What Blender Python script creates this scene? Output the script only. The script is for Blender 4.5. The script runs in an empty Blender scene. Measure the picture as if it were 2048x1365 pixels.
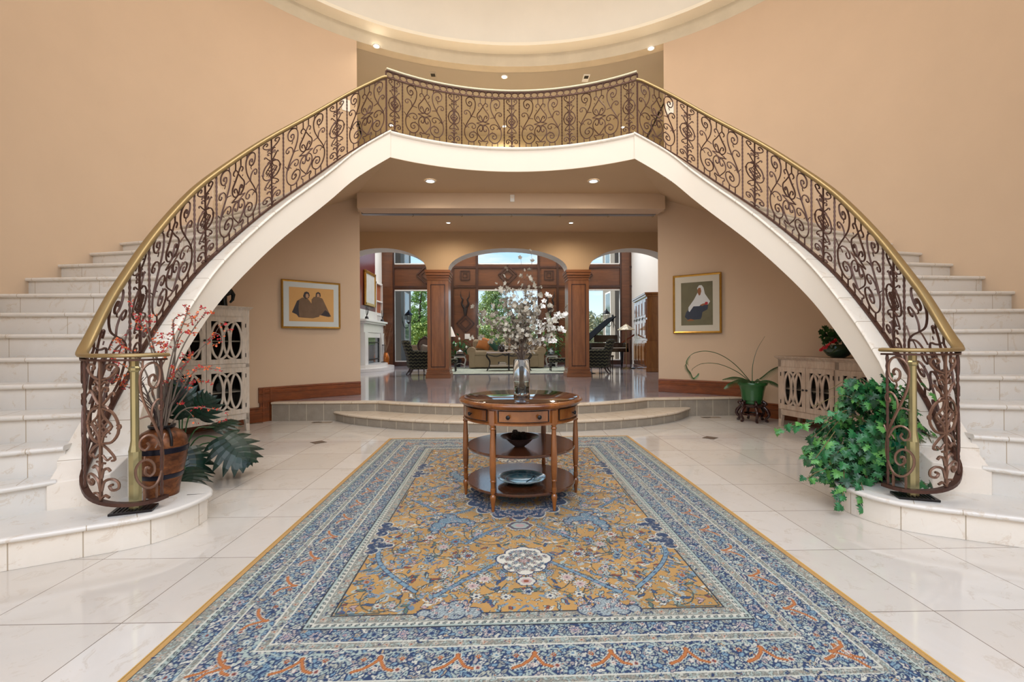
import bpy, bmesh, math, random
import numpy as np
from mathutils import Vector, Matrix
PI = math.pi
C = bpy.context.scene.collection
SC = bpy.context.scene
random.seed(7)

# ------------------------------------------------------------------ helpers
class MB:
    """collects verts / faces, builds ONE mesh object"""
    def __init__(s):
        s.v = []; s.f = []; s.m = []; s.uv = {}; s.mi = 0
    def add(s, vs, fs, uvs=None):
        o = len(s.v); s.v.extend([tuple(p) for p in vs])
        for k, f in enumerate(fs):
            if uvs: s.uv[len(s.f)] = uvs[k]
            s.f.append(tuple(i + o for i in f)); s.m.append(s.mi)
        return s
    def box(s, c, d, rz=0, taper=None):
        cx, cy, cz = c; x, y, z = d[0]/2, d[1]/2, d[2]/2
        t = taper or 1
        P = []
        for zz, k in ((-z, t), (z, 1)):
            for a, b in ((-x, -y), (x, -y), (x, y), (-x, y)):
                a *= k; b *= k
                P.append((cx + a*math.cos(rz) - b*math.sin(rz), cy + a*math.sin(rz) + b*math.cos(rz), cz + zz))
        return s.add(P, [(3,2,1,0),(4,5,6,7),(0,1,5,4),(1,2,6,5),(2,3,7,6),(3,0,4,7)])
    def bx(s, x0, x1, y0, y1, z0, z1):
        return s.box(((x0+x1)/2, (y0+y1)/2, (z0+z1)/2), (abs(x1-x0), abs(y1-y0), abs(z1-z0)))
    def tube(s, pts, r, n=6, closed=False, flat=1.0, cap=True):
        pts = [Vector(p) for p in pts]
        q = [pts[0]]
        for p in pts[1:]:
            if (p-q[-1]).length > 1e-5: q.append(p)
        pts = q; m = len(pts)
        if m < 2: return s
        rs = r if isinstance(r, (list, tuple)) else None
        vs = []; up = None
        for i, p in enumerate(pts):
            a = pts[(i-1) % m] if (closed or i > 0) else p
            b = pts[(i+1) % m] if (closed or i < m-1) else p
            t = (b-a).normalized() if (b-a).length > 1e-9 else Vector((0,0,1))
            if up is None:
                up = Vector((0,0,1)) if abs(t.z) < .9 else Vector((1,0,0))
            side = t.cross(up)
            if side.length < 1e-4: side = t.cross(Vector((0,1,0.3)))
            side.normalize(); u2 = side.cross(t).normalized(); up = u2
            rr = rs[min(int(i*len(rs)/m), len(rs)-1)] if rs else r
            for k in range(n):
                an = 2*PI*k/n + PI/n
                vs.append(p + side*math.cos(an)*rr + u2*math.sin(an)*rr*flat)
        fs = []
        for i in range(m if closed else m-1):
            j = (i+1) % m
            for k in range(n):
                l = (k+1) % n
                fs.append((i*n+k, i*n+l, j*n+l, j*n+k))
        if not closed and cap:
            fs.append(tuple(range(n))[::-1]); fs.append(tuple((m-1)*n+k for k in range(n)))
        return s.add(vs, fs)
    def lathe(s, prof, n=32, c=(0,0,0), sx=1, sy=1, cap=True):
        vs = []; fs = []
        for r, z in prof:
            for k in range(n):
                a = 2*PI*k/n
                vs.append((c[0]+r*math.cos(a)*sx, c[1]+r*math.sin(a)*sy, c[2]+z))
        for i in range(len(prof)-1):
            for k in range(n):
                l = (k+1) % n
                fs.append((i*n+k, i*n+l, (i+1)*n+l, (i+1)*n+k))
        if cap:
            if prof[0][0] > 1e-4: fs.append(tuple(range(n))[::-1])
            if prof[-1][0] > 1e-4: fs.append(tuple((len(prof)-1)*n+k for k in range(n)))
        return s.add(vs, fs)
    def prism(s, poly, z0, z1):
        n = len(poly)
        vs = [(x, y, z0) for x, y in poly] + [(x, y, z1) for x, y in poly]
        fs = [tuple(range(n))[::-1], tuple(range(n, 2*n))] + [(i, (i+1) % n, n+(i+1) % n, n+i) for i in range(n)]
        return s.add(vs, fs)
    def prismM(s, poly, z0, z1, M):
        """prism in local xy/z moved by matrix M"""
        t = MB(); t.prism(poly, z0, z1)
        return s.add([M @ Vector(p) for p in t.v], t.f)
    def strip(s, A, B, u=None):
        """ribbon between two polylines of same length, uv = (arclength, 0..1*height)"""
        n = len(A); vs = [tuple(p) for p in A] + [tuple(p) for p in B]
        L = [0]
        for i in range(1, n): L.append(L[-1] + (Vector(A[i])-Vector(A[i-1])).length)
        fs, uv = [], []
        for i in range(n-1):
            h0 = (Vector(B[i])-Vector(A[i])).length; h1 = (Vector(B[i+1])-Vector(A[i+1])).length
            fs.append((i, i+1, n+i+1, n+i)); uv.append(((L[i],0),(L[i+1],0),(L[i+1],h1),(L[i],h0)))
        return s.add(vs, fs, uv)
    def sweep(s, rings, closed_prof=True, cap=True):
        """rings: list of rings with same count"""
        n = len(rings[0]); m = len(rings); vs = [p for r in rings for p in r]; fs = []; uv = []
        L = [0]
        for i in range(1, m): L.append(L[-1] + (Vector(rings[i][0])-Vector(rings[i-1][0])).length)
        W = [0]
        for k in range(1, n+1): W.append(W[-1] + (Vector(rings[0][k % n])-Vector(rings[0][k-1])).length)
        for i in range(m-1):
            for k in range(n if closed_prof else n-1):
                l = (k+1) % n
                fs.append((i*n+k, i*n+l, (i+1)*n+l, (i+1)*n+k))
                uv.append(((L[i],W[k]),(L[i],W[k+1]),(L[i+1],W[k+1]),(L[i+1],W[k])))
        s.add(vs, fs, uv)
        if cap and closed_prof:
            s.add(rings[0], [tuple(range(n))[::-1]]); s.add(rings[-1], [tuple(range(n))])
        return s
    def sphere(s, c, r, nu=12, nv=8, sc=(1,1,1)):
        vs = []; fs = []
        for i in range(nv+1):
            t = PI*i/nv
            for k in range(nu):
                a = 2*PI*k/nu
                vs.append((c[0]+r*sc[0]*math.sin(t)*math.cos(a), c[1]+r*sc[1]*math.sin(t)*math.sin(a), c[2]+r*sc[2]*math.cos(t)))
        for i in range(nv):
            for k in range(nu):
                l = (k+1) % nu
                fs.append((i*nu+k, (i+1)*nu+k, (i+1)*nu+l, i*nu+l))
        return s.add(vs, fs)
    def merge(s, o, M=None):
        off = len(s.v)
        s.v.extend([tuple(M @ Vector(p)) if M is not None else p for p in o.v])
        for k, f in enumerate(o.f):
            if k in o.uv: s.uv[len(s.f)] = o.uv[k]
            s.f.append(tuple(i+off for i in f)); s.m.append(o.m[k])
        return s
    def build(s, name, mat, parent=None, world=False, smooth=None, mx=1, kind=None, label=None, weld=True, bevel=0, subsurf=0):
        me = bpy.data.meshes.new(name)
        V = [(p[0]*mx, p[1], p[2]) for p in s.v] if mx != 1 else s.v
        if world and parent is not None:
            I = wmat(parent).inverted(); V = [tuple(I @ Vector(p)) for p in V]
        me.from_pydata(V, [], s.f)
        for m in (mat if isinstance(mat, (list, tuple)) else [mat]): me.materials.append(m)
        if s.uv:
            ul = me.uv_layers.new(name='UVMap')
            for fi, uv in s.uv.items():
                p = me.polygons[fi]
                for k, li in enumerate(p.loop_indices): ul.data[li].uv = uv[k]
        me.polygons.foreach_set('material_index', s.m)
        bm = bmesh.new(); bm.from_mesh(me)
        if weld: bmesh.ops.remove_doubles(bm, verts=bm.verts, dist=1e-5)
        bmesh.ops.recalc_face_normals(bm, faces=bm.faces)
        bm.to_mesh(me); bm.free()
        if smooth is not None:
            me.shade_smooth(); me.set_sharp_from_angle(angle=math.radians(smooth))
        o = bpy.data.objects.new(name, me); C.objects.link(o)
        if parent is not None: o.parent = parent
        if kind: o['kind'] = kind
        if label: o['label'] = label
        if bevel:
            b = o.modifiers.new('bevel', 'BEVEL'); b.width = bevel; b.segments = 2; b.limit_method = 'ANGLE'; b.angle_limit = math.radians(40)
        if subsurf:
            b = o.modifiers.new('sub', 'SUBSURF'); b.levels = subsurf; b.render_levels = subsurf
        return o

def wmat(o):
    return Matrix.Translation(o.location) @ o.rotation_euler.to_matrix().to_4x4()
def thing(name, label, cat, loc=(0,0,0), rz=0, group=None):
    o = bpy.data.objects.new(name, None); C.objects.link(o); o.empty_display_size = .1
    o.location = loc; o.rotation_euler = (0,0,rz); o['label'] = label; o['category'] = cat
    if group: o['group'] = group
    return o
def tag(o, label, cat, group=None):
    o['label'] = label; o['category'] = cat
    if group: o['group'] = group
    return o
def dup(root, loc, rz, label=None, group=None):
    r = root.copy(); C.objects.link(r); r.location = loc; r.rotation_euler = (0,0,rz)
    if label: r['label'] = label
    if group: r['group'] = group
    for ch in list(root.children):
        c = ch.copy(); C.objects.link(c); c.parent = r
        for g in list(ch.children):
            d = g.copy(); C.objects.link(d); d.parent = c
    return r
def crom(P, k=4, closed=False):
    """Catmull-Rom through points of any dimension"""
    P = [np.array(p, float) for p in P]; n = len(P); out = []
    rng = range(n if closed else n-1)
    for i in rng:
        a = P[(i-1) % n] if (closed or i > 0) else 2*P[0]-P[1]
        b = P[i]; c = P[(i+1) % n]
        d = P[(i+2) % n] if (closed or i < n-2) else 2*P[-1]-P[-2]
        for j in range(k):
            t = j/k
            out.append(tuple(.5*((2*b)+(-a+c)*t+(2*a-5*b+4*c-d)*t*t+(-a+3*b-3*c+d)*t**3)))
    if not closed: out.append(tuple(P[-1]))
    return out
def resample(P, n):
    P = np.array(P, float); d = np.r_[0, np.cumsum(np.linalg.norm(np.diff(P[:, :2], axis=0), axis=1))]
    s = np.linspace(0, d[-1], n)
    return np.stack([np.interp(s, d, P[:, k]) for k in range(P.shape[1])], 1)

# ------------------------------------------------------------------ materials
class NT:
    def __init__(s, name):
        s.m = bpy.data.materials.new(name); s.m.use_nodes = True
        s.t = s.m.node_tree; s.n = s.t.nodes; s.l = s.t.links; s.b = s.n['Principled BSDF']
    def N(s, typ, **kw):
        x = s.n.new(typ)
        for k, v in kw.items():
            if k.startswith('i_'):
                x.inputs[k[2:].replace('_', ' ')].default_value = v
            else: setattr(x, k, v)
        return x
    def L(s, a, b): s.l.new(a, b)
    def coord(s, which='Object', scale=(1,1,1), rot=(0,0,0), loc=(0,0,0)):
        tc = s.N('ShaderNodeTexCoord'); mp = s.N('ShaderNodeMapping')
        mp.inputs['Scale'].default_value = scale; mp.inputs['Rotation'].default_value = rot; mp.inputs['Location'].default_value = loc
        s.L(tc.outputs[which], mp.inputs['Vector']); return mp.outputs['Vector']
    def worldpos(s, scale=(1,1,1), rot=(0,0,0), loc=(0,0,0)):
        g = s.N('ShaderNodeNewGeometry'); mp = s.N('ShaderNodeMapping')
        mp.inputs['Scale'].default_value = scale; mp.inputs['Rotation'].default_value = rot; mp.inputs['Location'].default_value = loc
        s.L(g.outputs['Position'], mp.inputs['Vector']); return mp.outputs['Vector']
    def noise(s, vec, scale=5, detail=4, rough=.6, dist=0):
        x = s.N('ShaderNodeTexNoise'); x.inputs['Scale'].default_value = scale; x.inputs['Detail'].default_value = detail
        x.inputs['Roughness'].default_value = rough; x.inputs['Distortion'].default_value = dist
        if vec is not None: s.L(vec, x.inputs['Vector'])
        return x.outputs['Fac']
    def ramp(s, fac, stops):
        r = s.N('ShaderNodeValToRGB'); e = r.color_ramp.elements
        while len(e) < len(stops): e.new(.5)
        for k, (p, c) in enumerate(stops):
            e[k].position = p; e[k].color = (c[0], c[1], c[2], 1) if not isinstance(c, (int, float)) else (c, c, c, 1)
        s.L(fac, r.inputs['Fac']); return r.outputs['Color']
    def mix(s, fac, a, b, mode='MIX'):
        x = s.N('ShaderNodeMix', data_type='RGBA', blend_type=mode)
        for inp, v in ((x.inputs[0], fac), (x.inputs[6], a), (x.inputs[7], b)):
            if isinstance(v, (int, float)): inp.default_value = v
            elif isinstance(v, (tuple, list)): inp.default_value = (v[0], v[1], v[2], 1)
            else: s.L(v, inp)
        return x.outputs[2]
    def math(s, op, a, b=None):
        x = s.N('ShaderNodeMath', operation=op)
        for k, v in enumerate((a, b)):
            if v is None: continue
            if isinstance(v, (int, float)): x.inputs[k].default_value = v
            else: s.L(v, x.inputs[k])
        return x.outputs[0]
    def sep(s, vec):
        x = s.N('ShaderNodeSeparateXYZ'); s.L(vec, x.inputs[0]); return x.outputs
    def bump(s, h, strength=.2, dist=.01):
        x = s.N('ShaderNodeBump'); x.inputs['Strength'].default_value = strength; x.inputs['Distance'].default_value = dist
        s.L(h, x.inputs['Height']); s.L(x.outputs[0], s.b.inputs['Normal'])
    def base(s, c, rough=.5, metal=0, spec=.5, coat=0):
        if isinstance(c, (tuple, list)): s.b.inputs['Base Color'].default_value = (c[0], c[1], c[2], 1)
        else: s.L(c, s.b.inputs['Base Color'])
        if isinstance(rough, (int, float)): s.b.inputs['Roughness'].default_value = rough
        else: s.L(rough, s.b.inputs['Roughness'])
        s.b.inputs['Metallic'].default_value = metal
        s.b.inputs['Specular IOR Level'].default_value = spec
        s.b.inputs['Coat Weight'].default_value = coat; s.b.inputs['Coat Roughness'].default_value = .08
        return s.m
def rgb(r, g, b):
    f = lambda c: ((c/255)/12.92 if c/255 <= .04045 else (((c/255)+.055)/1.055)**2.4)
    return (f(r), f(g), f(b))
def simple(name, c, rough=.5, metal=0, spec=.5, coat=0, var=.0, scale=8, bump=0):
    t = NT(name)
    if var:
        n = t.noise(t.coord(), scale, 5)
        col = t.mix(n, tuple(x*(1-var) for x in c), tuple(min(1, x*(1+var)) for x in c))
    else: col = c
    t.base(col, rough, metal, spec, coat)
    if bump: t.bump(t.noise(t.coord(), scale*6, 4), bump, .004)
    return t.m
def wood(name, c1, c2, scale=(1,1,.12), freq=9, rough=.32, coat=.25, knots=True):
    t = NT(name); v = t.coord(scale=scale)
    n = t.noise(v, freq, 6, .65, .6); n2 = t.noise(v, freq*4.5, 3, .6, .2)
    col = t.mix(t.ramp(n, [(.3, 0), (.7, 1)]), c1, c2)
    col = t.mix(t.ramp(n2, [(.35, 0), (.8, .55)]), col, tuple(x*.45 for x in c1))
    if knots:
        k = t.noise(t.coord(), 2.6, 2, .5, 1.2)
        col = t.mix(t.ramp(k, [(.66, 0), (.74, .7)]), col, tuple(x*.3 for x in c1))
    return t.base(col, rough, 0, .5, coat)
def paint(name, c, var=.05, rough=.7, scale=1.6, bump=.12):
    t = NT(name); v = t.worldpos()
    n = t.noise(v, scale, 3)
    t.base(t.mix(n, tuple(x*(1-var) for x in c), tuple(x*(1+var) for x in c)), rough, 0, .25)
    t.bump(t.noise(v, 45, 4), bump, .003)
    return t.m
M = {}
M['wall'] = paint('tan_paint', rgb(208, 180, 152), .05)
M['hall'] = paint('hall_paint', rgb(206, 176, 140), .04)
M['grey'] = paint('grey_paint', rgb(176, 164, 146), .04)
M['olive'] = paint('upper_hall_paint', rgb(196, 176, 138), .04)
M['cream'] = paint('cream_paint', rgb(238, 228, 214), .02)
M['white_paint'] = paint('white_paint', rgb(226, 224, 220), .02)
M['plaster'] = paint('mottled_plaster', rgb(206, 192, 168), .14, .6, 3.0)
M['dome'] = paint('dome_plaster', rgb(238, 230, 216), .05, .6, 1.5)
M['ledge'] = paint('ledge_paint', rgb(246, 236, 216), .02)

def marble(name, c, vein, joint, mode, rough=.12, scale=1.0, cell=.608, rot=0, off=(0,0), jw=.006, spec=.5):
    t = NT(name); p = t.worldpos()
    n = t.noise(p, 1.3*scale, 8, .7, 2.2); n2 = t.noise(p, 7*scale, 6, .7, 1.0)
    col = t.mix(t.ramp(n, [(.30, 0), (.5, .5), (.75, 1)]), c, tuple(x*k for x, k in zip(c, (.93, .91, .88))))
    col = t.mix(t.ramp(n2, [(.57, 0), (.615, .6), (.66, 0)]), col, vein)
    if mode == 'grid':
        q = t.worldpos(rot=(0,0,rot), loc=(off[0], off[1], 0)); sx = t.sep(q)
        m = []; ids = []
        for k in (0, 1):
            d = t.math('DIVIDE', sx[k], cell)
            fr = t.math('FRACT', t.math('ADD', d, 100.0))
            e = t.math('MINIMUM', fr, t.math('SUBTRACT', 1.0, fr))
            m.append(t.math('LESS_THAN', e, jw/cell/2)); ids.append(t.math('FLOOR', t.math('ADD', d, 100.0)))
        j = t.math('MAXIMUM', m[0], m[1])
        cmb = t.N('ShaderNodeCombineXYZ'); t.L(ids[0], cmb.inputs[0]); t.L(ids[1], cmb.inputs[1])
        wn = t.N('ShaderNodeTexWhiteNoise'); t.L(cmb.outputs[0], wn.inputs['Vector'])
        col = t.mix(t.math('MULTIPLY', wn.outputs['Value'], .55), col, tuple(x*k for x, k in zip(c, (.80, .75, .69))))
        col = t.mix(j, col, joint)
    elif mode == 'radial':
        sx = t.sep(p)
        r = t.math('SQRT', t.math('ADD', t.math('POWER', sx[0], 2.0), t.math('POWER', sx[1], 2.0)))
        row = t.math('FLOOR', t.math('DIVIDE', t.math('ADD', sx[2], .001), .18864))
        wn = t.N('ShaderNodeTexWhiteNoise', noise_dimensions='1D'); t.L(row, wn.inputs['W'])
        rr = t.math('ADD', r, wn.outputs['Value'])
        d = t.math('DIVIDE', rr, .66); fr = t.math('FRACT', d)
        j = t.math('LESS_THAN', fr, .007)
        col = t.mix(t.math('MULTIPLY', t.math('FRACT', t.math('MULTIPLY', t.math('FLOOR', d), .37)), .35), col, tuple(x*k for x, k in zip(c, (.90, .87, .82))))
        col = t.mix(j, col, joint)
    elif mode == 'uv':
        uvn = t.N('ShaderNodeTexCoord'); sx = t.sep(uvn.outputs['UV'])
        fr = t.math('FRACT', t.math('DIVIDE', sx[0], cell))
        col = t.mix(t.math('LESS_THAN', fr, jw/cell), col, joint)
    t.base(col, rough, 0, spec)
    return t.m
cream = rgb(228, 224, 219)
M['stair'] = marble('cream_marble_stair', cream, rgb(200, 180, 155), rgb(176, 160, 138), 'radial', .16)
M['curb'] = marble('cream_marble_slab', rgb(238, 229, 218), rgb(214, 196, 176), rgb(180, 165, 145), 'plain', .2)
M['curbjoint'] = marble('cream_marble_jointed', rgb(238, 230, 219), rgb(214, 196, 176), rgb(178, 163, 143), 'uv', .18, cell=.31, jw=.006)
M['floor'] = marble('cream_marble_floor', rgb(219, 212, 204), rgb(196, 182, 166), rgb(128, 114, 102), 'grid', .07, cell=.608, rot=.015, off=(.035, .987), jw=.0042)
M['nosing'] = marble('cream_marble_nosing', rgb(216, 200, 180), rgb(190, 168, 140), rgb(160, 140, 120), 'uv', .2, cell=.42, jw=.006)
# darker veined marble of the raised hall floor
t = NT('grey_veined_marble'); p = t.worldpos(rot=(0,0,.6), scale=(1,3.2,1)); n = t.noise(p, .9, 9, .72, 2.0)
col = t.ramp(n, [(.25, rgb(108, 106, 114)), (.45, rgb(162, 160, 170)), (.6, rgb(184, 182, 190)), (.8, rgb(128, 124, 134))])
q = t.sep(t.worldpos(rot=(0,0,0)))
js = []
for k in (0, 1):
    fr = t.math('FRACT', t.math('DIVIDE', t.math('ADD', q[k], 50.3), .608)); js.append(t.math('LESS_THAN', fr, .012))
col = t.mix(t.math('MAXIMUM', js[0], js[1]), col, rgb(88, 80, 78))
M['hallfloor'] = t.base(col, .1, 0, 1.0, .6)
# speckled riser stone, uv joints
t = NT('speckled_brown_stone'); uvn = t.N('ShaderNodeTexCoord'); sx = t.sep(uvn.outputs['UV'])
n = t.noise(t.worldpos(), 60, 5, .75); n2 = t.noise(t.worldpos(), 9, 4)
col = t.mix(n2, rgb(138, 127, 114), rgb(166, 155, 140)); col = t.mix(t.ramp(n, [(.6, 0), (.68, .7)]), col, rgb(196, 184, 160))
fr = t.math('FRACT', t.math('DIVIDE', sx[0], .27)); col = t.mix(t.math('LESS_THAN', fr, .03), col, rgb(200, 188, 166))
M['stone'] = t.base(col, .45)
M['cherry'] = wood('cherry_wood', rgb(160, 102, 60), rgb(116, 68, 38))
M['cherryh'] = wood('cherry_wood_horizontal', rgb(154, 96, 56), rgb(110, 64, 36), scale=(.12,1,1))
M['cherryw'] = wood('dark_cherry_wall', rgb(120, 72, 42), rgb(84, 48, 28), scale=(.12,1,1))
M['cherryd'] = wood('cherry_molding', rgb(72, 36, 22), rgb(50, 24, 15))
M['baseb'] = wood('baseboard_wood', rgb(146, 76, 34), rgb(100, 48, 20), scale=(.3,.3,1), rough=.3)
M['tablew'] = wood('table_wood', rgb(160, 96, 42), rgb(94, 48, 20), scale=(.6,.6,.25), freq=7, rough=.22, coat=.5, knots=False)
M['tabled'] = wood('table_wood_dark', rgb(74, 40, 24), rgb(46, 26, 16), scale=(.15,1,1), freq=7, rough=.05, coat=1.0, knots=False)
M['shelfw'] = wood('table_shelf_wood', rgb(96, 50, 26), rgb(60, 30, 16), scale=(.15,1,1), freq=7, rough=.2, coat=1.0, knots=False)
M['whitewash'] = wood('whitewashed_wood', rgb(228, 218, 206), rgb(206, 188, 168), scale=(1,1,.2), freq=10, rough=.65, coat=0, knots=False)
M['pinkwash'] = wood('pink_washed_wood', rgb(206, 184, 164), rgb(178, 150, 128), scale=(1,1,.2), freq=10, rough=.65, coat=0, knots=False)
M['armoire'] = wood('armoire_wood', rgb(150, 92, 38), rgb(112, 62, 22), rough=.2, coat=.6)
M['brass'] = simple('aged_brass', rgb(164, 142, 100), .42, .75, .5, var=.15, scale=3)
M['creamrail'] = simple('cream_metal_rail', rgb(214, 204, 176), .4, .2)
M['brasspost'] = simple('pale_brass', rgb(178, 170, 128), .36, .8, .5, var=.12, scale=3)
M['iron'] = simple('brown_wrought_iron', rgb(84, 58, 50), .42, .55, .5, var=.25, scale=30)
M['ironl'] = simple('worn_wrought_iron', rgb(128, 98, 82), .4, .6, .5, var=.3, scale=25)
M['dark'] = simple('blackened_metal', rgb(34, 32, 34), .35, .5)
M['black'] = simple('black_lacquer', rgb(16, 14, 18), .12, 0, .6, .6)
M['soil'] = simple('soil', rgb(50, 38, 28), .9)
M['white'] = simple('white_plastic', rgb(238, 236, 230), .4)
def glassmat(name, tint, gloss=.12, rough=.02):
    t = NT(name); t.n.remove(t.b)
    out = [x for x in t.n if x.type == 'OUTPUT_MATERIAL'][0]
    tr = t.N('ShaderNodeBsdfTransparent'); tr.inputs[0].default_value = (*tint, 1)
    gl = t.N('ShaderNodeBsdfGlossy'); gl.inputs['Roughness'].default_value = rough; gl.inputs[0].default_value = (1,1,1,1)
    fr = t.N('ShaderNodeLayerWeight'); fr.inputs['Blend'].default_value = gloss
    mx = t.N('ShaderNodeMixShader'); t.L(fr.outputs['Fresnel'], mx.inputs[0]); t.L(tr.outputs[0], mx.inputs[1]); t.L(gl.outputs[0], mx.inputs[2])
    t.L(mx.outputs[0], out.inputs['Surface']); return t.m
M['pane'] = glassmat('window_glass', (.97,.98,.98), .05)
M['panel'] = glassmat('clear_panel', (.97,.95,.88), .25)
M['cabglass'] = glassmat('cabinet_glass', (.8,.8,.78), .15)
def emit(name, c, s):
    t = NT(name); t.n.remove(t.b); out = [x for x in t.n if x.type == 'OUTPUT_MATERIAL'][0]
    e = t.N('ShaderNodeEmission'); e.inputs[0].default_value = (*c, 1); e.inputs[1].default_value = s
    t.L(e.outputs[0], out.inputs['Surface']); return t.m
M['lamp'] = emit('lamp_glow', (1, .93, .8), 14)
def leafmat(name, c1, c2, rough=.35):
    t = NT(name); n = t.noise(t.coord(), 9, 3)
    t.base(t.mix(t.ramp(n, [(.35, 0), (.65, 1)]), c1, c2), rough, 0, .5); return t.m
# ------------------------------------------------------------------ the round foyer
EA, EB = 4.84, 4.08
def ell(t, off=0.0):
    a = math.radians(t); x, y = EA*math.cos(a), EB*math.sin(a)
    nx, ny = math.cos(a)/EA, math.sin(a)/EB; l = math.hypot(nx, ny)
    return (x + nx/l*off, y + ny/l*off)
ZR = 6.63; ZL = .30
def arcwall(name, t0, t1, z0, z1, mat, th=.22, n=40, off=0, kind='structure', parent=None, smooth=30):
    m = MB(); rings = []
    for i in range(n+1):
        t = t0+(t1-t0)*i/n; p = ell(t, off); q = ell(t, off+th)
        rings.append([(p[0],p[1],z0),(q[0],q[1],z0),(q[0],q[1],z1),(p[0],p[1],z1)])
    m.sweep(rings)
    return m.build(name, mat, parent, kind=kind, smooth=smooth)
TJ = 56.1
wl = MB()
def arcadd(m, t0, t1, z0, z1, th=.22, n=40, off=0):
    rings = []
    for i in range(n+1):
        t = t0+(t1-t0)*i/n; p = ell(t, off); q = ell(t, off+th)
        rings.append([(p[0],p[1],z0),(q[0],q[1],z0),(q[0],q[1],z1),(p[0],p[1],z1)])
    m.sweep(rings)
m = MB(); arcadd(m, -48, TJ, -.05, 3.57); arcadd(m, -48, 54.6, 3.57, ZR); m.build('wall_right', M['wall'], kind='structure', smooth=30)
m = MB(); arcadd(m, 180-TJ, 228, -.05, 3.57); arcadd(m, 180-55.7, 228, 3.57, ZR); m.build('wall_left', M['wall'], kind='structure', smooth=30)
# plaster ring, ledge and dome
arcwall('trim_1', 0, 360, ZR, 6.95, M['plaster'], th=.25, n=96)
m = MB(); A = []; B = []; A2 = []; B2 = []
for i in range(97):
    t = 360*i/96; p = ell(t, 0.01); q = ell(t, -.27)
    A.append((*p, 6.87)); B.append((*q, 6.87)); A2.append((*p, 6.93)); B2.append((*q, 6.93))
m.sweep([[A[i], B[i], B2[i], A2[i]] for i in range(97)], cap=False); m.build('trim_2', M['ledge'], kind='structure', smooth=30)
m = MB(); rings = []
for j in range(13):
    a = (PI/2)*j/12; k = math.cos(a)
    rings.append([( (EA-.2)*k*math.cos(2*PI*i/96), (EB-.2)*k*math.sin(2*PI*i/96), 6.93+1.7*math.sin(a)) for i in range(96)])
for j in range(12):
    m.add(rings[j]+rings[j+1], [(i, (i+1) % 96, 96+(i+1) % 96, 96+i) for i in range(96)])
m.build('ceiling_1', M['dome'], kind='structure', smooth=60)
# floor of the foyer (runs out to the front door side)
m = MB(); m.bx(-6.4, 6.4, -7.5, 4.3, -.1, 0); m.build('floor_1', M['floor'], kind='structure')
for x, y in ((-2.455, .845), (2.44, .82), (-4.35, 1.9)):
    m = MB(); s = .105; m.prism([(x-s,y),(x,y-s*.9),(x+s,y),(x,y+s*.9)], .0005, .0035)
    m.build('trim_7', simple('dark_marble_inset', rgb(96, 84, 74), .2), kind='structure')
m = MB(); m.bx(-6.4, 6.4, -7.5, -7.3, 0, 2.5); m.build('wall_front_unseen', M['wall'], kind='structure')  # unseen low wall behind the camera, added to shade low sky light
# ---- raised hall floor with rounded step
def nosed(name, front, back, z, th=.035, mat=None, nose=.03):
    pass
edge = [(-3.80, 2.43), (-2.13, 2.40), (-1.72, 2.21), (-1.15, 2.0), (-.6, 1.875), (0, 1.83), (.6, 1.86), (1.2, 1.965), (1.78, 2.19), (2.17, 2.44), (3.82, 2.50)]
arc = crom(edge[1:-1], 5); front = [edge[0]] + arc + [edge[-1]]
def polystrip(m, pts, z0, z1, off=0):
    A = [(x, y+off, z0) for x, y in pts]; B = [(x, y+off, z1) for x, y in pts]; m.strip(A, B)
def nose(m, pts, z, r=.018, out=.028):
    rings = []
    n = len(pts)
    for i in range(n):
        a = Vector(pts[max(i-1, 0)]); b = Vector(pts[min(i+1, n-1)]); t = (b-a).normalized(); nx, ny = t.y, -t.x
        ring = []
        for k in range(9):
            an = PI/2 + PI*k/8
            ring.append((pts[i][0] + nx*(out - r - r*math.cos(an)*1.2), pts[i][1] + ny*(out - r - r*math.cos(an)*1.2), z - r + r*math.sin(an)))
        ring += [(pts[i][0]-nx*.12, pts[i][1]-ny*.12, z-2*r), (pts[i][0]-nx*.12, pts[i][1]-ny*.12, z)]
        rings.append(ring)
    m.sweep(rings)
m = MB(); polystrip(m, front, 0, .265); m.build('trim_3', M['stone'], kind='structure')
m = MB(); nose(m, front, ZL); m.build('trim_4', M['nosing'], kind='structure', smooth=50)
hall = [(x, y+.1) for x, y in front] + [(4.4, 2.6), (5.2, 3.2), (5.2, 13.2), (-5.2, 13.2), (-5.2, 3.2), (-4.4, 2.6)]
m = MB(); m.prism(hall, ZL-.06, ZL-.002); m.build('floor_2', M['hallfloor'], kind='structure')
st = thing('curved_step', 'low curved cream marble step with speckled stone riser before the raised hall', 'step', (0, 1.9, 0))
low = [(-2.80, 2.40), (-2.5, 2.12), (-2.05, 1.84), (-1.55, 1.6), (-1.05, 1.44), (-.5, 1.345), (0, 1.31), (.55, 1.32), (1.2, 1.42), (1.7, 1.575), (2.1, 1.76), (2.5, 2.04), (2.85, 2.44)]
lowc = crom(low, 4)
m = MB(); polystrip(m, lowc, 0.001, .12); m.build('riser', M['stone'], st, world=True)
m = MB(); nose(m, lowc, .15); m.build('nosing', M['nosing'], st, world=True, smooth=50)
top = [(x, y+.03) for x, y in lowc] + [(2.17, 2.44)] + [(x, y) for x, y in reversed(arc)] + [(-2.13, 2.4)]
bmv = MB(); T = resample(np.array([(x, y+.05, .148) for x, y in lowc]), 40); U = resample(np.array([(x, y-.001, .148) for x, y in ([(-2.7,2.42)]+arc+[(2.75,2.47)])]), 40)
bmv.strip([tuple(p) for p in T], [tuple(p) for p in U]); bmv.build('tread', M['nosing'], st, world=True)
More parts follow.
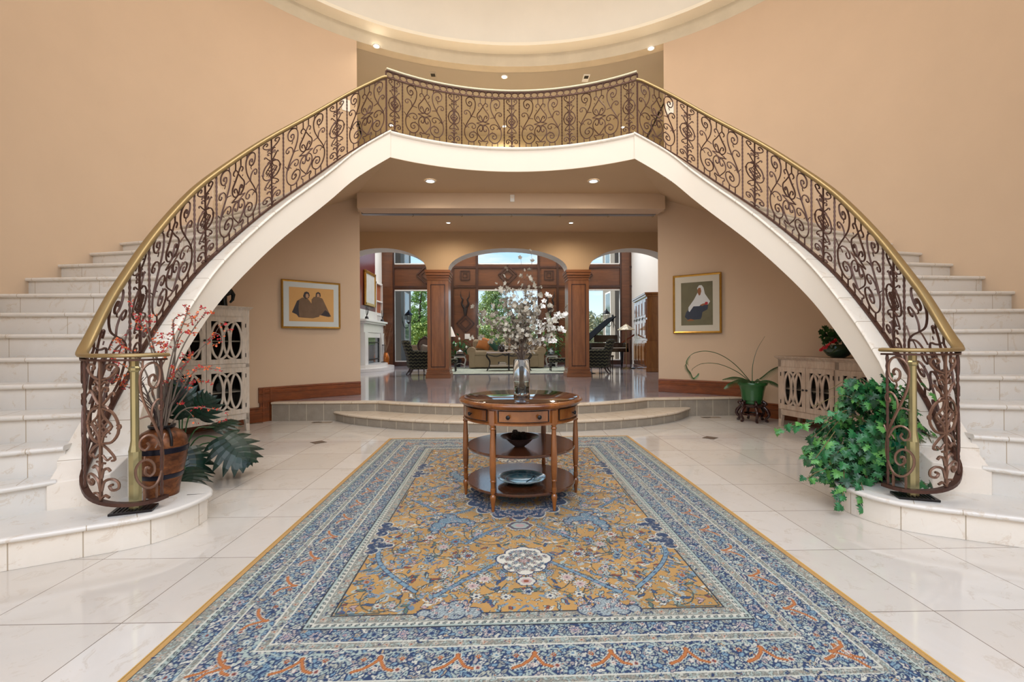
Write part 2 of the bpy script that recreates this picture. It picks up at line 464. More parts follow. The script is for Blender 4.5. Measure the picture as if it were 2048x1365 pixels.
# ---- hall behind the opening
m = MB(); m.bx(-4.62, -4.4, 3.0, 7.0, 0.2, 4.1); m.build('wall_hall_left', M['hall'], kind='structure')
m = MB(); m.bx(4.4, 4.62, 3.0, 7.0, 0.2, 4.1); m.build('wall_hall_right', M['hall'], kind='structure')
m = MB(); m.bx(-4.6, 4.6, 3.5, 7.0, 4.05, 4.12); m.build('ceiling_2', M['hall'], kind='structure')
m = MB(); m.bx(-2.68, 2.68, 3.36, 3.6, 3.57, 4.1); m.build('trim_5', M['wall'], kind='structure')
m = MB(); m.bx(-2.63, 2.70, 3.0, 3.34, 3.53, 3.83); m.build('beam', M['wall'], kind='structure', bevel=.01)
sc = thing('shade_track', 'long grey metal track under the tan beam across the opening', 'track', (0, 3.42, 3.53))
m = MB(); m.bx(-2.66, 2.66, 3.37, 3.47, 3.53, 3.57); m.build('rail', simple('grey_metal', rgb(150,146,150), .3, .6), sc, world=True)
for x in (-1.75, -.87, 0.02, .9, 1.78, 2.6):
    m = MB(); m.tube([(x, 3.38, 3.53), (x+.02, 3.37, 3.50), (x, 3.375, 3.485), (x-.015, 3.37, 3.495)], .004, 5); m.build('hook', M['brass'], sc, world=True)
# ---- upper hall
m = MB(); m.bx(-4.6, 4.6, 3.6, 7.2, 4.12, 4.15); m.build('floor_3', M['cream'], kind='structure')
m = MB()
P = [ell(180-TJ+(-68+ -0)*0, .02)]
ring = [ell(180-38-(180-76)*i/40, .2) for i in range(41)]
cp = [(*p, ZR-.002) for p in ring]; cq = [(p[0]*1.12 if abs(p[0]) > 3.2 else p[0]*1.2, 7.2, ZR-.002) for p in ring]
m.strip(cp, cq); m.strip([(a, b, c+.08) for a, b, c in cp], [(a, b, c+.08) for a, b, c in cq]); m.build('ceiling_3', M['grey'], kind='structure')
m = MB(); m.bx(-4.6, 4.6, 7.1, 7.3, 4.1, ZR+.05); m.build('wall_upper_back', M['olive'], kind='structure')
m = MB(); m.bx(-4.62, -4.4, 2.9, 7.2, 4.1, ZR+.05); m.build('wall_upper_left', M['olive'], kind='structure')
m = MB(); m.bx(4.4, 4.62, 2.9, 7.2, 4.1, ZR+.05); m.build('wall_upper_right', M['olive'], kind='structure')
# ---- lights in the ceilings
def recessed(name, x, y, z, r, label, group, power=10, spot=110, rim='white'):
    z -= .004
    t = thing(name, label, 'ceiling light', (x, y, z), 0, group)
    m = MB(); rings = []
    m.lathe([(r*.72, -.004), (r*.75, -.008), (r, -.006), (r*1.02, .004)], 28, cap=False); m.build('trim_ring', M[rim], t, smooth=40)
    m = MB(); m.lathe([(0.0, -.003), (r*.7, -.003)], 24, cap=False); m.build('bulb', M['lamp'], t)
    L = bpy.data.lights.new('lamp', 'SPOT'); L.energy = power; L.spot_size = math.radians(spot); L.spot_blend = 1; L.color = (1, .86, .68); L.shadow_soft_size = .06
    o = bpy.data.objects.new('lamp', L); C.objects.link(o); o.location = (x, y, z-.03)
recessed('recessed_light', -1.29, 2.41, 3.792, .085, 'round recessed light under the balcony, the left one', 'recessed lights under the balcony', 70, 160)
recessed('recessed_light', 1.31, 2.38, 3.792, .085, 'round recessed light under the balcony, the right one', 'recessed lights under the balcony', 70, 160)
recessed('recessed_light', -1.39, 5.94, 4.05, .06, 'small round recessed light in the hall ceiling, the left one', 'recessed lights in the hall ceiling', 100, 170)
recessed('recessed_light', 1.52, 5.93, 4.05, .06, 'small round recessed light in the hall ceiling, the right one', 'recessed lights in the hall ceiling', 100, 170)
recessed('recessed_light', -.07, 4.42, ZR, .07, 'round recessed light above the middle of the balcony rail', 'recessed lights in the upper hall ceiling', 150, 170)
recessed('recessed_light', -2.41, 3.5, ZR, .07, 'round recessed light at the left end of the upper hall ceiling', 'recessed lights in the upper hall ceiling', 60, 150)
recessed('recessed_light', 2.62, 3.46, ZR, .07, 'round recessed light at the right end of the upper hall ceiling', 'recessed lights in the upper hall ceiling', 60, 150)
for x, w in ((-2.85, 'left'), (-.05, 'middle'), (2.95, 'right')):
    recessed('recessed_light', x, 6.55, ZR, .06, 'small recessed light seen through the balcony ironwork, the %s one' % w, 'far recessed lights of the upper hall', 170, 170)
def vent(x, y, z, label, w=.13, h=.26):
    t = thing('air_vent', label, 'vent', (x, y, z), 0, 'air vents in the upper hall ceiling')
    m = MB(); m.bx(-w/2, w/2, -h/2, h/2, -.012, 0); m.build('frame', M['grey'] if x < 0 else M['white'], t, bevel=.003)
    m = MB(); m.bx(-w*.33, w*.33, -h*.36, h*.02, -.016, -.011); m.build('grille', M['dark'], t)
vent(-1.51, 4.42, ZR, 'small rectangular air vent in the upper ceiling, left of the middle light')
vent(1.6, 4.43, ZR, 'small rectangular air vent in the upper ceiling, right of the middle light')
def plate(x, y, z, w, h, rz, label, name='wall_plate', group=None):
    t = thing(name, label, 'switch', (x, y, z), rz, group)
    m = MB(); m.box((0, 0, 0), (w, .012, h)); m.build('plate', M['white'], t, bevel=.003)
    m = MB(); m.box((0, -.008, 0), (w*.35, .008, h*.45)); m.build('rocker', M['white'], t, bevel=.002)
sn = thing('wall_sensor', 'small white plastic sensor box high on the tan beam', 'sensor', (.03, 2.985, 3.70))
m = MB(); m.box((0, 0, 0), (.075, .03, .12)); m.build('housing', M['white'], sn, bevel=.008)
m = MB(); m.box((0, -.017, .02), (.05, .006, .05)); m.build('lens', M['cream'], sn, bevel=.002)
for sx in (-1, 1):
    t0 = 90 - sx*(90-55.7-1.2) if sx > 0 else 90+(90-55.7-2.6)
    p = ell(57.6 - 4.3 if sx > 0 else 180-53.3, -.012); ang = math.atan2(p[1]/EB**2, p[0]/EA**2)
    plate(p[0], p[1], 5.42, .14, .2, ang - PI/2 , 'white wall plate beside the %s edge of the upper opening' % ('right' if sx > 0 else 'left'), group='wall plates by the upper opening')
# ---- baseboards (stepped where the floor drops)
def bboard(name, t0, t1, z0, h, n=16):
    prof = [(0, 0), (-.028, 0), (-.028, h*.55), (-.034, h*.58), (-.034, h*.66), (-.024, h*.7), (-.024, h*.86), (-.034, h*.9), (-.03, h*.97), (0, h)]
    m = MB(); rings = []
    for i in range(n+1):
        t = t0+(t1-t0)*i/n
        rings.append([(*ell(t, o-.001), z0+z) for o, z in prof])
    m.sweep(rings); return m
for sx, nm in ((1, 'right'), (-1, 'left')):
    f = (lambda t: t) if sx > 0 else (lambda t: 180-t)
    m = bboard('b', f(38.2), f(TJ), ZL, .235); m.merge(bboard('b', f(-5), f(37.0), 0, .235))
    # vertical leg joining the two heights
    for q in range(6):
        a, b = 35.2+q*.5, 35.2+(q+1)*.5 - .06
        o = (-.028, -.036, -.03, -.026, -.036, -.03)[q]
        rings = [[(*ell(f(a+(b-a)*j/2), 0), 0), (*ell(f(a+(b-a)*j/2), o), 0), (*ell(f(a+(b-a)*j/2), o), ZL+.235-.03*q*0), (*ell(f(a+(b-a)*j/2), 0), ZL+.235)] for j in range(3)]
        m.sweep(rings)
    m.merge(bboard('b', f(35.0), f(38.4), ZL, .235, 4))
    m.build('baseboard_' + nm, M['baseb'], kind='structure', smooth=35)
# ---- floor registers
def register(x, y, rz, label, mat):
    t = thing('floor_register', label, 'vent', (x, y, 0), rz, 'floor air registers')
    m = MB(); m.bx(-.15, .15, -.045, .045, .001, .005); m.build('frame', mat, t)
    m = MB()
    for k in range(8): m.bx(-.13+k*.016, -.122+k*.016, -.032, .032, .004, .0065)
    m.build('slots', M['dark'], t)
register(-2.95, 2.25, 0, 'floor air register before the stone riser, left of the curved step', M['nosing'])
register(3.15, 2.30, 0, 'floor air register before the stone riser, right of the curved step', M['nosing'])
register(-4.0, 2.22, .55, 'floor air register by the baseboard beside the tall cabinet', simple('brown_grille', rgb(120,96,76), .5))
# ---- arcade wall with three arches
AY0, AY1 = 6.87, 7.42
CX = .035
def archwall():
    m = MB()
    top = 4.1; spring = 3.075; rise = .56
    def arch(cx, a, n=24):
        return [(cx - a*math.cos(PI*i/n), spring + rise*math.sin(PI*i/n)) for i in range(n+1)]
    path = []
    path += [(-4.45, spring)]
    path += arch(CX-3.23, 1.14)
    path += arch(CX, 1.535)
    path += arch(CX+3.23, 1.14)
    path += [(4.45, spring)]
    path = [(max(-4.45, min(4.45, x)), z) for x, z in path]
    F0 = [(x, AY0, z) for x, z in path]; T0 = [(x, AY0, top) for x, z in path]
    F1 = [(x, AY1, z) for x, z in path]; T1 = [(x, AY1, top) for x, z in path]
    m.strip(F0, T0); m.strip(F1, T1)
    m.mi = 1; m.strip(F0, F1); m.mi = 0; m.strip(T0, T1)
    return m
archwall().build('wall_arcade', [M['hall'], M['white_paint']], kind='structure', weld=True)
for sx, nm in ((-1, 'left'), (1, 'right')):
    m = MB(); x = CX + sx*4.37; m.bx(x-.2 if sx < 0 else x, x if sx < 0 else x+.2, AY0, AY1, ZL, 3.1); m.build('wall_arcade_end_'+nm, M['hall'], kind='structure')
def column(cx, label):
    t = thing('square_column', label, 'column', (cx, (AY0+AY1)/2, ZL-.002), 0, 'wooden columns of the arcade')
    w, d, H = .545, .55, 2.775
    m = MB(); m.bx(-w/2, w/2, -d/2, d/2, .1, H-.1); m.build('shaft', M['cherry'], t)
    for s, nmx in ((-1, 0), (1, 0)):
        m = MB(); y = s*(d/2)
        # raised molding frame and panel on front/back
        for (a0, a1, z0, z1) in ((-.185, -.165, .28, H-.37), (.165, .185, .28, H-.37), (-.185, .185, .28, .30), (-.185, .185, H-.39, H-.37)):
            m.bx(a0, a1, y-.008, y+.008, z0, z1)
        m.build('panel_molding', M['cherryd'], t, bevel=.003)
        m = MB(); m.bx(-.165, .165, y-.004, y+.004, .3, H-.39); m.build('panel', M['cherry'], t)
    m = MB()
    for z0, z1, o in ((0, .10, .045), (.10, .15, .03), (.15, .20, .018), (.20, .225, .03), (.225, .24, .01)):
        m.bx(-w/2-o, w/2+o, -d/2-o, d/2+o, z0, z1)
    m.build('base', M['cherryh'], t, bevel=.006)
    m = MB()
    for z0, z1, o in ((H-.27, H-.25, .012), (H-.25, H-.20, .004), (H-.20, H-.14, .02), (H-.14, H-.07, .04), (H-.07, H, .055)):
        m.bx(-w/2-o, w/2+o, -d/2-o, d/2+o, z0, z1)
    m.build('capital', M['cherryh'], t, bevel=.008)
column(-1.77, 'square cherry wood column with a recessed panel, left of the central arch')
column(1.855, 'square cherry wood column with a recessed panel, right of the central arch')
# ------------------------------------------------------------------ the two curved staircases
NS = 22; R = .18864; Z2 = NS*R
railp = [(-2.385,-1.83,.25),(-2.40,-1.93,.25),(-2.475,-2.0,.255),(-2.595,-2.012,.265),(-2.715,-1.985,.29),(-2.81,-1.93,.335),(-2.905,-1.83,.40),(-2.975,-1.66,.55),(-3.01,-1.50,.768),(-3.035,-1.29,1.02),(-3.058,-1.07,1.288),(-3.06,-.80,1.585),(-3.055,-.52,1.888),(-3.015,-.25,2.14),(-2.84,.22,2.64),(-2.70,.51,2.925),(-2.40,1.04,3.47),(-2.23,1.26,3.75),(-1.775,1.585,4.19)]
RC = np.array(crom(railp, 8))
_a = 8*9; _r = RC.copy()
for _ in range(40):
    _r[_a:-1] = .25*_r[_a-1:-2] + .5*_r[_a:-1] + .25*_r[_a+1:]
RC = _r
RS = np.r_[0, np.cumsum(np.linalg.norm(np.diff(RC[:, :2], axis=0), axis=1))]
def rpos(s):
    return np.array([np.interp(s, RS, RC[:, k]) for k in range(3)])
def rnorm(s):
    a = rpos(max(s-.04, 0)); b = rpos(min(s+.04, RS[-1])); t = b[:2]-a[:2]; t /= max(np.linalg.norm(t), 1e-6)
    return np.array([t[1], -t[0]])
def s_at_y(y, lo=0.9):
    # station past the newel loop where the rail reaches house depth y
    ks = [i for i in range(len(RS)) if RC[i, 1] >= y and RS[i] > .5]
    i = ks[0]; y0, y1 = RC[i-1, 1], RC[i, 1]; f = (y-y0)/(y1-y0) if y1 != y0 else 0
    return RS[i-1] + f*(RS[i]-RS[i-1])
def s_at_z(z):
    return float(np.interp(z, RC[:, 2], RS))
SCURB = s_at_y(-1.72)
def off(s, o, dz):
    p = rpos(s); n = rnorm(s); return (p[0]+n[0]*o, p[1]+n[1]*o, p[2]+dz)
stations = np.linspace(SCURB, RS[-1], 46)
def o_in(s):   # foyer side overhang widens slightly at the foot
    k = max(0, 1-(s-SCURB)/.5); return .13 + .07*k
def o_out(s):
    k = max(0, 1-(s-SCURB)/.45); return .12 + .04*k
def xell(p, d):
    """hit the wall ellipse from p along d"""
    ax, ay = EA-.0, EB-.0
    A = (d[0]/ax)**2+(d[1]/ay)**2; B = 2*(p[0]*d[0]/ax**2+p[1]*d[1]/ay**2); Cc = (p[0]/ax)**2+(p[1]/ay)**2-1
    t = (-B+math.sqrt(B*B-4*A*Cc))/(2*A); return (p[0]+d[0]*t, p[1]+d[1]*t)
# nose lines: inner point on the curb, outer point on the wall
QI = {2: (-3.05,-1.86), 3: (-3.10,-1.75), 4: (-3.14,-1.56)}
V = {2: (-3.22,-2.03), 3: (-3.38,-1.90), 4: (-3.62,-1.69), 5: (-3.86,-1.44), 6: (-4.08,-1.21), 7: (-4.28,-1.0), 8: (-4.46,-.80), 9: (-4.68,-.56),
     10: (-4.87,-.25), 11: (-4.9,.10), 12: (-4.88,.45), 13: (-4.78,.78)}
nl = {}
for n in range(2, NS+1):
    s = min(s_at_z(n*R + .10), RS[-1]); s = max(s, SCURB+.02)
    p = rpos(s); q = off(s, -o_out(s)+.02, 0)[:2]; q = QI.get(n, q)
    if n <= 13:
        d = (V[n][0]-q[0], V[n][1]-q[1]); o = xell(q, d)
    else:
        a13 = math.atan2(nl[13][1][1]/EB, nl[13][1][0]/EA); aj = math.radians(180-TJ)
        if a13 < 0: a13 += 2*PI
        a = a13 + (aj-a13)*(n-13)/(NS-13); o = (EA*math.cos(a), EB*math.sin(a))
    nl[n] = (q, o)
nl[NS] = ((-1.70, 1.66), ell(180-TJ))
first = [(-2.27,-1.60),(-2.265,-1.70),(-2.285,-1.82),(-2.34,-1.94),(-2.45,-2.04),(-2.62,-2.13),(-2.92,-2.285),(-3.5,-2.56),(-4.05,-2.78)]
def staircase(sx, side):
    st = thing('curved_staircase', '%s curved cream marble staircase sweeping up to the balcony' % side, 'staircase', (sx*-3.2, -1.4, 0), 0, 'twin curved staircases')
    K = dict(world=True, mx=sx)
    # first step
    fr = crom(first, 6)
    m = MB(); A = [(x, y, 0.001) for x, y in fr]; B = [(x, y, R-.03) for x, y in fr]
    back = crom([(-2.27,-1.60),(-2.33,-1.5),(-2.45,-1.4),(-2.62,-1.34),(-2.9,-1.32)], 5)
    A2 = [(x, y, .001) for x, y in back]; B2 = [(x, y, R-.03) for x, y in back]
    m.strip(A[::-1]+A2[1:], B[::-1]+B2[1:]); m.build('riser', M['curbjoint'], st, **K)
    m = MB(); nose(m, [p for p in (fr[::-1]+back[1:])], R, .017, .028)
    if True:
        poly = fr[::-1]+back[1:]+[(-2.9,-1.0),(-4.3,-1.4)]
        m.prism(poly, R-.03, R-.0005)
    m.build('tread', M['stair'], st, smooth=45, **K)
    for n in range(2, NS+1):
        q, o = nl[n]; nx_ = nl.get(n+1)
        d = Vector((o[0]-q[0], o[1]-q[1])).normalized(); nrm = Vector((d.y, -d.x))  # toward lower steps
        if nrm.dot(Vector((0, -1))) < 0 and n < 12: nrm = -nrm
        if n >= 12:
            prev = nl[n-1]; mid = Vector(((prev[0][0]+prev[1][0])/2-(q[0]+o[0])/2, (prev[0][1]+prev[1][1])/2-(q[1]+o[1])/2))
            if nrm.dot(mid) < 0: nrm = -nrm
        z = n*R; e = Vector(q)*1; f = Vector(o) + d*.06; bk = nrm*-.03
        if n < NS:
            q2, o2 = Vector(nx_[0]), Vector(nx_[1])
            n2 = nrm*-.05
            poly = [e, f, o2 + (o2-q2).normalized()*.06 + n2, q2 + n2]
            m = MB(); m.prism([(p.x, p.y) for p in poly], z-.034, z-.0004)
            rr = []
            for p in (e, f):
                rr.append([(p.x+nrm.x*(.006+.02*math.sin(PI*k/8)), p.y+nrm.y*(.006+.02*math.sin(PI*k/8)), z-.0175+.0172*math.cos(PI*k/8)) for k in range(9)] + [(p.x-nrm.x*.03, p.y-nrm.y*.03, z-.035), (p.x-nrm.x*.03, p.y-nrm.y*.03, z)])
            m.sweep(rr)
            m.build('tread', M['stair'], st, smooth=50, **K)
        m = MB(); a = e + bk*.4; b = f + bk*.4
        m.prism([(a.x, a.y), (b.x, b.y), (b.x+bk.x, b.y+bk.y), (a.x+bk.x, a.y+bk.y)], z-R-.003, z-.03 if n < NS else z-.005)
        m.build('riser', M['stair'], st, **K)
    # stringer (painted side) and marble curb cap
    m = MB(); rings = []
    for s in stations:
        z = rpos(s)[2]; lo = max(z-.40, R-.01)
        a = off(s, o_in(s), 0); b = off(s, -o_out(s), 0)
        rings.append([(a[0], a[1], z-.05), (a[0], a[1], lo), (b[0], b[1], max(lo, 0.1)), (b[0], b[1], z-.05)])
    m.sweep(rings); m.build('stringer', M['cream'], st, smooth=30, **K)
    m = MB(); rings = []
    for s in stations:
        z = rpos(s)[2]-.022; oi = o_in(s); oo = -o_out(s)
        pr = [(oo-.015, 0), (oi, 0)] + [(oi+.004+.022*math.sin(PI*k/6), -.02+.02*math.cos(PI*k/6)) for k in range(7)] + [(oi-.02, -.045), (oo-.015, -.045)]
        rings.append([off(s, o, -.022+dz) for o, dz in pr])
    m.sweep(rings); m.build('curb_cap', M['curbjoint'], st, smooth=50, **K)
    # foot of the curb
    a = off(SCURB, .20, 0); b = off(SCURB, -.16, 0); n0 = rnorm(SCURB); tt = (n0[1], -n0[0])
    m = MB(); zt = rpos(SCURB)[2]-.02
    bot = [(-3.075,-1.90),(-2.80,-1.76),(a[0], a[1]+.01),(b[0]-.0, b[1]+.01)]
    m.add([(x, y, R-.01) for x, y in bot] + [(bot[0][0], bot[0][1], .355), (bot[1][0], bot[1][1], .375), (bot[2][0], bot[2][1], zt), (bot[3][0], bot[3][1], zt)], [(3,2,1,0),(4,5,6,7),(0,1,5,4),(1,2,6,5),(2,3,7,6),(3,0,4,7)])
    m.build('curb_foot', M['curb'], st, bevel=.006, **K)
    # plastered soffit under the flight
    A = []; B = []; A2 = []; B2 = []
    for s in stations[2:]:
        z = max(rpos(s)[2]-.40, .12); a = off(s, o_in(s)-.012, 0)
        zz = rpos(s)[2]-.1; k = zz/R
        k0 = int(max(2, min(NS-1, math.floor(k)))); fr_ = min(max(k-k0, 0), 1)
        o = Vector(nl[k0][1])*(1-fr_) + Vector(nl[k0+1][1])*fr_
        A.append((a[0], a[1], z)); B.append((o.x, o.y, z)); A2.append((a[0], a[1], z+.05)); B2.append((o.x, o.y, z+.05))
    m = MB(); m.sweep([[A[i], B[i], B2[i], A2[i]] for i in range(len(A))]); m.build('soffit', M['hall'], st, smooth=40, **K)
    return st
staircase(1, 'left'); staircase(-1, 'right')
# ------------------------------------------------------------------ balcony
BR = 3.187; BCY = 2.12-BR
ba = math.asin(1.775/BR)
def bal(s, o=0.0):
    """s = arc length from left corner, o = offset toward the foyer"""
    a = -ba + s/BR; r = BR-o
    return (r*math.sin(a), BCY + r*math.cos(a))
BL = 2*ba*BR
m = MB(); N = 48
m.sweep([[(*bal(BL*i/N, .10), 3.80), (*bal(BL*i/N, -.15), 3.80), (*bal(BL*i/N, -.15), 4.13), (*bal(BL*i/N, .10), 4.13)] for i in range(N+1)])
m.build('trim_6', M['cream'], kind='structure', smooth=30)
m = MB()
m.sweep([[(*bal(BL*i/N, o), z) for o, z in ([(-.15, 4.165), (.10, 4.165)] + [(.105+.025*math.sin(PI*k/6), 4.14+.025*math.cos(PI*k/6)) for k in range(7)] + [(.08, 4.10), (-.15, 4.10)])] for i in range(N+1)])
m.build('trim_8', M['curb'], kind='structure', smooth=50)
# balcony slab and ceiling beneath it
zc = 3.796
front = [bal(BL*i/30, .09) for i in range(31)]
m = MB(); m.prism(front + [(2.78, 3.42), (-2.78, 3.42)], 4.06, Z2-.002); m.bx(-2.75, 2.75, 3.4, 3.65, 4.06, Z2-.002); m.build('floor_4', M['curb'], kind='structure')
m = MB(); m.prism([bal(BL*i/30, .098) for i in range(31)] + [(2.35, 2.0), (2.9, 2.9), (2.95, 3.4), (-2.95, 3.4), (-2.9, 2.9), (-2.35, 2.0)], zc, zc+.04); m.build('ceiling_4', M['hall'], kind='structure')

# ------------------------------------------------------------------ ironwork drawn once as flat curves
WX0, WX1, WY0, WY1 = 958., 1578., 1215., 448.
vine = [
 ([(1065,565),(1052,548),(1068,528),(1096,545),(1092,585),(1055,602),(1020,565),(1015,500),(1060,462),(1120,478),(1152,540),(1140,650),(1085,765),(1020,880),(990,975),(1000,1070),(1050,1138),(1115,1148),(1170,1100),(1180,1040),(1150,1000),(1105,995),(1068,1025),(1065,1065),(1095,1085),(1125,1065),(1118,1035),(1098,1042)], 1),
 ([(1085,765),(1078,710),(1045,672),(1005,672),(985,700),(1000,728),(1025,720),(1020,700)], .9),
 ([(1010,935),(1050,880),(1105,858),(1150,880),(1155,920),(1125,940),(1100,920),(1112,900)], .9),
 ([(1085,765),(1110,755),(1158,765)], .7), ([(1008,925),(985,890),(968,868)], .7), ([(1015,915),(1040,918),(1058,938)], .6), ([(1068,602),(1078,622),(1066,645)], .6), ([(1130,995),(1128,972)], .6)]
feet = [([(1048,1136),(1048,1215)], .9), ([(1130,1146),(1130,1215)], .9), ([(1140,490),(1135,448)], .8)]
mid = [([(1228,448),(1228,530),(1205,545),(1197,570),(1215,590)], .9), ([(1228,530),(1250,555),(1268,585)], .9),
 ([(1268,590),(1225,655),(1185,710),(1180,760),(1205,805),(1245,825),(1275,800),(1288,760),(1310,732),(1330,750),(1318,772)], 1),
 ([(1210,645),(1200,635)], .6), ([(1170,850),(1225,836),(1268,822)], .8), ([(1170,850),(1225,866),(1268,880)], .8),
 ([(1268,1125),(1225,1070),(1185,1010),(1180,950),(1205,900),(1240,880),(1262,905),(1258,950),(1240,975),(1215,960),(1222,940)], 1),
 ([(1268,1125),(1235,1130),(1203,1120),(1198,1145),(1220,1165),(1220,1215)], .9)]
def mir(L, c): return [([(2*c-x, y) for x, y in p], r) for p, r in L]
WIDE = vine + feet + mir(vine+feet, 1268) + mid + mir(mid, 1268)
VINE = vine + feet
NX0, NX1 = 1583., 1815.
nar = [([(1690,560),(1650,540),(1622,505),(1628,478),(1655,475),(1665,495),(1650,505)], 1), ([(1692,585),(1672,565),(1662,578)], .9),
 ([(1692,620),(1680,598),(1664,600),(1664,618),(1676,620)], .9), ([(1688,695),(1665,662),(1650,635),(1636,624),(1634,640)], 1),
 ([(1688,712),(1645,730),(1620,785),(1620,845),(1648,892),(1688,905)], 1.1), ([(1692,712),(1682,760),(1645,808),(1682,858),(1692,905)], .9),
 ([(1662,782),(1728,868)], .7), ([(1680,765),(1745,848)], .7), ([(1650,800),(1712,885)], .7),
 ([(1625,800),(1612,800),(1612,815),(1625,815)], 1), ([(1692,908),(1665,930),(1640,962),(1633,985),(1648,992)], 1), ([(1650,975),(1668,992),(1690,968)], .9),
 ([(1696,1095),(1688,1055),(1668,1036),(1654,1050)], 1.2), ([(1697,1040),(1690,1012),(1676,1010)], .9),
 ([(1696,1165),(1682,1112),(1648,1090),(1620,1108),(1620,1140),(1645,1150),(1658,1130),(1642,1120)], 1.1), ([(1694,1202),(1678,1184),(1658,1192)], 1.1), ([(1660,715),(1672,700),(1688,700)], .8)]
NARROW = [([(1699,455),(1699,1215)], 1.3)] + nar + mir(nar, 1699)
def draw(m, curves, x0, x1, s0, s1, place, rad, H, y0=WY0, y1=WY1, k=3, flip=False, depthw=1.0):
    for pts, r in curves:
        c = crom(pts, k) if len(pts) > 2 else (pts if len(pts) < 2 else [tuple(np.array(pts[0])*(1-j/6)+np.array(pts[1])*j/6) for j in range(7)])
        P = []
        for x, y in c:
            u = (x-x0)/(x1-x0); v = (y0-y)/(y0-y1)
            if flip: u = 1-u
            P.append(place(s0+(s1-s0)*u, v))
        m.tube(P, rad*r, 5)
def twisted(m, place, s, v0=0, v1=1, r=.0085, n=34):
    P = [place(s, v0+(v1-v0)*i/n) for i in range(n+1)]
    m.tube(P, [r*(1.3 if i % 2 else .85) for i in range(n+1)], 5)
def ribbon_rail(m, pts, w, hh, n=10, up=(0,0,1)):
    """rounded rail section following pts, width sideways"""
    rings = []; k = len(pts)
    for i in range(k):
        a = Vector(pts[max(i-1, 0)]); b = Vector(pts[min(i+1, k-1)]); t = (b-a); tf = Vector((t.x, t.y, 0))
        if tf.length < 1e-6: tf = Vector((1,0,0))
        tf.normalize(); side = Vector((tf.y, -tf.x, 0)); t.normalize(); upv = side.cross(t).normalized()
        if upv.z < 0: upv = -upv
        c = Vector(pts[i]); h = hh[i] if isinstance(hh, list) else hh
        rings.append([tuple(c + side*(w/2*math.copysign(abs(math.cos(2*PI*j/n))**.7, math.cos(2*PI*j/n))) + upv*(h/2*math.copysign(abs(math.sin(2*PI*j/n))**.7, math.sin(2*PI*j/n)))) for j in range(n)])
    m.sweep(rings)
def flatbar(m, pts, w, h):
    rings = []; k = len(pts)
    for i in range(k):
        a = Vector(pts[max(i-1, 0)]); b = Vector(pts[min(i+1, k-1)]); t = (b-a); tf = Vector((t.x, t.y, 0)).normalized(); side = Vector((tf.y, -tf.x, 0)); c = Vector(pts[i])
        rings.append([tuple(c+side*x+Vector((0,0,z))) for x, z in ((-w/2,-h/2),(w/2,-h/2),(w/2,h/2),(-w/2,h/2))])
    m.sweep(rings)
ZN = 1.165
def topz(s):
    p = rpos(s); return max(p[2]+.765, ZN - .02)
def splace(s, v):
    p = rpos(s); z0 = p[2]+.012; z1 = topz(s)-.012
    return (p[0], p[1], z0+(z1-z0)*v)
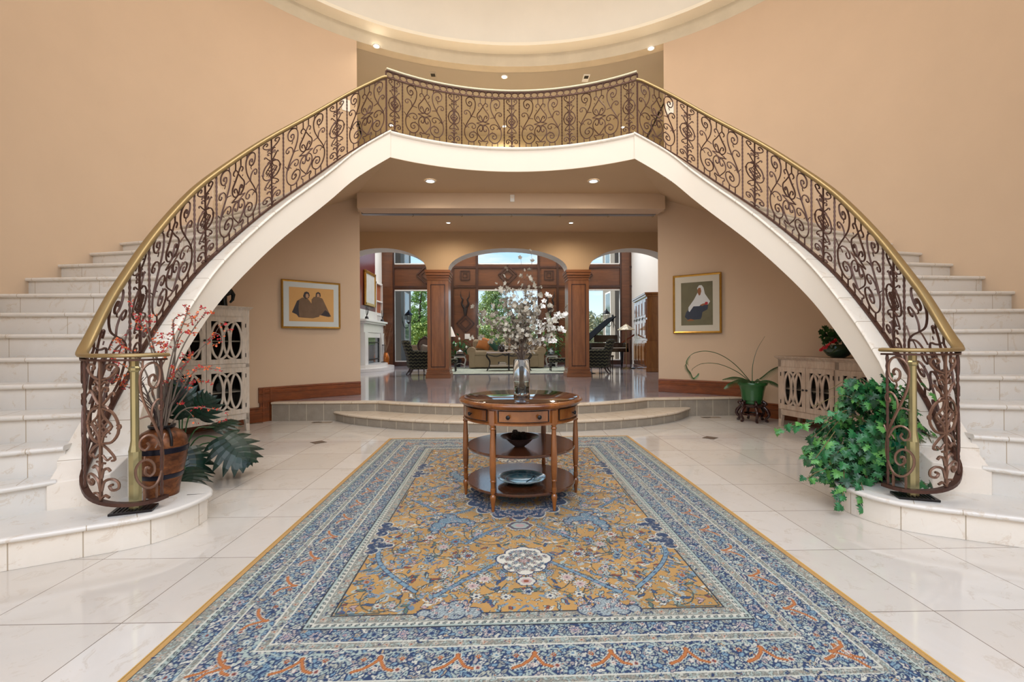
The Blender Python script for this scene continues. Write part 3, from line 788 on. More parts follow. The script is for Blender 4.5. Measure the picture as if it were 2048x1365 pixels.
def railing(sx, side):
    t = thing('stair_railing', '%s stair railing of scrolled brown ironwork with a brass handrail' % side, 'railing', (sx*-2.6, -1.7, R), 0, 'scrolled iron stair railings')
    K = dict(world=True, mx=sx)
    ss = np.linspace(0, RS[-1], 110)
    m = MB(); pts = [(rpos(s)[0], rpos(s)[1], topz(s)+.02) for s in ss]
    # smooth the corner where the rail meets the newel loop
    zz = np.array([p[2] for p in pts]); ker = np.ones(5)/5; zs = np.convolve(np.pad(zz, 2, 'edge'), ker, 'valid')
    pts = [(p[0], p[1], z) for p, z in zip(pts, zs)]
    ribbon_rail(m, pts, .066, [.026 if s < RS[44] else .026+.026*max(0, min(1,(s-RS[44])/.25)-.4*max(0,min(1,(s-1.5)/2))) for s in ss], 12); m.build('handrail', M['brass'], t, smooth=60, **K)
    m = MB(); flatbar(m, [(p[0], p[1], p[2]-.028) for p in pts], .03, .012); m.build('top_bar', M['iron'], t, **K)
    m = MB(); flatbar(m, [tuple(rpos(s)) for s in ss], .035, .022); m.build('bottom_bar', M['iron'], t, **K)
    y = lambda v: s_at_y(v)
    s257, s292 = y(-1.29), y(-1.07)
    nar_ = [(s257, s292), (y(-.52), y(-.26)), (y(.22), y(.50)), (y(1.03), y(1.25))]
    endw = RS[-1]
    wid_ = [(s292, y(-.52)), (y(-.26), y(.22)), (y(.50), y(1.03)), (y(1.25), endw)]
    for a, b in nar_:
        m = MB(); draw(m, NARROW, NX0, NX1, a, b, splace, .0068, 1, y1=455.); m.build('lattice_panel', M['iron'], t, smooth=60, **K)
    for a, b in wid_:
        m = MB(); draw(m, WIDE, WX0-8, WX1+8, a, b, splace, .0078, 1); m.build('scroll_panel', M['iron'], t, smooth=60, **K)
    # foot of the railing: wide panel on the back of the loop, lattice panel and half vine on its front
    sA = RS[8*4+6]; sB = RS[8*2+1]; sC = RS[8*1+6]
    m = MB(); draw(m, WIDE, WX0-8, WX1+8, sA+.03, s257, splace, .0085, 1); m.build('scroll_panel', M['iron'], t, smooth=60, **K)
    m = MB(); draw(m, NARROW, NX0, NX1, sB, sA+.01, splace, .0078, 1, y1=455.); m.build('lattice_panel', M['ironl'], t, smooth=60, **K)
    m = MB(); draw(m, VINE, 958., 1190., 0.0, sC+.01, splace, .0082, 1, flip=False); m.build('scroll_panel', M['ironl'], t, smooth=60, **K)
    for s in [sA+.02, s257, s292, y(-.52), y(-.26), y(.22), y(.50), y(1.03), y(1.25), .035]:
        m = MB(); twisted(m, splace, s); m.build('twisted_bar', M['iron'], t, smooth=60, **K)
    # clear sheet behind the ironwork
    sp = [s for s in ss if s > s_at_y(-.3)]
    m = MB(); o = -.012
    m.strip([off(s, o, .02) for s in sp], [(*off(s, o, 0)[:2], topz(s)-.02) for s in sp]); m.build('clear_sheet', M['panel'], t, **K)
    # newel post
    px, py = -2.515, -1.945+.03
    m = MB(); m.prism([(px+.034*math.cos(PI/8+k*PI/4), py+.034*math.sin(PI/8+k*PI/4)) for k in range(8)], R, .56)
    m.lathe([(.034, .56), (.026, .60), (.022, .63), (.022, 1.06), (.031, 1.07), (.031, 1.085), (.023, 1.095), (.023, ZN-.02)], 8, (px, py, 0))
    po = m.build('newel_post', M['brasspost'], t, **K)
    m = MB(); m.box((px, py-.01, R+.008), (.22, .13, .014), rz=.35)
    for k in range(9): m.box((px-.08+.02*k, py-.01+(-.08+.02*k)*.36, R+.017), (.006, .10, .006), rz=.35)
    pl_ = m.build('base_plate', M['dark'], t, bevel=.002, **K)
    return t
railing(1, 'left'); railing(-1, 'right')
# balcony railing
ZB = 4.19
def bplace(s, v):
    p = bal(s); return (p[0], p[1], ZB+.01 + v*.75)
t = thing('balcony_railing', 'concave balcony railing of scrolled brown ironwork with a band of rings along its top', 'railing', (0, 2.12, 4.165), 0)
K = dict(world=True)
N = 60
m = MB(); ribbon_rail(m, [(*bal(BL*i/N), ZB+.878) for i in range(N+1)], .06, .032, 12); m.build('handrail', M['creamrail'], t, smooth=60, **K)
m = MB()
for z in (ZB, ZB+.765, ZB+.855): flatbar(m, [(*bal(BL*i/N), z) for i in range(N+1)], .03, .014)
m.build('horizontal_bars', M['iron'], t, **K)
m = MB(); nr = 38
for k in range(nr):
    s = BL*(k+.5)/nr; c = bal(s); w = BL/nr*.5
    P = [(*bal(s+w*.98*math.cos(a)), ZB+.81+.036*math.sin(a)) for a in [2*PI*j/14 for j in range(14)]]
    m.tube(P, .006, 5, closed=True)
    m.box((*bal(BL*k/nr), ZB+.84), (.012, .012, .03)); 
m.build('ring_band', M['iron'], t, smooth=60, **K)
nw = .24; ww = (BL-5*nw)/4
for k in range(5):
    a = k*(nw+ww)
    m = MB(); draw(m, NARROW, NX0, NX1, a, a+nw, bplace, .0068, 1, y1=455.); m.build('lattice_panel', M['iron'], t, smooth=60, **K)
    for s in (a+.004, a+nw-.004):
        m = MB(); twisted(m, bplace, s); m.build('twisted_bar', M['iron'], t, smooth=60, **K)
    if k < 4:
        m = MB(); draw(m, WIDE, WX0-8, WX1+8, a+nw, a+nw+ww, bplace, .0078, 1); m.build('scroll_panel', M['iron'], t, smooth=60, **K)
for sx, c in ((0, 0), (BL, 1)):
    m = MB(); p = bal(sx); m.box((p[0], p[1], ZB+.42), (.02, .02, .86)); m.build('corner_post', M['iron'], t, **K)
m = MB(); m.strip([(*bal(BL*i/N, -.014), ZB+.02) for i in range(N+1)], [(*bal(BL*i/N, -.014), ZB+.76) for i in range(N+1)]); m.build('clear_sheet', M['panel'], t, **K)
# ------------------------------------------------------------------ the rug: pattern worked out as coloured knots on a fine grid
def rug():
    X0, X1, Y0, Y1 = -1.61, 1.43, -3.42, .965
    Wd, Ln = X1-X0, Y1-Y0; res = .0042
    nx, ny = int(Wd/res), int(Ln/res)
    rs = np.random.RandomState(5)
    u = (np.arange(nx)+.5)*res; v = (np.arange(ny)+.5)*res
    img = np.zeros((ny, nx, 3), np.float32)
    U, V_ = np.meshgrid(u, v)
    col = lambda *c: np.array(rgb(*c), np.float32)
    gold, ochre = col(200,154,88), col(196,144,66)
    navy, blue, lblue, pale, white, grey = col(40,58,94), col(64,88,122), col(124,154,170), col(172,184,174), col(212,208,192), col(150,150,138)
    rust, orange, pink, green, black = col(150,76,46), col(196,122,62), col(196,164,158), col(96,120,104), col(46,48,56)
    D = np.minimum(np.minimum(U, Wd-U), np.minimum(V_, Ln-V_))
    fieldn = rs.rand(ny//16+2, nx//16+2); 
    f = np.kron(fieldn, np.ones((16,16)))[:ny,:nx]
    img[:] = gold*(.9+.14*np.sin(V_*9+np.sin(U*5)*2)[...,None]*.6) 
    bands = [(.0,.028,gold),(.028,.034,black),(.034,.086,grey),(.086,.092,white),(.092,.112,pale),(.112,.118,black),(.118,.196,blue),(.196,.202,white),(.202,.228,grey),(.228,.234,white),(.234,.405,navy*.55+blue*.45),(.405,.411,white),(.411,.447,grey),(.447,.453,white),(.453,.535,navy*.6+blue*.4),(.535,.541,black),(.541,.556,pale),(.556,.575,white),(.575,.582,grey),(.582,.627,grey*1.05),(.627,.633,black)]
    for a, b, c in bands:
        img[(D >= a) & (D < b)] = c
    FD = .633
    def cells(size, seed, wob=.35):
        # irregular mosaic of leaf-like cells: returns distance to cell centre, edge closeness and a random id
        r2 = np.random.RandomState(seed); gx, gy = int(Wd/size)+3, int(Ln/size)+3
        jx, jy, rid = r2.rand(gy, gx), r2.rand(gy, gx), r2.rand(gy, gx)
        uu = U/size + wob*np.sin(V_*2*PI/(size*2.7)+np.sin(U*37)*1.5); vv = V_/size + wob*np.sin(U*2*PI/(size*3.1)+np.sin(V_*41)*1.5)
        ix, iy = np.floor(uu).astype(int), np.floor(vv).astype(int); f1 = np.full(U.shape, 9., np.float32); f2 = f1.copy(); idd = np.zeros(U.shape, np.float32)
        for dx in (-1, 0, 1):
            for dy in (-1, 0, 1):
                cx = np.clip(ix+dx, 0, gx-1); cy = np.clip(iy+dy, 0, gy-1)
                d = np.hypot(cx+.15+.7*jx[cy, cx]-uu, cy+.15+.7*jy[cy, cx]-vv)
                nearer = d < f1; f2 = np.where(nearer, f1, np.minimum(f2, d)); idd = np.where(nearer, rid[cy, cx], idd); f1 = np.where(nearer, d, f1)
        return f1, f2-f1, idd
    def mosaic(mask, cl_, pal, edge, thr=.20, dot=None, dens=1.0, back=None):
        f1, e, idd = cl_
        k = (idd*997 % 1*len(pal)).astype(int); P_ = np.array(pal, np.float32)[k]
        on = (idd < dens)
        sub = np.where((e < thr)[..., None], edge, P_)
        if back is not None: sub = np.where(on[..., None], np.where((e < thr)[..., None], back, np.where((e < thr+.16)[..., None], edge, P_)), back)
        if dot is not None: sub = np.where(((f1 < .13) & on)[..., None], dot, sub)
        img[mask] = sub[mask]
    cB, cS, cF, cT = cells(.024, 1), cells(.0125, 2), cells(.036, 3, .5), cells(.017, 4)
    palB = [pale, lblue, white*.9, pale, grey, lblue*.8+pale*.2, pale*.8+gold*.2, white, pink*.5+pale*.4, pale]
    nb = navy*.9+blue*.1
    for a, b in ((.118,.196),(.234,.405),(.453,.535)): mosaic((D >= a) & (D < b), cB, palB, nb, .24, navy)
    for a, b in ((.034,.086),(.202,.228),(.411,.447),(.582,.627)): mosaic((D >= a) & (D < b), cS, [grey, pale*.9, grey*1.1, pale, grey*.9+orange*.15, white*.85], grey*.55, .16, None)
    fm_ = D >= .633
    bg_ = img.copy()
    mosaic(fm_, cF, [lblue, pale, blue, pale*.8+pink*.2, lblue, green*.5+pale*.5, white, lblue*.7+navy*.3], black*.8, .10, rust, .34, back=None)
    f1_, e_, id_ = cF; off_ = fm_ & ((id_ >= .34) | (e_ < .20)); img[off_] = bg_[off_]
    f1_, e_, id_ = cT; on_ = off_ & (id_ < .20) & (e_ > .22); img[on_] = (black*.6+blue*.3); on_ = off_ & (id_ < .20) & (e_ > .36); img[on_] = pale*.9
    def win(cx, cy, r):
        i0 = max(int((cx-r)/res), 0); i1 = min(int((cx+r)/res)+2, nx); j0 = max(int((cy-r)/res), 0); j1 = min(int((cy+r)/res)+2, ny)
        if i1 <= i0 or j1 <= j0: return None
        return slice(j0, j1), slice(i0, i1), U[j0:j1, i0:i1]-cx, V_[j0:j1, i0:i1]-cy
    def flower(cx, cy, r, n, c1, c2, cc, outline=black, rot=0.):
        w = win(cx, cy, r*1.25)
        if w is None: return
        a, b, x, y = w; rr = np.hypot(x, y); th = np.arctan2(y, x)+rot
        k = .78+.22*np.cos(n*th); sub = img[a, b]
        sub[rr < r*k*1.12+res*.3] = outline; sub[rr < r*k*.98] = c1; sub[rr < r*k*.66] = c2; sub[rr < r*.3] = cc; sub[rr < r*.12] = outline
    def leaf(cx, cy, l, w_, ang, c, outline=black):
        w = win(cx, cy, l*1.1)
        if w is None: return
        a, b, x, y = w; xr = x*math.cos(ang)+y*math.sin(ang); yr = -x*math.sin(ang)+y*math.cos(ang)+.25*w_*np.sin(xr/l*6)
        k = np.clip(1-(xr/l)**2, 0, 1); sub = img[a, b]
        sub[np.abs(yr) < w_*k+res*.6*(k > .05)] = outline; sub[np.abs(yr) < w_*k-res*.5] = c
    def line(pts, wd, c, outline=None):
        for (x0, y0), (x1, y1) in zip(pts[:-1], pts[1:]):
            L = math.hypot(x1-x0, y1-y0); n = max(2, int(L/(res*.7)))
            for k in range(n):
                x = x0+(x1-x0)*k/n; y = y0+(y1-y0)*k/n
                w = win(x, y, wd+res)
                if w is None: continue
                a, b, dx, dy = w; q = dx*dx+dy*dy; sub = img[a, b]
                if outline is not None: sub[(q < (wd+res)**2) & (q >= (wd)**2)] = np.where((sub[(q < (wd+res)**2) & (q >= wd**2)] == c).all(1)[:,None], c, outline)
                sub[q < wd*wd] = c
    # ---- field: scrolling vines, leaves, palmettes (mirror symmetric about both axes)
    cx0, cy0 = Wd/2, Ln/2; hx, hy = cx0-FD, cy0-FD
    def sym(fn, x, y, *a, ang=None):
        for sx in (-1, 1):
            for sy in (-1, 1):
                if ang is None: fn(cx0+sx*x, cy0+sy*y, *a)
                else:
                    g = ang if sx*sy > 0 else -ang
                    fn(cx0+sx*x, cy0+sy*y, *(a[:2]), g, *(a[2:]))
    for k in range(26):
        x, y = rs.rand()*hx, rs.rand()*hy; r0 = .08+.16*rs.rand(); ph = rs.rand()*6.28; tw = rs.choice([-1, 1])
        P = []
        for j in range(16):
            t = j/15; rr = r0*(1-.75*t); P.append((x+rr*math.cos(ph+tw*t*5), y+rr*math.sin(ph+tw*t*5)))
        P = [(min(max(a, 0), hx-.01), min(max(b, 0), hy-.01)) for a, b in P]
        for sx in (-1, 1):
            for sy in (-1, 1): line([(cx0+sx*a, cy0+sy*b) for a, b in P], .0035, black*.7+green*.3)
    cl = [lblue, pale, white, pink, blue, lblue, pale, green, rust]
    for k in range(330):
        x, y = rs.rand()*(hx-.02), rs.rand()*(hy-.02); c = cl[rs.randint(len(cl))]
        sym(leaf, x, y, .016+.018*rs.rand(), .006+.004*rs.rand(), c, black*.8+blue*.2, ang=rs.rand()*3.14)
    for k in range(110):
        x, y = rs.rand()*(hx-.03), rs.rand()*(hy-.03); r = .013+.017*rs.rand()
        sym(flower, x, y, r, rs.choice([5, 6, 8]), [lblue, pale, white, pale, lblue][rs.randint(5)], [blue, pink, white, orange][rs.randint(4)], [rust, navy, orange, pink][rs.randint(4)], black*.7+blue*.3)
    for k in range(22):
        x, y = rs.rand()*(hx-.06), rs.rand()*(hy-.06); r = .035+.015*rs.rand()
        sym(flower, x, y, r, 11, [pale, white, lblue][rs.randint(3)], [blue, pink][rs.randint(2)], [pink, rust][rs.randint(2)], black)
    # long ribbed blue stems
    for (x0, y0, x1, y1, bend) in ((.10, 1.05, .45, 1.42, .0), (.84, .85, .55, 1.38, .1), (.12, .62, .34, .86, .02), (.3, .2, .65, .42, -.08), (.78, .1, .6, .3, 0)):
        P = []
        for j in range(14):
            t = j/13; P.append((x0+(x1-x0)*t+bend*math.sin(PI*t), y0+(y1-y0)*t-bend*.3*math.sin(PI*t)))
        for sx in (-1, 1):
            for sy in (-1, 1): line([(cx0+sx*a, cy0+sy*b) for a, b in P], .010, lblue, black*.7+navy*.3)
        for sx in (-1, 1):
            for sy in (-1, 1):
                for (a, b) in P[1:-1]: leaf(cx0+sx*a, cy0+sy*b, .012, .003, .6, white, blue)
    # curling light-blue cloud shapes
    def blob(cx, cy, parts, c, oc, fill=True, k_=.86):
        tmp = cT; base_ = np.where((tmp[1] < (.2 if fill else -1))[..., None], c*.55, np.where((tmp[2] < .35)[..., None], c*.8+white*.2, c))
        for grow, cc in ((.008, oc), (0, None)):
            for (dx, dy, r) in parts:
                r = r*k_
                w = win(cx+dx, cy+dy, r+grow)
                if w is None: continue
                a, b, x, y = w; q_ = (x*x+y*y) < (r+grow)**2; img[a, b][q_] = cc if cc is not None else base_[a, b][q_]
    for sx in (-1, 1):
        for sy in (-1, 1):
            parts = [(0,0,.055),(sx*.04,sy*.07,.05),(sx*.055,sy*.13,.038),(sx*.05,sy*.18,.024),(-sx*.06,-sy*.01,.05),(-sx*.12,sy*.005,.045),(-sx*.17,sy*.04,.032),(-sx*.175,sy*.08,.02),(-sx*.03,-sy*.07,.04),(sx*.01,-sy*.1,.026)]
            ox, oy = cx0+sx*.50, cy0+sy*.50
            blob(ox, oy, parts, lblue, navy)
            for k in range(26):
                q = parts[rs.randint(len(parts))]; flower(ox+q[0]+(rs.rand()-.5)*q[2], oy+q[1]+(rs.rand()-.5)*q[2], .010, 5, white, pink, blue, blue)
    # navy lobes biting into the field from both long sides and white lobes at the ends
    for sx in (-1, 1):
        for sy in (-1, 1):
            ox = cx0+sx*hx
            for oy_ in (.62, .86):
                oy = cy0+sy*oy_; blob(ox-sx*.0, oy, [(0,0,.07),(-sx*.05,0,.055),(-sx*.09,0,.035),(0,.07,.06),(0,-.07,.06)], navy*.6+blue*.4, white, True, .62)
                for k in range(12): flower(ox-sx*rs.rand()*.1, oy+(rs.rand()-.5)*.16, .011, 5, pale, white, rust, navy)
        for sy in (-1, 1):
            oy = cy0+sy*hy
            blob(cx0+sx*.34, oy, [(0,0,.07),(-.08*sx,0,.055),(.08*sx,0,.055),(0,-sy*.06,.05),(.05*sx,-sy*.05,.045),(.14*sx,0,.04)], lblue*.6+white*.4, navy, True, .66)
            for k in range(24): flower(cx0+sx*.34+(rs.rand()-.5)*.22, oy-sy*rs.rand()*.09, .012, 6, white, pink, rust, navy)
    # centre medallion, pendants
    def medallion(cx, cy, r, n, layers, asp=1.2):
        w = win(cx, cy, r*1.5)
        a, b, x, y = w; rr = np.hypot(x*1.0, y/asp); th = np.arctan2(y/asp, x)
        k = .86+.14*np.abs(np.cos(n*th/2)); sub = img[a, b]
        for f_, c in layers: sub[rr < r*k*f_] = c
    medallion(cx0, cy0, .40, 16, [(1.03, white), (1.0, navy*.5+blue*.4), (.7, white), (.68, gold), (.42, white), (.40, lblue)], 1.25)
    for k in range(170):
        a = rs.rand()*6.28; q = rs.rand()**.5*.37; x, y = abs(q*math.cos(a)), abs(q*1.25*math.sin(a))
        sym(flower, x, y, .013, 6, [pale, lblue, white][rs.randint(3)], pink, rust, navy)
    for sy in (-1, 1):
        py = cy0+sy*.60
        medallion(cx0, py, .085, 6, [(1.1, white), (1.0, navy*.5+pink*.2), (.7, pale), (.4, pink)], .8)
        py = cy0+sy*1.08
        blob(cx0, py, [(0,0,.085),(.09,.02,.06),(-.09,.02,.06),(.06,-.07,.05),(-.06,-.07,.05),(.05,.09,.05),(-.05,.09,.05),(0,.12,.04),(0,-.11,.045)], col(226,220,204), navy, False, 1.05)
        blob(cx0, py, [(0,0,.03)], pink, rust)
        for k in range(60):
            x, y = rs.rand()*.13, (rs.rand()-.5)*.24
            if x*x+y*y < .13**2:
                for sx in (-1, 1): flower(cx0+sx*x, py+y, .010+.006*rs.rand(), 6, [pale, lblue, grey][rs.randint(3)], [pink, blue, rust][rs.randint(3)], navy, black*.5+grey*.5)
        medallion(cx0, cy0+sy*1.3, .05, 6, [(1.1, navy), (.95, white), (.6, pink), (.3, rust)], .9)
    # ---- borders: repeat motifs along each side
    def along(d, sp, fn, half=False):
        for side in range(4):
            L = (Wd if side % 2 == 0 else Ln) - 2*d; n = max(2, int(round(L/sp)))
            for k in range(n+1 if not half else n):
                s = d + L*((k+.5)/n if half else k/n)
                if side == 0: p = (s, d, 0.)
                elif side == 1: p = (Wd-d, s, PI/2)
                elif side == 2: p = (Wd-s, Ln-d, PI)
                else: p = (d, Ln-s, -PI/2)
                fn(p[0], p[1], p[2], k)
    def scat(d, w_, dens, cs, r=.008):
        # small leaves and blossoms scattered in the band centred on d
        per = 2*(Wd+Ln); n = int(per*w_*dens)
        for k in range(n):
            side = rs.choice(4, p=[Wd/per, Ln/per, Wd/per, Ln/per]); dd = d+(rs.rand()-.5)*w_*.92; L = (Wd if side % 2 == 0 else Ln)-2*dd; s = dd+rs.rand()*L
            p = [(s, dd), (Wd-dd, s), (Wd-s, Ln-dd), (dd, Ln-s)][side]
            if rs.rand() < .5: leaf(p[0], p[1], r*(1+rs.rand()*.8), r*.42, rs.rand()*3.14, cs[rs.randint(len(cs))], navy)
            else: flower(p[0], p[1], r*(.7+.5*rs.rand()), 5, cs[rs.randint(len(cs))], cs[rs.randint(len(cs))], [navy, rust, blue][rs.randint(3)], navy)
    def bandfill(a, b, dens, cs, r):
        scat((a+b)/2, b-a, dens, cs, r)
    floral = [pale, lblue, white, grey, pale, lblue, pink*.7+pale*.3, gold*.6+pale*.4, pale]
    bandfill(.118, .196, 260, floral, .012); bandfill(.453, .535, 260, floral, .012); bandfill(.234, .405, 330, floral, .0145)
    for a, b in ((.034, .086), (.202, .228), (.411, .447), (.582, .627)):
        bandfill(a, b, 500, [grey*.8, pale, green*.5+grey*.5, orange*.5+grey*.5, white, lblue*.6+grey*.4], .0065)
    for d in (.102, .562):
        along(d, .034, lambda x, y, a, k: leaf(x, y, .013, .005, a+.5, pale, black))
    along(.157, .12, lambda x, y, a, k: flower(x, y, .026, 8, [white, pale, pink*.6+white*.4][k % 3], lblue, [navy, rust][k % 2], navy))
    along(.494, .12, lambda x, y, a, k: flower(x, y, .027, 8, [pale, pink*.6+white*.4, pale][k % 3], blue, [pink, navy][k % 2], navy))
    along(.06, .11, lambda x, y, a, k: flower(x, y, .015, 6, orange*.6+white*.4, pale, rust, grey))
    along(.604, .11, lambda x, y, a, k: flower(x, y, .014, 6, orange*.6+white*.4, pale, rust, grey))
    along(.429, .10, lambda x, y, a, k: flower(x, y, .013, 6, orange*.5+white*.5, pale, rust, grey))
    def cartouche(x, y, a, k):
        ca, sa = math.cos(a), math.sin(a); T = lambda p, q: (x+p*ca-q*sa, y+p*sa+q*ca)
        flower(*T(0, .03), .024, 8, pale, white, lblue, navy); flower(*T(.07, -.035), .026, 8, pale, pink*.5+white*.5, rust, navy); flower(*T(-.07, -.035), .026, 8, pale, pink*.5+white*.5, rust, navy)
        line([T(-.145, .045), T(-.10, .065), T(-.05, .055), T(0, .078), T(.05, .055), T(.10, .065), T(.145, .045)], .0035, pale)
    along(.32, .29, cartouche, True)
    def bird(x, y, a, k):
        ca, sa = math.cos(a), math.sin(a); T = lambda p, q: (x+p*ca-q*sa, y+p*sa+q*ca)
        for wd_, c in ((.0105, white), (.0080, rust*.6+black*.4), (.0056, orange*.8+rust*.2)):
            line([T(-.088, -.042), T(-.05, -.026), T(-.018, .002), T(0, .030), T(.014, .0), T(.03, -.028), T(.062, -.04)], wd_, c)
            w = win(*T(0, .036), wd_*1.6)
            if w: img[w[0], w[1]][(w[2]**2+w[3]**2) < (wd_*1.5)**2] = c
        flower(*T(-.005, -.028), .012, 6, pink, white, rust, white)
    along(.32, .29, bird)
    along(.345, .145, lambda x, y, a, k: flower(x, y, .014, 6, rust, orange, navy, pale), True)
    # woven irregularity: each knot differs slightly
    img[:] = img*.93+.0; img *= (1+.12*(rs.rand(ny, nx, 1)-.5)); img = np.clip(img, 0, 1)
    # mesh grid with one colour per vertex, slightly domed edges
    zz = np.full((ny, nx), .012, np.float32)
    me = bpy.data.meshes.new('persian_rug')
    verts = np.stack([U-Wd/2, V_-Ln/2, zz], -1).reshape(-1, 3)
    idx = np.arange(nx*ny).reshape(ny, nx)
    q = np.stack([idx[:-1,:-1], idx[:-1,1:], idx[1:,1:], idx[1:,:-1]], -1).reshape(-1, 4)
    me.vertices.add(len(verts)); me.vertices.foreach_set('co', verts.astype(np.float32).ravel())
    me.loops.add(q.size); me.loops.foreach_set('vertex_index', q.astype(np.int32).ravel())
    me.polygons.add(len(q)); me.polygons.foreach_set('loop_start', np.arange(0, q.size, 4, dtype=np.int32))
    me.update(); ca = me.color_attributes.new('knots', 'FLOAT_COLOR', 'POINT')
    ca.data.foreach_set('color', np.concatenate([img.reshape(-1, 3), np.ones((nx*ny, 1), np.float32)], 1).astype(np.float32).ravel())
    t = NT('knotted_wool'); at = t.N('ShaderNodeAttribute', attribute_name='knots'); n = t.noise(t.coord(), 260, 2)
    w_ = t.noise(t.coord(scale=(1, 6, 1)), 5, 3)
    c = t.mix(t.math('MULTIPLY', n, .35), at.outputs['Color'], t.mix(.5, at.outputs['Color'], (.02,.02,.03)))
    t.base(c, .95, 0, .1); t.b.inputs['Sheen Weight'].default_value = .15; t.bump(n, .5, .004)
    me.materials.append(t.m)
    o = bpy.data.objects.new('persian_rug', me); C.objects.link(o); o.location = ((X0+X1)/2, (Y0+Y1)/2, 0.001)
    tag(o, 'large patterned rug with a gold field and wide blue floral borders under the round table', 'rug')
    m = MB(); a, b = Wd/2, Ln/2
    m.bx(-a-.004, a+.004, -b-.004, -b+.004, 0, .012); m.bx(-a-.004, a+.004, b-.004, b+.004, 0, .012); m.bx(-a-.004, -a+.004, -b, b, 0, .012); m.bx(a-.004, a+.004, -b, b, 0, .012)
    m.build('edge_binding', simple('gold_binding', rgb(204,158,84), .9), o)
rug()

# ------------------------------------------------------------------ round table
TX, TY = -.05, -1.192
ZRUG = .0135
t = thing('round_table', 'round wooden drum table with six turned legs, two shelves and small drawers on the rug', 'table', (TX, TY, ZRUG))
m = MB(); m.lathe([(0, .752), (.462, .752), (.478, .757), (.488, .768), (.492, .778), (.488, .788), (.478, .7945), (.465, .7965), (.462, .7955), (.455, .7965), (0, .7965)], 72)
m.v = [(x, y, z-ZRUG) for x, y, z in m.v]
m.build('tabletop', [M['tablew']], t, smooth=40)
m = MB(); m.lathe([(0, .797-ZRUG), (.448, .797-ZRUG), (.452, .7985-ZRUG), (.448, .8-ZRUG), (0, .8-ZRUG)], 72)
m.build('polished_center', M['tabled'], t, smooth=40, label='dark mirror-polished centre of the tabletop')
m = MB(); z = lambda a: a-ZRUG
m.lathe([(0, z(.64)), (.438, z(.64)), (.44, z(.645)), (.44, z(.752)), (0, z(.752))], 72); m.build('apron', M['tablew'], t, smooth=40)
m = MB(); m.lathe([(.442, z(.634)), (.452, z(.636)), (.452, z(.648)), (.442, z(.650))], 72, cap=False); m.build('apron_bead', M['tablew'], t, smooth=40)
for k in range(6):
    a = -PI/2 + k*PI/3      # drawer centres face the viewer
    d = MB(); P0 = []; 
    for j in range(13):
        an = a - .40 + .80*j/12; P0.append(an)
    rings = [[(.441*math.cos(an), .441*math.sin(an), z(.662)), (.449*math.cos(an), .449*math.sin(an), z(.664)), (.449*math.cos(an), .449*math.sin(an), z(.738)), (.441*math.cos(an), .441*math.sin(an), z(.74))] for an in P0]
    d.sweep(rings)
    dr = d.build('drawer', M['tablew'], t, smooth=40)
    e = MB()
    for q in (-.417, .417): 
        e.box((.445*math.cos(a+q), .445*math.sin(a+q), z(.701)), (.004, .006, .084), rz=a+q)
    for zz in (.660, .742): e.tube([(.4455*math.cos(an), .4455*math.sin(an), z(zz)) for an in P0], .0022, 4)
    e.build('drawer_gap', M['dark'], t)
    for q in ((-.24, .24) if k % 3 == 0 else (-.05,) if k in (1, 4) else (.05,)):
        kb = MB(); R_ = Matrix.Translation((.449*math.cos(a+q), .449*math.sin(a+q), z(.70))) @ Matrix.Rotation(a+q, 4, 'Z') @ Matrix.Rotation(PI/2, 4, 'Y')
        kk = MB(); kk.lathe([(.004, 0), (.004, .012), (.013, .016), (.0155, .024), (.011, .030), (0, .031)], 14)
        kb.merge(kk, R_); kb.build('knob', M['dark'], dr, smooth=50)
lp = [(.006, 0), (.010, .0), (.013, .035), (.016, .06), (.021, .085), (.023, .10), (.020, .112), (.012, .122), (.015, .130), (.018, .136), (.018, .165), (.014, .168), (.0155, .172), (.0155, .21), (.020, .214), (.020, .222), (.0155, .226), (.019, .236), (.0225, .28), (.0235, .36), (.022, .44), (.019, .52), (.016, .575), (.0155, .585), (.021, .590), (.021, .600), (.015, .606), (.020, .615), (.020, .622)]
for k in range(6):
    a = -PI/3*1 + k*PI/3 ; x, y = .442*math.cos(a), .442*math.sin(a)
    m = MB(); m.lathe(lp, 18, (x, y, 0)); m.build('leg', M['tablew'], t, smooth=50)
    m = MB(); m.box((.44*math.cos(a), .44*math.sin(a), z(.686)), (.032, .044, .105), rz=a); m.build('corner_block', M['tablew'], t, bevel=.002)
for zz, w_ in ((.41, 'upper'), (.135, 'lower')):
    m = MB(); m.lathe([(0, z(zz-.012)), (.422, z(zz-.012)), (.432, z(zz-.006)), (.432, z(zz+.004)), (.426, z(zz+.010)), (0, z(zz+.010))], 64); m.build('shelf', M['shelfw'], t, smooth=40)
# bowl of cones on the upper shelf
b = thing('metal_bowl', 'grey pewter bowl with a wide rim holding dark pine cones, on the upper table shelf', 'bowl', (TX-.015, TY-.12, .42))
m = MB(); m.lathe([(0, 0), (.035, 0), (.04, .004), (.075, .030), (.100, .055), (.108, .066), (.148, .078), (.150, .081), (.105, .070), (.09, .052), (.06, .026), (0, .012)], 48); m.build('bowl_body', simple('pewter', rgb(120,112,116), .28, .85, var=.1), b, smooth=60)
rs_ = random.Random(4)
def cone(m, c, r, tilt):
    for i in range(9):
        zc = -r + 2*r*i/8; rad = r*.8*math.sqrt(max(.08, 1-(i/8-.35)**2*1.6))
        for k in range(9):
            a = 2*PI*(k+.5*(i % 2))/9
            m.box((c[0]+rad*.7*math.cos(a), c[1]+rad*.7*math.sin(a)+zc*tilt, c[2]+zc), (rad*.55, rad*.45, r*.1), rz=a, taper=.6)
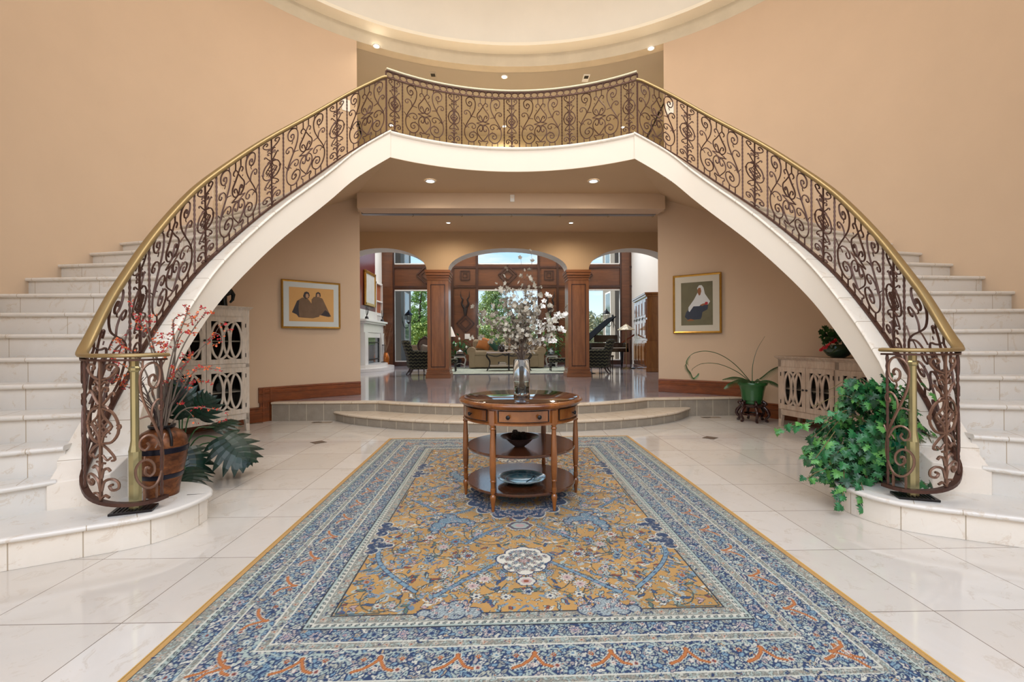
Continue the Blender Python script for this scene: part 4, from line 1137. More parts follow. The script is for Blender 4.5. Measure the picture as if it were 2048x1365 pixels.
for nmx, cc, r in (('a', (-.035, .0, .105), .042), ('b', (.03, .03, .09), .036), ('c', (.035, -.03, .085), .03), ('d', (-.005, .05, .09), .032)):
    m = MB(); cone(m, (0, 0, 0), r, rs_.random()-.5)
    o = m.build('pine_cone', simple('dark_cone', rgb(46,36,30), .7), None); o.location = (TX-.015+cc[0], TY-.12+cc[1], .42+cc[2]-.02)
    tag(o, 'dark brown pine cone lying in the pewter bowl', 'pine cone', 'pine cones in the pewter bowl')
# plate
tq = NT('teal_glaze'); sx_ = tq.sep(tq.coord()); r_ = tq.math('SQRT', tq.math('ADD', tq.math('POWER', sx_[0], 2.0), tq.math('POWER', sx_[1], 2.0)))
n_ = tq.noise(tq.coord(), 14, 4)
cc = tq.ramp(tq.math('DIVIDE', r_, .19), [(0, rgb(120,190,205)), (.45, rgb(60,150,170)), (.62, rgb(20,96,120)), (.66, rgb(110,170,185)), (.72, rgb(22,86,108)), (.85, rgb(30,110,130)), (.9, rgb(130,180,190)), (.95, rgb(24,60,80))])
cc = tq.mix(tq.ramp(n_, [(.5, 0), (.7, .5)]), cc, rgb(190,220,225)); tq.base(cc, .12, 0, .6, .5)
p_ = thing('ceramic_plate', 'large shallow teal blue glazed plate on the lower table shelf', 'plate', (TX+.0, TY-.13, .145))
m = MB(); m.lathe([(0, 0), (.06, 0), (.065, .004), (.11, .014), (.165, .032), (.185, .040), (.186, .044), (.16, .041), (.115, .026), (.07, .018), (0, .014)], 56); m.build('plate_body', tq.m, p_, smooth=60)
m = MB(); m.tube([(.03, -.09, .028), (.075, -.02, .03), (.10, .05, .034)], .004, 5); m.build('painted_stroke', simple('dark_teal_glaze', rgb(16,50,66), .15), p_)

# glass vase with branches
vx, vy, vz = TX+.015, TY+.09, .80
v_ = thing('glass_vase', 'tall clear cylindrical glass vase with pebbles at its foot on the round table', 'vase', (vx, vy, vz))
t = NT('clear_glass'); t.b.inputs['Transmission Weight'].default_value = 1; t.base((.97,.99,1), .01); t.b.inputs['IOR'].default_value = 1.45
m = MB(); m.lathe([(0, 0), (.066, 0), (.068, .004), (.070, .285), (.0685, .287), (.066, .285), (.064, .012), (0, .012)], 40); m.build('cylinder', t.m, v_, smooth=50)
m = MB(); rr = random.Random(3)
for k in range(210):
    a = rr.random()*6.28; q = rr.random()**.5*.056; m.sphere((q*math.cos(a), q*math.sin(a), .017+rr.random()*.05), .006+rr.random()*.004, 7, 5, (1, .9, .7))
o = m.build('pebbles', simple('mixed_pebbles', rgb(160,140,100), .35, var=.6, scale=60), v_, kind='stuff', smooth=50)
# arrangement: stems as one part, blossoms another
def blossom(m, c, r, rr):
    n = Vector((rr.uniform(-1,1), rr.uniform(-1.2,.6), rr.uniform(-.3,1))).normalized(); s = n.orthogonal().normalized(); t2 = n.cross(s)
    for k in range(5):
        a = 2*PI*k/5+rr.random()*.3; d = s*math.cos(a)+t2*math.sin(a); w = n.cross(d)
        p = Vector(c); m.add([p, p+d*r*.55+w*r*.42+n*r*.15, p+d*r+n*r*.3, p+d*r*.55-w*r*.42+n*r*.15], [(0,1,2,3)])
fl = thing('flower_arrangement', 'spray of white silk blossoms and bare twigs standing in the glass vase', 'flowers', (vx, vy, vz+.015))
rr = random.Random(11); ms = MB(); mb_ = MB(); mg = MB(); mo = MB()
def stem(m, p0, p1, bend, r0, r1, n=9):
    P = []
    for i in range(n+1):
        t = i/n; q = Vector(p0).lerp(Vector(p1), t) + Vector(bend)*math.sin(PI*t) + Vector((rr.uniform(-1,1), rr.uniform(-1,1), rr.uniform(-1,1)))*.006*min(1, t*3); P.append(q)
    m.tube(P, [r0+(r1-r0)*i/n for i in range(n+1)], 4); return P
tips = []
for k in range(42):
    a = rr.random()*6.28; q = .03*rr.random()
    base = (q*math.cos(a), q*math.sin(a), .0); rim = (q*math.cos(a+2)*1.1, q*math.sin(a+2), .27)
    ang = rr.uniform(-1, 1); H = rr.uniform(.62, .98) if abs(ang) < .5 else rr.uniform(.42, .72)
    tip = (ang*(.46 if ang < 0 else .32) + rr.uniform(-.03, .03), rr.uniform(-.16, .2), H)
    if k < 3: tip = ((-.16, .0, 1.02), (.09, .02, 1.13), (.0, .02, 1.09))[k]
    P = stem(ms, base, rim, (0,0,0), .003, .003, 3)
    P2 = stem(ms, rim, tip, (-ang*.05, 0, .03), .0028, .0012, 12)
    for i in range(3, len(P2)):
        if rr.random() < .95:
            d = Vector((rr.uniform(-1,1), rr.uniform(-1,1), rr.uniform(-.2,.9)))*rr.uniform(.02, .075)
            e = P2[i]+d; ms.tube([P2[i], P2[i]+d*.5+Vector((0,0,.004)), e], .0011, 3)
            dens = 2 if P2[i].z < .8 else 1
            for b_ in range(dens):
                c = e+Vector((rr.uniform(-1,1), rr.uniform(-1,1), rr.uniform(-1,1)))*.018; z_ = c.z
                blossom(mb_ if rr.random() < .5 else mg, c, rr.uniform(.014, .024), rr)
for (p1, bd) in (((.36,-.02,.63), (.02,0,.12)), ((.34,0,.50), (0,0,.13)), ((.27,0,.44), (0,0,.06)), ((.22,0,.80), (0,0,.05))):
    P = stem(ms, (0,0,.27), p1, bd, .003, .0015, 12)
    for i in range(5, len(P), 1):
        for q in range(2 if rr.random() < .7 else 1):
            c = P[i]+Vector((rr.uniform(-1,1), rr.uniform(-1,1), rr.uniform(-1,1)))*.02; blossom(mo, c, .026, rr); blossom(mo, c+Vector((.004,-.004,0)), .022, rr)
ml = MB()
def simpleleaf(m, c, d, l, w, droop=.2):
    d = Vector(d).normalized(); s = d.cross(Vector((0,0,1)));
    if s.length < .1: s = Vector((1,0,0))
    s.normalize(); c = Vector(c); up = s.cross(d)
    a = c; b = c+d*l*.35+s*w; e = c+d*l*.35-s*w; f = c+d*l*.7+s*w*.8-up*droop*l*.2; g = c+d*l*.7-s*w*.8-up*droop*l*.2; h = c+d*l-up*droop*l*.5
    mid = c+d*l*.35-up*w*.25; mid2 = c+d*l*.7-up*(w*.25+droop*l*.2)
    m.add([a,b,e,f,g,h,mid,mid2], [(0,1,6),(0,6,2),(1,3,7,6),(6,7,4,2),(3,5,7),(7,5,4)])
for k in range(30):
    c = (rr.uniform(.15,.36), rr.uniform(-.06,.06), rr.uniform(.42,.62)); simpleleaf(ml, c, (rr.uniform(-1,1), rr.uniform(-1,1), rr.uniform(-.5,.5)), .07, .008)
ms.build('twigs', simple('brown_twig', rgb(78,62,52), .7), fl)
mb_.build('blossoms', simple('white_petals', rgb(182,174,158), .8, var=.08), fl, kind='stuff'); mg.build('greyish_blossoms', simple('greige_petals', rgb(142,132,116), .8), fl, kind='stuff')
mo.build('orchid_blossoms', simple('orchid_petals', rgb(248,244,238), .6), fl, kind='stuff'); ml.build('leaves', leafmat('spray_leaf', rgb(60,104,44), rgb(110,150,70)), fl)
# ------------------------------------------------------------------ glazed cabinets with interlaced ring doors
def planar_band(m, pts, w, y0, y1):
    """flat molding following (x,z) points, width w in plane"""
    rings = []; n = len(pts)
    for i in range(n):
        a = Vector(pts[max(i-1, 0)]); b = Vector(pts[min(i+1, n-1)]); t = (b-a).normalized(); nx, nz = -t.y, t.x
        x, z = pts[i]; h = w/2
        rings.append([(x-nx*h, y1, z-nz*h), (x-nx*h*.8, y0, z-nz*h*.8), (x+nx*h*.8, y0, z+nz*h*.8), (x+nx*h, y1, z+nz*h)])
    m.sweep(rings)
def clip(pts, x0, x1, z0, z1):
    out, cur = [], []
    for p in pts:
        if x0 <= p[0] <= x1 and z0 <= p[1] <= z1: cur.append(p)
        else:
            if len(cur) > 2: out.append(cur)
            cur = []
    if len(cur) > 2: out.append(cur)
    return out
def cab_door(t, x0, x1, z0, z1, wood_, hinge, glassy=True):
    s = .055
    m = MB()
    m.bx(x0, x0+s, -.012, .012, z0, z1); m.bx(x1-s, x1, -.012, .012, z0, z1); m.bx(x0+s, x1-s, -.012, .012, z0, z0+s*1.15); m.bx(x0+s, x1-s, -.012, .012, z1-s*1.15, z1)
    a0, a1, b0, b1 = x0+s, x1-s, z0+s*1.15, z1-s*1.15; w = a1-a0; h = b1-b0; cz = (b0+b1)/2
    for c, r in ((.30, .30), (.70, .30), (-.04, .42), (1.04, .42)):
        P = [(a0+w*(c+r*math.cos(2*PI*k/48)), cz+h*(.49 if r < .35 else .62)*math.sin(2*PI*k/48)) for k in range(49)]
        for q in clip(P, a0-.004, a1+.004, b0-.004, b1+.004): planar_band(m, q, .032, -.010, .004)
    d = m.build('door', wood_, t, bevel=.002)
    g = MB(); g.bx(a0-.01, a1+.01, .006, .009, b0-.01, b1+.01); g.build('glass_pane', M['cabglass'], d)
    kx = x1-s*.45 if hinge == 'l' else x0+s*.45
    k = MB(); q = MB(); q.lathe([(.006, 0), (.006, .012), (.014, .016), (.015, .022), (.009, .027), (0, .028)], 12)
    k.merge(q, Matrix.Translation((kx, -.012, cz)) @ Matrix.Rotation(PI/2, 4, 'X')); k.build('knob', M['dark'], d, smooth=50)
    hx = x0+.004 if hinge == 'l' else x1-.004
    for zz in (z0+h*.22, z1-h*.22):
        k = MB(); k.box((hx, -.013, zz), (.008, .010, .055)); k.build('hinge', M['dark'], d)
def cabinet(name, label, loc, rz, W, D, H, cols, rows, wood_, leg=.165, stile_every=2):
    t = thing(name, label, 'cabinet', loc, rz)
    st = .05; inner = simple('dark_cabinet_inside', rgb(52,44,38), .8)
    m = MB(); m.bx(0, st, 0, .05, 0.10, H-.05); m.bx(W-st, W, 0, .05, .10, H-.05)
    m.bx(0, W, 0, .03, leg, leg+.088); m.bx(0, W, .0, .03, H-.152, H-.05)
    rz0 = leg+.06; rh = (H-.12-rz0)/rows
    for r in range(1, rows): m.bx(0, W, 0, .03, rz0+rh*r-.028, rz0+rh*r+.028)
    ncol = cols//stile_every
    for k in range(1, ncol): m.bx(W*k/ncol-.03, W*k/ncol+.03, 0, .03, leg, H-.05)
    m.bx(0, .02, .03, D, leg, H-.05); m.bx(W-.02, W, .03, D, leg, H-.05); m.bx(0, W, D-.02, D, leg, H-.05); m.bx(0, W, .02, D, leg, leg+.02)
    m.build('body', wood_, t, bevel=.002)
    m = MB()
    for z0, o in ((H-.05, .006), (H-.038, .018), (H-.024, .032)): m.bx(-o, W+o, -o, D+.0, z0, z0+.015)
    m.bx(-.04, W+.04, -.04, D+.0, H-.012, H); m.build('cornice', wood_, t, bevel=.004)
    for x in (0, W):
        for y in (0, 1):
            m = MB(); x0 = 0 if x == 0 else W-.06; yy = 0 if y == 0 else D-.06
            s = 1 if x == 0 else -1; xa = x if x == 0 else W
            m.add([(xa, yy, 0), (xa+s*.042, yy, 0), (xa+s*.042, yy+.045, 0), (xa, yy+.045, 0), (xa, yy, leg+.02), (xa+s*.062, yy, leg+.02), (xa+s*.062, yy+.055, leg+.02), (xa, yy+.055, leg+.02)], [(3,2,1,0),(4,5,6,7),(0,1,5,4),(1,2,6,5),(2,3,7,6),(3,0,4,7)])
            m.build('leg', wood_, t, bevel=.002)
    m = MB(); m.bx(.021, W-.021, D-.03, D-.021, leg, H-.06); m.bx(.021, .026, .03, D-.03, leg, H-.06); m.bx(W-.026, W-.021, .03, D-.03, leg, H-.06); m.build('lining', inner, t)
    for r in range(rows):
        z = rz0+rh*(r+.47); m = MB(); m.bx(.03, W-.03, .04, D-.03, z, z+.018); m.build('shelf', wood_, t)
    per = (W-2*st-(ncol-1)*.06)/cols
    x = st
    for k in range(cols):
        if k and k % stile_every == 0: x += .06
        for r in range(rows):
            cab_door(t, x+.003, x+per-.003, rz0+rh*r+.030, rz0+rh*(r+1)-.030, wood_, 'l' if k % stile_every == 0 else 'r')
        x += per
    return t
cabinet('glazed_cabinet', 'tall whitewashed wooden cabinet with four ring-lattice glass doors under the left stair', (-4.352, .748, 0), math.radians(57), 1.12, .36, 1.74, 2, 2, M['whitewash'])
cabinet('glazed_cabinet', 'low pinkish whitewashed sideboard with ring-lattice glass doors under the right stair', (3.80, 1.587, 0), math.radians(-76.6), 1.78, .40, 1.0, 4, 1, M['pinkwash'])
# things seen through the doors of the tall cabinet
cu = (math.cos(math.radians(57)), math.sin(math.radians(57))); cb = (-cu[1], cu[0])
def incab(x, y, z): return (-4.352+cu[0]*x+cb[0]*y, .748+cu[1]*x+cb[1]*y, z)
for k, (x, z, r, h, c, l, cat, nm) in enumerate(((.30, 1.337, .07, .15, rgb(150,120,70), 'squat tan jar on the upper shelf of the tall cabinet', 'jar', 'ceramic_jar'), (.80, 1.337, .055, .2, rgb(130,60,30), 'reddish brown vase on the upper shelf of the tall cabinet, by its right edge', 'vase', 'ceramic_vase'), (.40, .975, .09, .12, rgb(90,96,100), 'grey bowl on the upper floor of the tall cabinet', 'bowl', 'stoneware_bowl'), (.82, .556, .06, .16, rgb(160,160,160), 'pale grey pitcher on the lower shelf of the tall cabinet', 'pitcher', 'pitcher'))):
    m = MB(); m.lathe([(0, 0), (r*.6, 0), (r, h*.4), (r*.8, h*.75), (r*.45, h*.85), (r*.55, h), (r*.48, h*.98), (0, h*.6)], 24)
    o = m.build(nm, simple('glaze_%d' % k, c, .3), smooth=60); o.location = incab(x, .17, z); tag(o, l, cat)
# dark animal sculpture
SCx = incab(.74, .15, 1.741)
s_ = thing('animal_sculpture', 'dark green-black bronze elephant calf sculpture standing on the tall cabinet', 'sculpture', SCx, math.radians(57))
bz = simple('dark_bronze', rgb(26,30,28), .25, .5, var=.3)
m = MB(); m.sphere((0, 0, .20), .12, 18, 12, (1.35, .75, .8)); m.sphere((.15, 0, .22), .075, 14, 10, (1, .85, 1)); m.build('body', bz, s_, smooth=80)
for x in (-.09, .09):
    for y in (-.05, .05):
        m = MB(); m.tube([(x, y, .17), (x*1.05, y, .08), (x*1.1, y, 0)], [.045, .038, .042], 10); m.build('leg', bz, s_, smooth=80)
m = MB(); m.tube([(.20, 0, .22), (.245, 0, .17), (.235, 0, .10), (.20, 0, .06)], [.038, .028, .02, .014], 10); m.build('trunk', bz, s_, smooth=80)
for y in (-1, 1):
    m = MB(); m.sphere((.12, y*.085, .22), .06, 12, 8, (.7, .18, 1)); m.build('ear', bz, s_, smooth=80)
m = MB(); m.tube([(-.12, .0, .24), (-.10, 0, .40), (-.03, 0, .44)], [.03, .025, .015], 8); m.build('raised_neck', bz, s_, smooth=80)

# ------------------------------------------------------------------ framed pictures on the curved wall
def picture(name, label, A, B, z0, z1, fw, frame_m, matte_c, mw):
    a = Vector(A); b = Vector(B); d = (b-a); W = d.length; rz = math.atan2(d.y, d.x); H = z1-z0
    nrm = Vector((d.y, -d.x)).normalized()
    c = (a+b)/2 + nrm*.045
    t = thing(name, label, 'picture', (c.x, c.y, (z0+z1)/2), rz)
    w, h = W/2, H/2
    m = MB()
    for prof in (0,):
        ring = [(0, .02), (0, -.012), (.012, -.022), (fw*.5, -.018), (fw, -.008), (fw, .02)]
        rings = []
        for sx, sz in ((-1, -1), (1, -1), (1, 1), (-1, 1), (-1, -1)):
            rings.append([(sx*(w-o), y, sz*(h-o)) for o, y in ring])
        m.sweep(rings, cap=False)
    m.build('frame', frame_m, t)
    m = MB(); m.bx(-w+fw*.9, w-fw*.9, -.004, .004, -h+fw*.9, h-fw*.9); m.build('mat_board', simple('mat_board', matte_c, .9), t)
    g = MB(); g.bx(-w+fw*.9, w-fw*.9, -.0125, -.012, -h+fw*.9, h-fw*.9); g.build('glass', glassmat('picture_glass', (1,1,1), .06), t)
    return t, w-fw-mw, h-fw-mw
goldf = simple('gilt_frame', rgb(206,160,76), .28, .85, var=.25, scale=20)
def flat(m, pts, y): 
    n = len(pts); m.add([(x, y, z) for x, z in pts] + [(x, y-.0012, z) for x, z in pts], [tuple(range(n)), tuple(range(n, 2*n))[::-1]] + [(i, (i+1) % n, n+(i+1) % n, n+i) for i in range(n)])
t, w, h = picture('framed_picture', 'gold framed drawing of two cloaked seated figures on ochre paper, left wall', (-3.735, 2.60), (-3.005, 3.20), 1.47, 2.26, .03, goldf, rgb(206,210,208), .085)
m = MB(); m.bx(-w, w, -.0055, -.004, -h, h); m.build('artwork', simple('ochre_paper', rgb(214,166,106), .9, var=.07, scale=4), t)
gr = simple('umber_wash', rgb(122,98,78), .9, var=.25, scale=9); dk = simple('dark_wash', rgb(70,64,66), .9, var=.3, scale=9); sk = simple('pale_wash', rgb(190,150,118), .9)
def N_(pts): return [((x-.5)*2*w, (z-.5)*2*h) for x, z in pts]
m = MB()
flat(m, N_([(.06,.26),(.10,.38),(.17,.60),(.28,.70),(.36,.72),(.42,.66),(.50,.52),(.58,.38),(.68,.22),(.66,.15),(.52,.10),(.30,.11),(.20,.12),(.16,.2)]), -.0055)
flat(m, N_([(.49,.50),(.49,.66),(.54,.74),(.64,.76),(.74,.70),(.82,.48),(.90,.26),(.94,.17),(.88,.15),(.68,.2),(.58,.36)]), -.0055); m.build('cloaked_figures', gr, t)
m = MB(); flat(m, N_([(.06,.26),(.10,.38),(.17,.60),(.22,.62),(.20,.40),(.22,.12),(.16,.2)]), -.0068); flat(m, N_([(.70,.2),(.80,.36),(.90,.26),(.92,.17),(.84,.16)]), -.0068); flat(m, N_([(.30,.74),(.33,.86),(.38,.89),(.43,.86),(.45,.78),(.43,.70),(.36,.66)]), -.006); flat(m, N_([(.58,.74),(.59,.86),(.64,.90),(.69,.86),(.70,.76)]), -.006); m.build('shaded_folds', dk, t)
m = MB(); flat(m, N_([(.36,.72),(.36,.80),(.39,.83),(.42,.80),(.425,.73),(.39,.69)]), -.0078); flat(m, N_([(.61,.74),(.61,.82),(.64,.85),(.67,.82),(.67,.75)]), -.0078); m.build('faces', sk, t)
t, w, h = picture('framed_picture', 'gold framed painting of a seated woman in a white shawl, right wall', (2.93, 3.235), (3.57, 2.75), 1.355, 2.385, .035, goldf, rgb(208,198,180), .105)
m = MB(); m.bx(-w, w, -.0055, -.004, -h, h); m.build('artwork', simple('olive_ground', rgb(112,106,82), .9, var=.25, scale=5), t)
m = MB(); flat(m, N_([(.12,.20),(.16,.30),(.30,.42),(.55,.46),(.86,.46),(.84,.36),(.68,.30),(.66,.20),(.62,.14),(.40,.13),(.22,.13)]), -.0055); m.build('dark_skirt', simple('slate_blue_paint', rgb(60,66,78), .9, var=.2, scale=10), t)
m = MB(); flat(m, N_([(.24,.34),(.24,.42),(.42,.60),(.54,.76),(.52,.86),(.58,.92),(.66,.92),(.72,.86),(.76,.72),(.92,.54),(.86,.47),(.74,.50),(.58,.44),(.40,.44),(.27,.31)]), -.0065); m.build('white_shawl', simple('white_paint_layer', rgb(214,214,212), .9, var=.05), t)
m = MB(); flat(m, N_([(.54,.74),(.53,.82),(.56,.86),(.63,.86),(.65,.78),(.62,.70),(.58,.68)]), -.008); flat(m, N_([(.60,.46),(.68,.49),(.74,.50),(.76,.47),(.68,.44)]), -.008); flat(m, N_([(.18,.12),(.30,.15),(.42,.13),(.40,.105),(.24,.10)]), -.008); m.build('skin', simple('brown_paint', rgb(150,98,66), .9), t)
m = MB(); flat(m, N_([(.75,.47),(.77,.53),(.84,.53),(.86,.49),(.80,.46)]), -.009); m.build('red_cloth', simple('red_paint', rgb(170,50,56), .9), t)

# ------------------------------------------------------------------ copper urn with berry branches
UX, UY, UZ = -2.565, -1.615, R
t = NT('hammered_copper'); n = t.noise(t.coord(scale=(1,1,1.5)), 11, 6, .75, .6); t.base(t.ramp(n, [(.3, rgb(44,28,22)), (.5, rgb(112,66,38)), (.72, rgb(160,102,60))]), .36, .55)
u_ = thing('copper_urn', 'mottled copper urn with dark bands standing on the first step behind the left newel post', 'urn', (UX, UY, UZ))
up = [(0, 0), (.095, 0), (.098, .01), (.102, .05), (.118, .13), (.136, .22), (.148, .30), (.150, .35), (.140, .40), (.115, .435), (.082, .453), (.068, .458), (.066, .466), (.074, .474), (.078, .480), (.066, .480), (.05, .46), (0, .45)]
m = MB(); m.lathe(up, 48); m.build('body', t.m, u_, smooth=70)
for z0, z1, r0, r1 in ((.125, .16, .1195, .1255), (.30, .34, .1502, .1525)):
    m = MB(); m.lathe([(r0-.004, z0), (r0+.003, z0+.004), (r1+.003, z1-.004), (r1-.004, z1)], 48, cap=False); m.build('band', simple('dark_band', rgb(30,30,44), .3, .6), u_, smooth=50)
m = MB(); m.lathe([(.066, .458), (.073, .463), (.080, .476), (.079, .484), (.066, .484)], 40, cap=False); m.build('rim', M['dark'], u_, smooth=60)
for a in (-.6, 2.5):
    m = MB(); ca, sa = math.cos(a), math.sin(a)
    m.tube([(r_*ca, r_*sa, z) for r_, z in ((.075, .462), (.105, .464), (.138, .43), (.152, .39), (.150, .355))], .009, 8); m.build('handle', M['dark'], u_, smooth=60)
br = thing('berry_branches', 'spray of bare curling branches with red and orange berries rising from the copper urn', 'branches', (UX, UY, UZ+.46))
rr = random.Random(21); mt = MB(); mr = MB(); mo = MB(); mk = MB()
def berries(P, i0, dens):
    for i in range(i0, len(P)):
        for q in range(dens):
            if rr.random() < .45: continue
            d = Vector((rr.uniform(-1,1), rr.uniform(-1,1), rr.uniform(-1,1)))*.011; c = Vector(P[i])+d
            mm = mr if rr.random() < .62 else mo
            for _ in range(2):
                n = Vector((rr.uniform(-1,1), rr.uniform(-1,1), rr.uniform(-1,1))).normalized(); s = n.orthogonal().normalized(); e = n.cross(s); l = rr.uniform(.007, .014)
                mm.add([c, c+s*l+n*l*.3, c+s*l*.9+e*l, c+e*l*.7], [(0,1,2,3)])
tp = [((-.10,-.10,.78), 1), ((.20,.06,.66), 1), ((.34,.02,.80), 1), ((.38,-.02,.66), 1), ((.44,-.04,.40), 1), ((.16,.0,.86), 1), ((.10,.1,.80), 1), ((-.02,-.05,.74), 1), ((.30,.08,.30), 1), ((.42,-.02,.12), 1), ((-.24,-.10,.52), 1), ((-.16,-.12,.34), 1), ((-.3,.0,.62), 1), ((.05,-.08,.55), 1), ((.24,-.06,.52), 1), ((-.08,.08,.60), 1), ((.16,-.1,.4), 1)]
for k, (tip, q) in enumerate(tp):
    a = rr.random()*6.28; b0 = (.03*math.cos(a), .03*math.sin(a), -.02)
    mid_ = (tip[0]*.35+rr.uniform(-.03,.03), tip[1]*.4, tip[2]*.55+.05); m2 = (tip[0]*.75+rr.uniform(-.05,.05), tip[1]*.8+rr.uniform(-.04,.04), tip[2]*.9+rr.uniform(-.02,.06))
    P = crom([b0, mid_, m2, tip], 8)
    if k % 3 == 0:
        c = Vector(tip); P += [tuple(c+Vector((.04*math.sin(j*.7), 0, -.04*(1-math.cos(j*.7))))) for j in range(1, 7)]
    n = len(P); mt.tube(P, [.0055*(1-i/n)+.0012 for i in range(n)], 5); berries(P, n//2, 3)
    for j in range(2):
        i = rr.randint(n//3, n-3); d = Vector((rr.uniform(-1,1), rr.uniform(-1,.6), rr.uniform(-.2,1))).normalized()*rr.uniform(.07, .15)
        S = crom([P[i], tuple(Vector(P[i])+d*.5+Vector((0,0,.02))), tuple(Vector(P[i])+d)], 4); mt.tube(S, .0014, 4); berries(S, 3, 2)
for k in range(16):
    a = rr.uniform(0, 6.28); l = rr.uniform(.2, .34); P = crom([(.03*math.cos(a), .03*math.sin(a), -.02), (.05*math.cos(a), .05*math.sin(a), l*.5), (.16*math.cos(a), .12*math.sin(a), l), (.10*math.cos(a), .1*math.sin(a), l*1.35)], 5); mk.tube(P, .0022, 4)
mt.build('branches', simple('grey_brown_branch', rgb(110,96,84), .8), br); mk.build('dark_twigs', simple('dark_twig', rgb(64,48,48), .8), br)
mr.build('red_berries', simple('red_berry', rgb(176,40,44), .5), br, kind='stuff'); mo.build('orange_berries', simple('orange_berry', rgb(206,96,44), .5), br, kind='stuff')

# ------------------------------------------------------------------ split-leaf plant behind the urn
ph = thing('potted_philodendron', 'dark green split-leaf philodendron on the floor behind the copper urn', 'plant', (-2.98, -.82, 0))
m = MB(); m.lathe([(0, 0), (.11, 0), (.14, .22), (.15, .23), (.15, .25), (.13, .25), (.12, .21), (0, .21)], 28); m.build('pot', simple('dark_pot', rgb(40,36,34), .5), ph, smooth=50)
mf = MB(); mst = MB(); rr = random.Random(8)
def splitleaf(m, c, d, n, L):
    """deeply lobed leaf: a midrib with curved fingers each side"""
    d = Vector(d).normalized(); n = (Vector(n)-d*Vector(n).dot(d)).normalized(); s = d.cross(n)
    for k in range(7):
        f = k/6; o = Vector(c)+d*L*(f*.75) - n*L*.10*f*f
        for sg in (-1, 1):
            ang = (1.9-1.5*f); l = L*(.50*math.sin(PI*min(1, .25+f*.75))+.18); w = L*.085
            dr = (d*math.cos(ang)+s*sg*math.sin(ang)).normalized(); wd = (s*sg*math.cos(ang)-d*math.sin(ang)).normalized()
            P = [o + dr*l*t_ + d*l*.18*t_*t_ - n*l*.35*t_*t_ for t_ in (0, .25, .5, .75, 1)]
            W_ = [w*1.1, w*1.3, w*1.25, w*.9, 0.001]
            vs = []
            for p_, ww in zip(P, W_): vs += [p_+wd*ww, p_-n*-.004, p_-wd*ww]
            fs = []
            for j in range(4): fs += [(j*3, j*3+1, j*3+4, j*3+3), (j*3+1, j*3+2, j*3+5, j*3+4)]
            m.add(vs, fs)
    m.tube([Vector(c), Vector(c)+d*L*.8-n*L*.1], L*.012, 5)
for (tip, dirn, nn, L) in (((.36,.02,.40), (.55,-.1,-.45), (.35,-.6,.75), .34), ((.24,-.12,.62), (.25,-.1,.5), (.2,-.8,.4), .22), ((.12,-.10,.32), (.35,-.3,-.75), (.5,-.6,.6), .30), ((.05,-.02,.62), (-.05,-.1,.9), (.3,-.9,.2), .26),
        ((.30,.25,.30), (.6,.3,-.4), (.2,-.3,.9), .26), ((-.1,.05,.88), (.15,-.1,-.8), (.5,-.8,.2), .26), ((.18,-.22,.20), (.5,-.5,-.25), (.2,-.4,.9), .26), ((.10,.3,.45), (.2,.6,.2), (0,-.5,.8), .24)):
    mst.tube(crom([(0,0,.2), (tip[0]*.4, tip[1]*.4, tip[2]*.8+.1), tip], 5), .006, 6); splitleaf(mf, tip, dirn, nn, L)
mf.build('leaves', leafmat('dark_leaf', rgb(5,28,20), rgb(12,48,34), .34), ph); mst.build('stems', leafmat('leaf_stem', rgb(30,70,40), rgb(50,96,50)), ph, smooth=60)

# ------------------------------------------------------------------ grape ivy on the right first step
IX, IY = 2.66, -1.52
sd = thing('plant_caddy', 'low black round plant caddy on castors on the first step beside the right newel', 'plant stand', (IX, IY, R))
m = MB(); m.lathe([(0, .05), (.15, .05), (.155, .055), (.155, .075), (.15, .08), (0, .08)], 32); m.build('tray', M['dark'], sd, smooth=40)
for k in range(4):
    a = PI/4+k*PI/2; m = MB(); m.tube([(.14*math.cos(a)-.012, .14*math.sin(a), .022), (.14*math.cos(a)+.012, .14*math.sin(a), .022)], .022, 12); m.tube([(.14*math.cos(a), .14*math.sin(a), .03), (.13*math.cos(a), .13*math.sin(a), .055)], .008, 6); m.build('castor', M['black'], sd, smooth=50)
iv = thing('grape_ivy', 'large trailing grape ivy in a glossy green pot on the right first step', 'plant', (IX, IY, R+.081))
m = MB(); m.lathe([(0, 0), (.09, 0), (.095, .01), (.14, .26), (.15, .27), (.152, .30), (.14, .30), (.13, .27), (0, .26)], 40); m.build('pot', simple('green_glaze', rgb(24,138,104), .12, coat=.6), iv, smooth=50)
def lobed(m, c, d, n, L, fold=.18):
    d = Vector(d).normalized(); n = Vector(n); n = (n-d*n.dot(d))
    if n.length < .05: n = d.orthogonal()
    n.normalize(); s = d.cross(n); c = Vector(c)
    pr = [(0,0),(.06,.16),(-.14,.30),(.06,.36),(.0,.60),(.22,.46),(.34,.66),(.42,.34),(.50,.26),(.66,.46),(.70,.20),(.88,.18),(.90,.07),(1.12,0)]
    top_ = [c+d*L*x+s*L*y-n*L*fold*(y*y*2+x*x*.5) for x, y in pr]; bot = [c+d*L*x-s*L*y-n*L*fold*(y*y*2+x*x*.5) for x, y in pr]
    mid_ = c+d*L*.42+n*L*.02
    vs = top_+bot[1:-1]+[mid_]; k = len(pr); im = len(vs)-1
    fs = [(i, i+1, im) for i in range(k-1)]
    lower = [0]+list(range(k, k+k-2))+[k-1]
    fs += [(lower[i+1], lower[i], im) for i in range(k-1)]
    m.add(vs, fs)
rr = random.Random(5); leaves = [MB(), MB(), MB()]; vines = MB()
ctr = Vector((-.17, .02, .26))
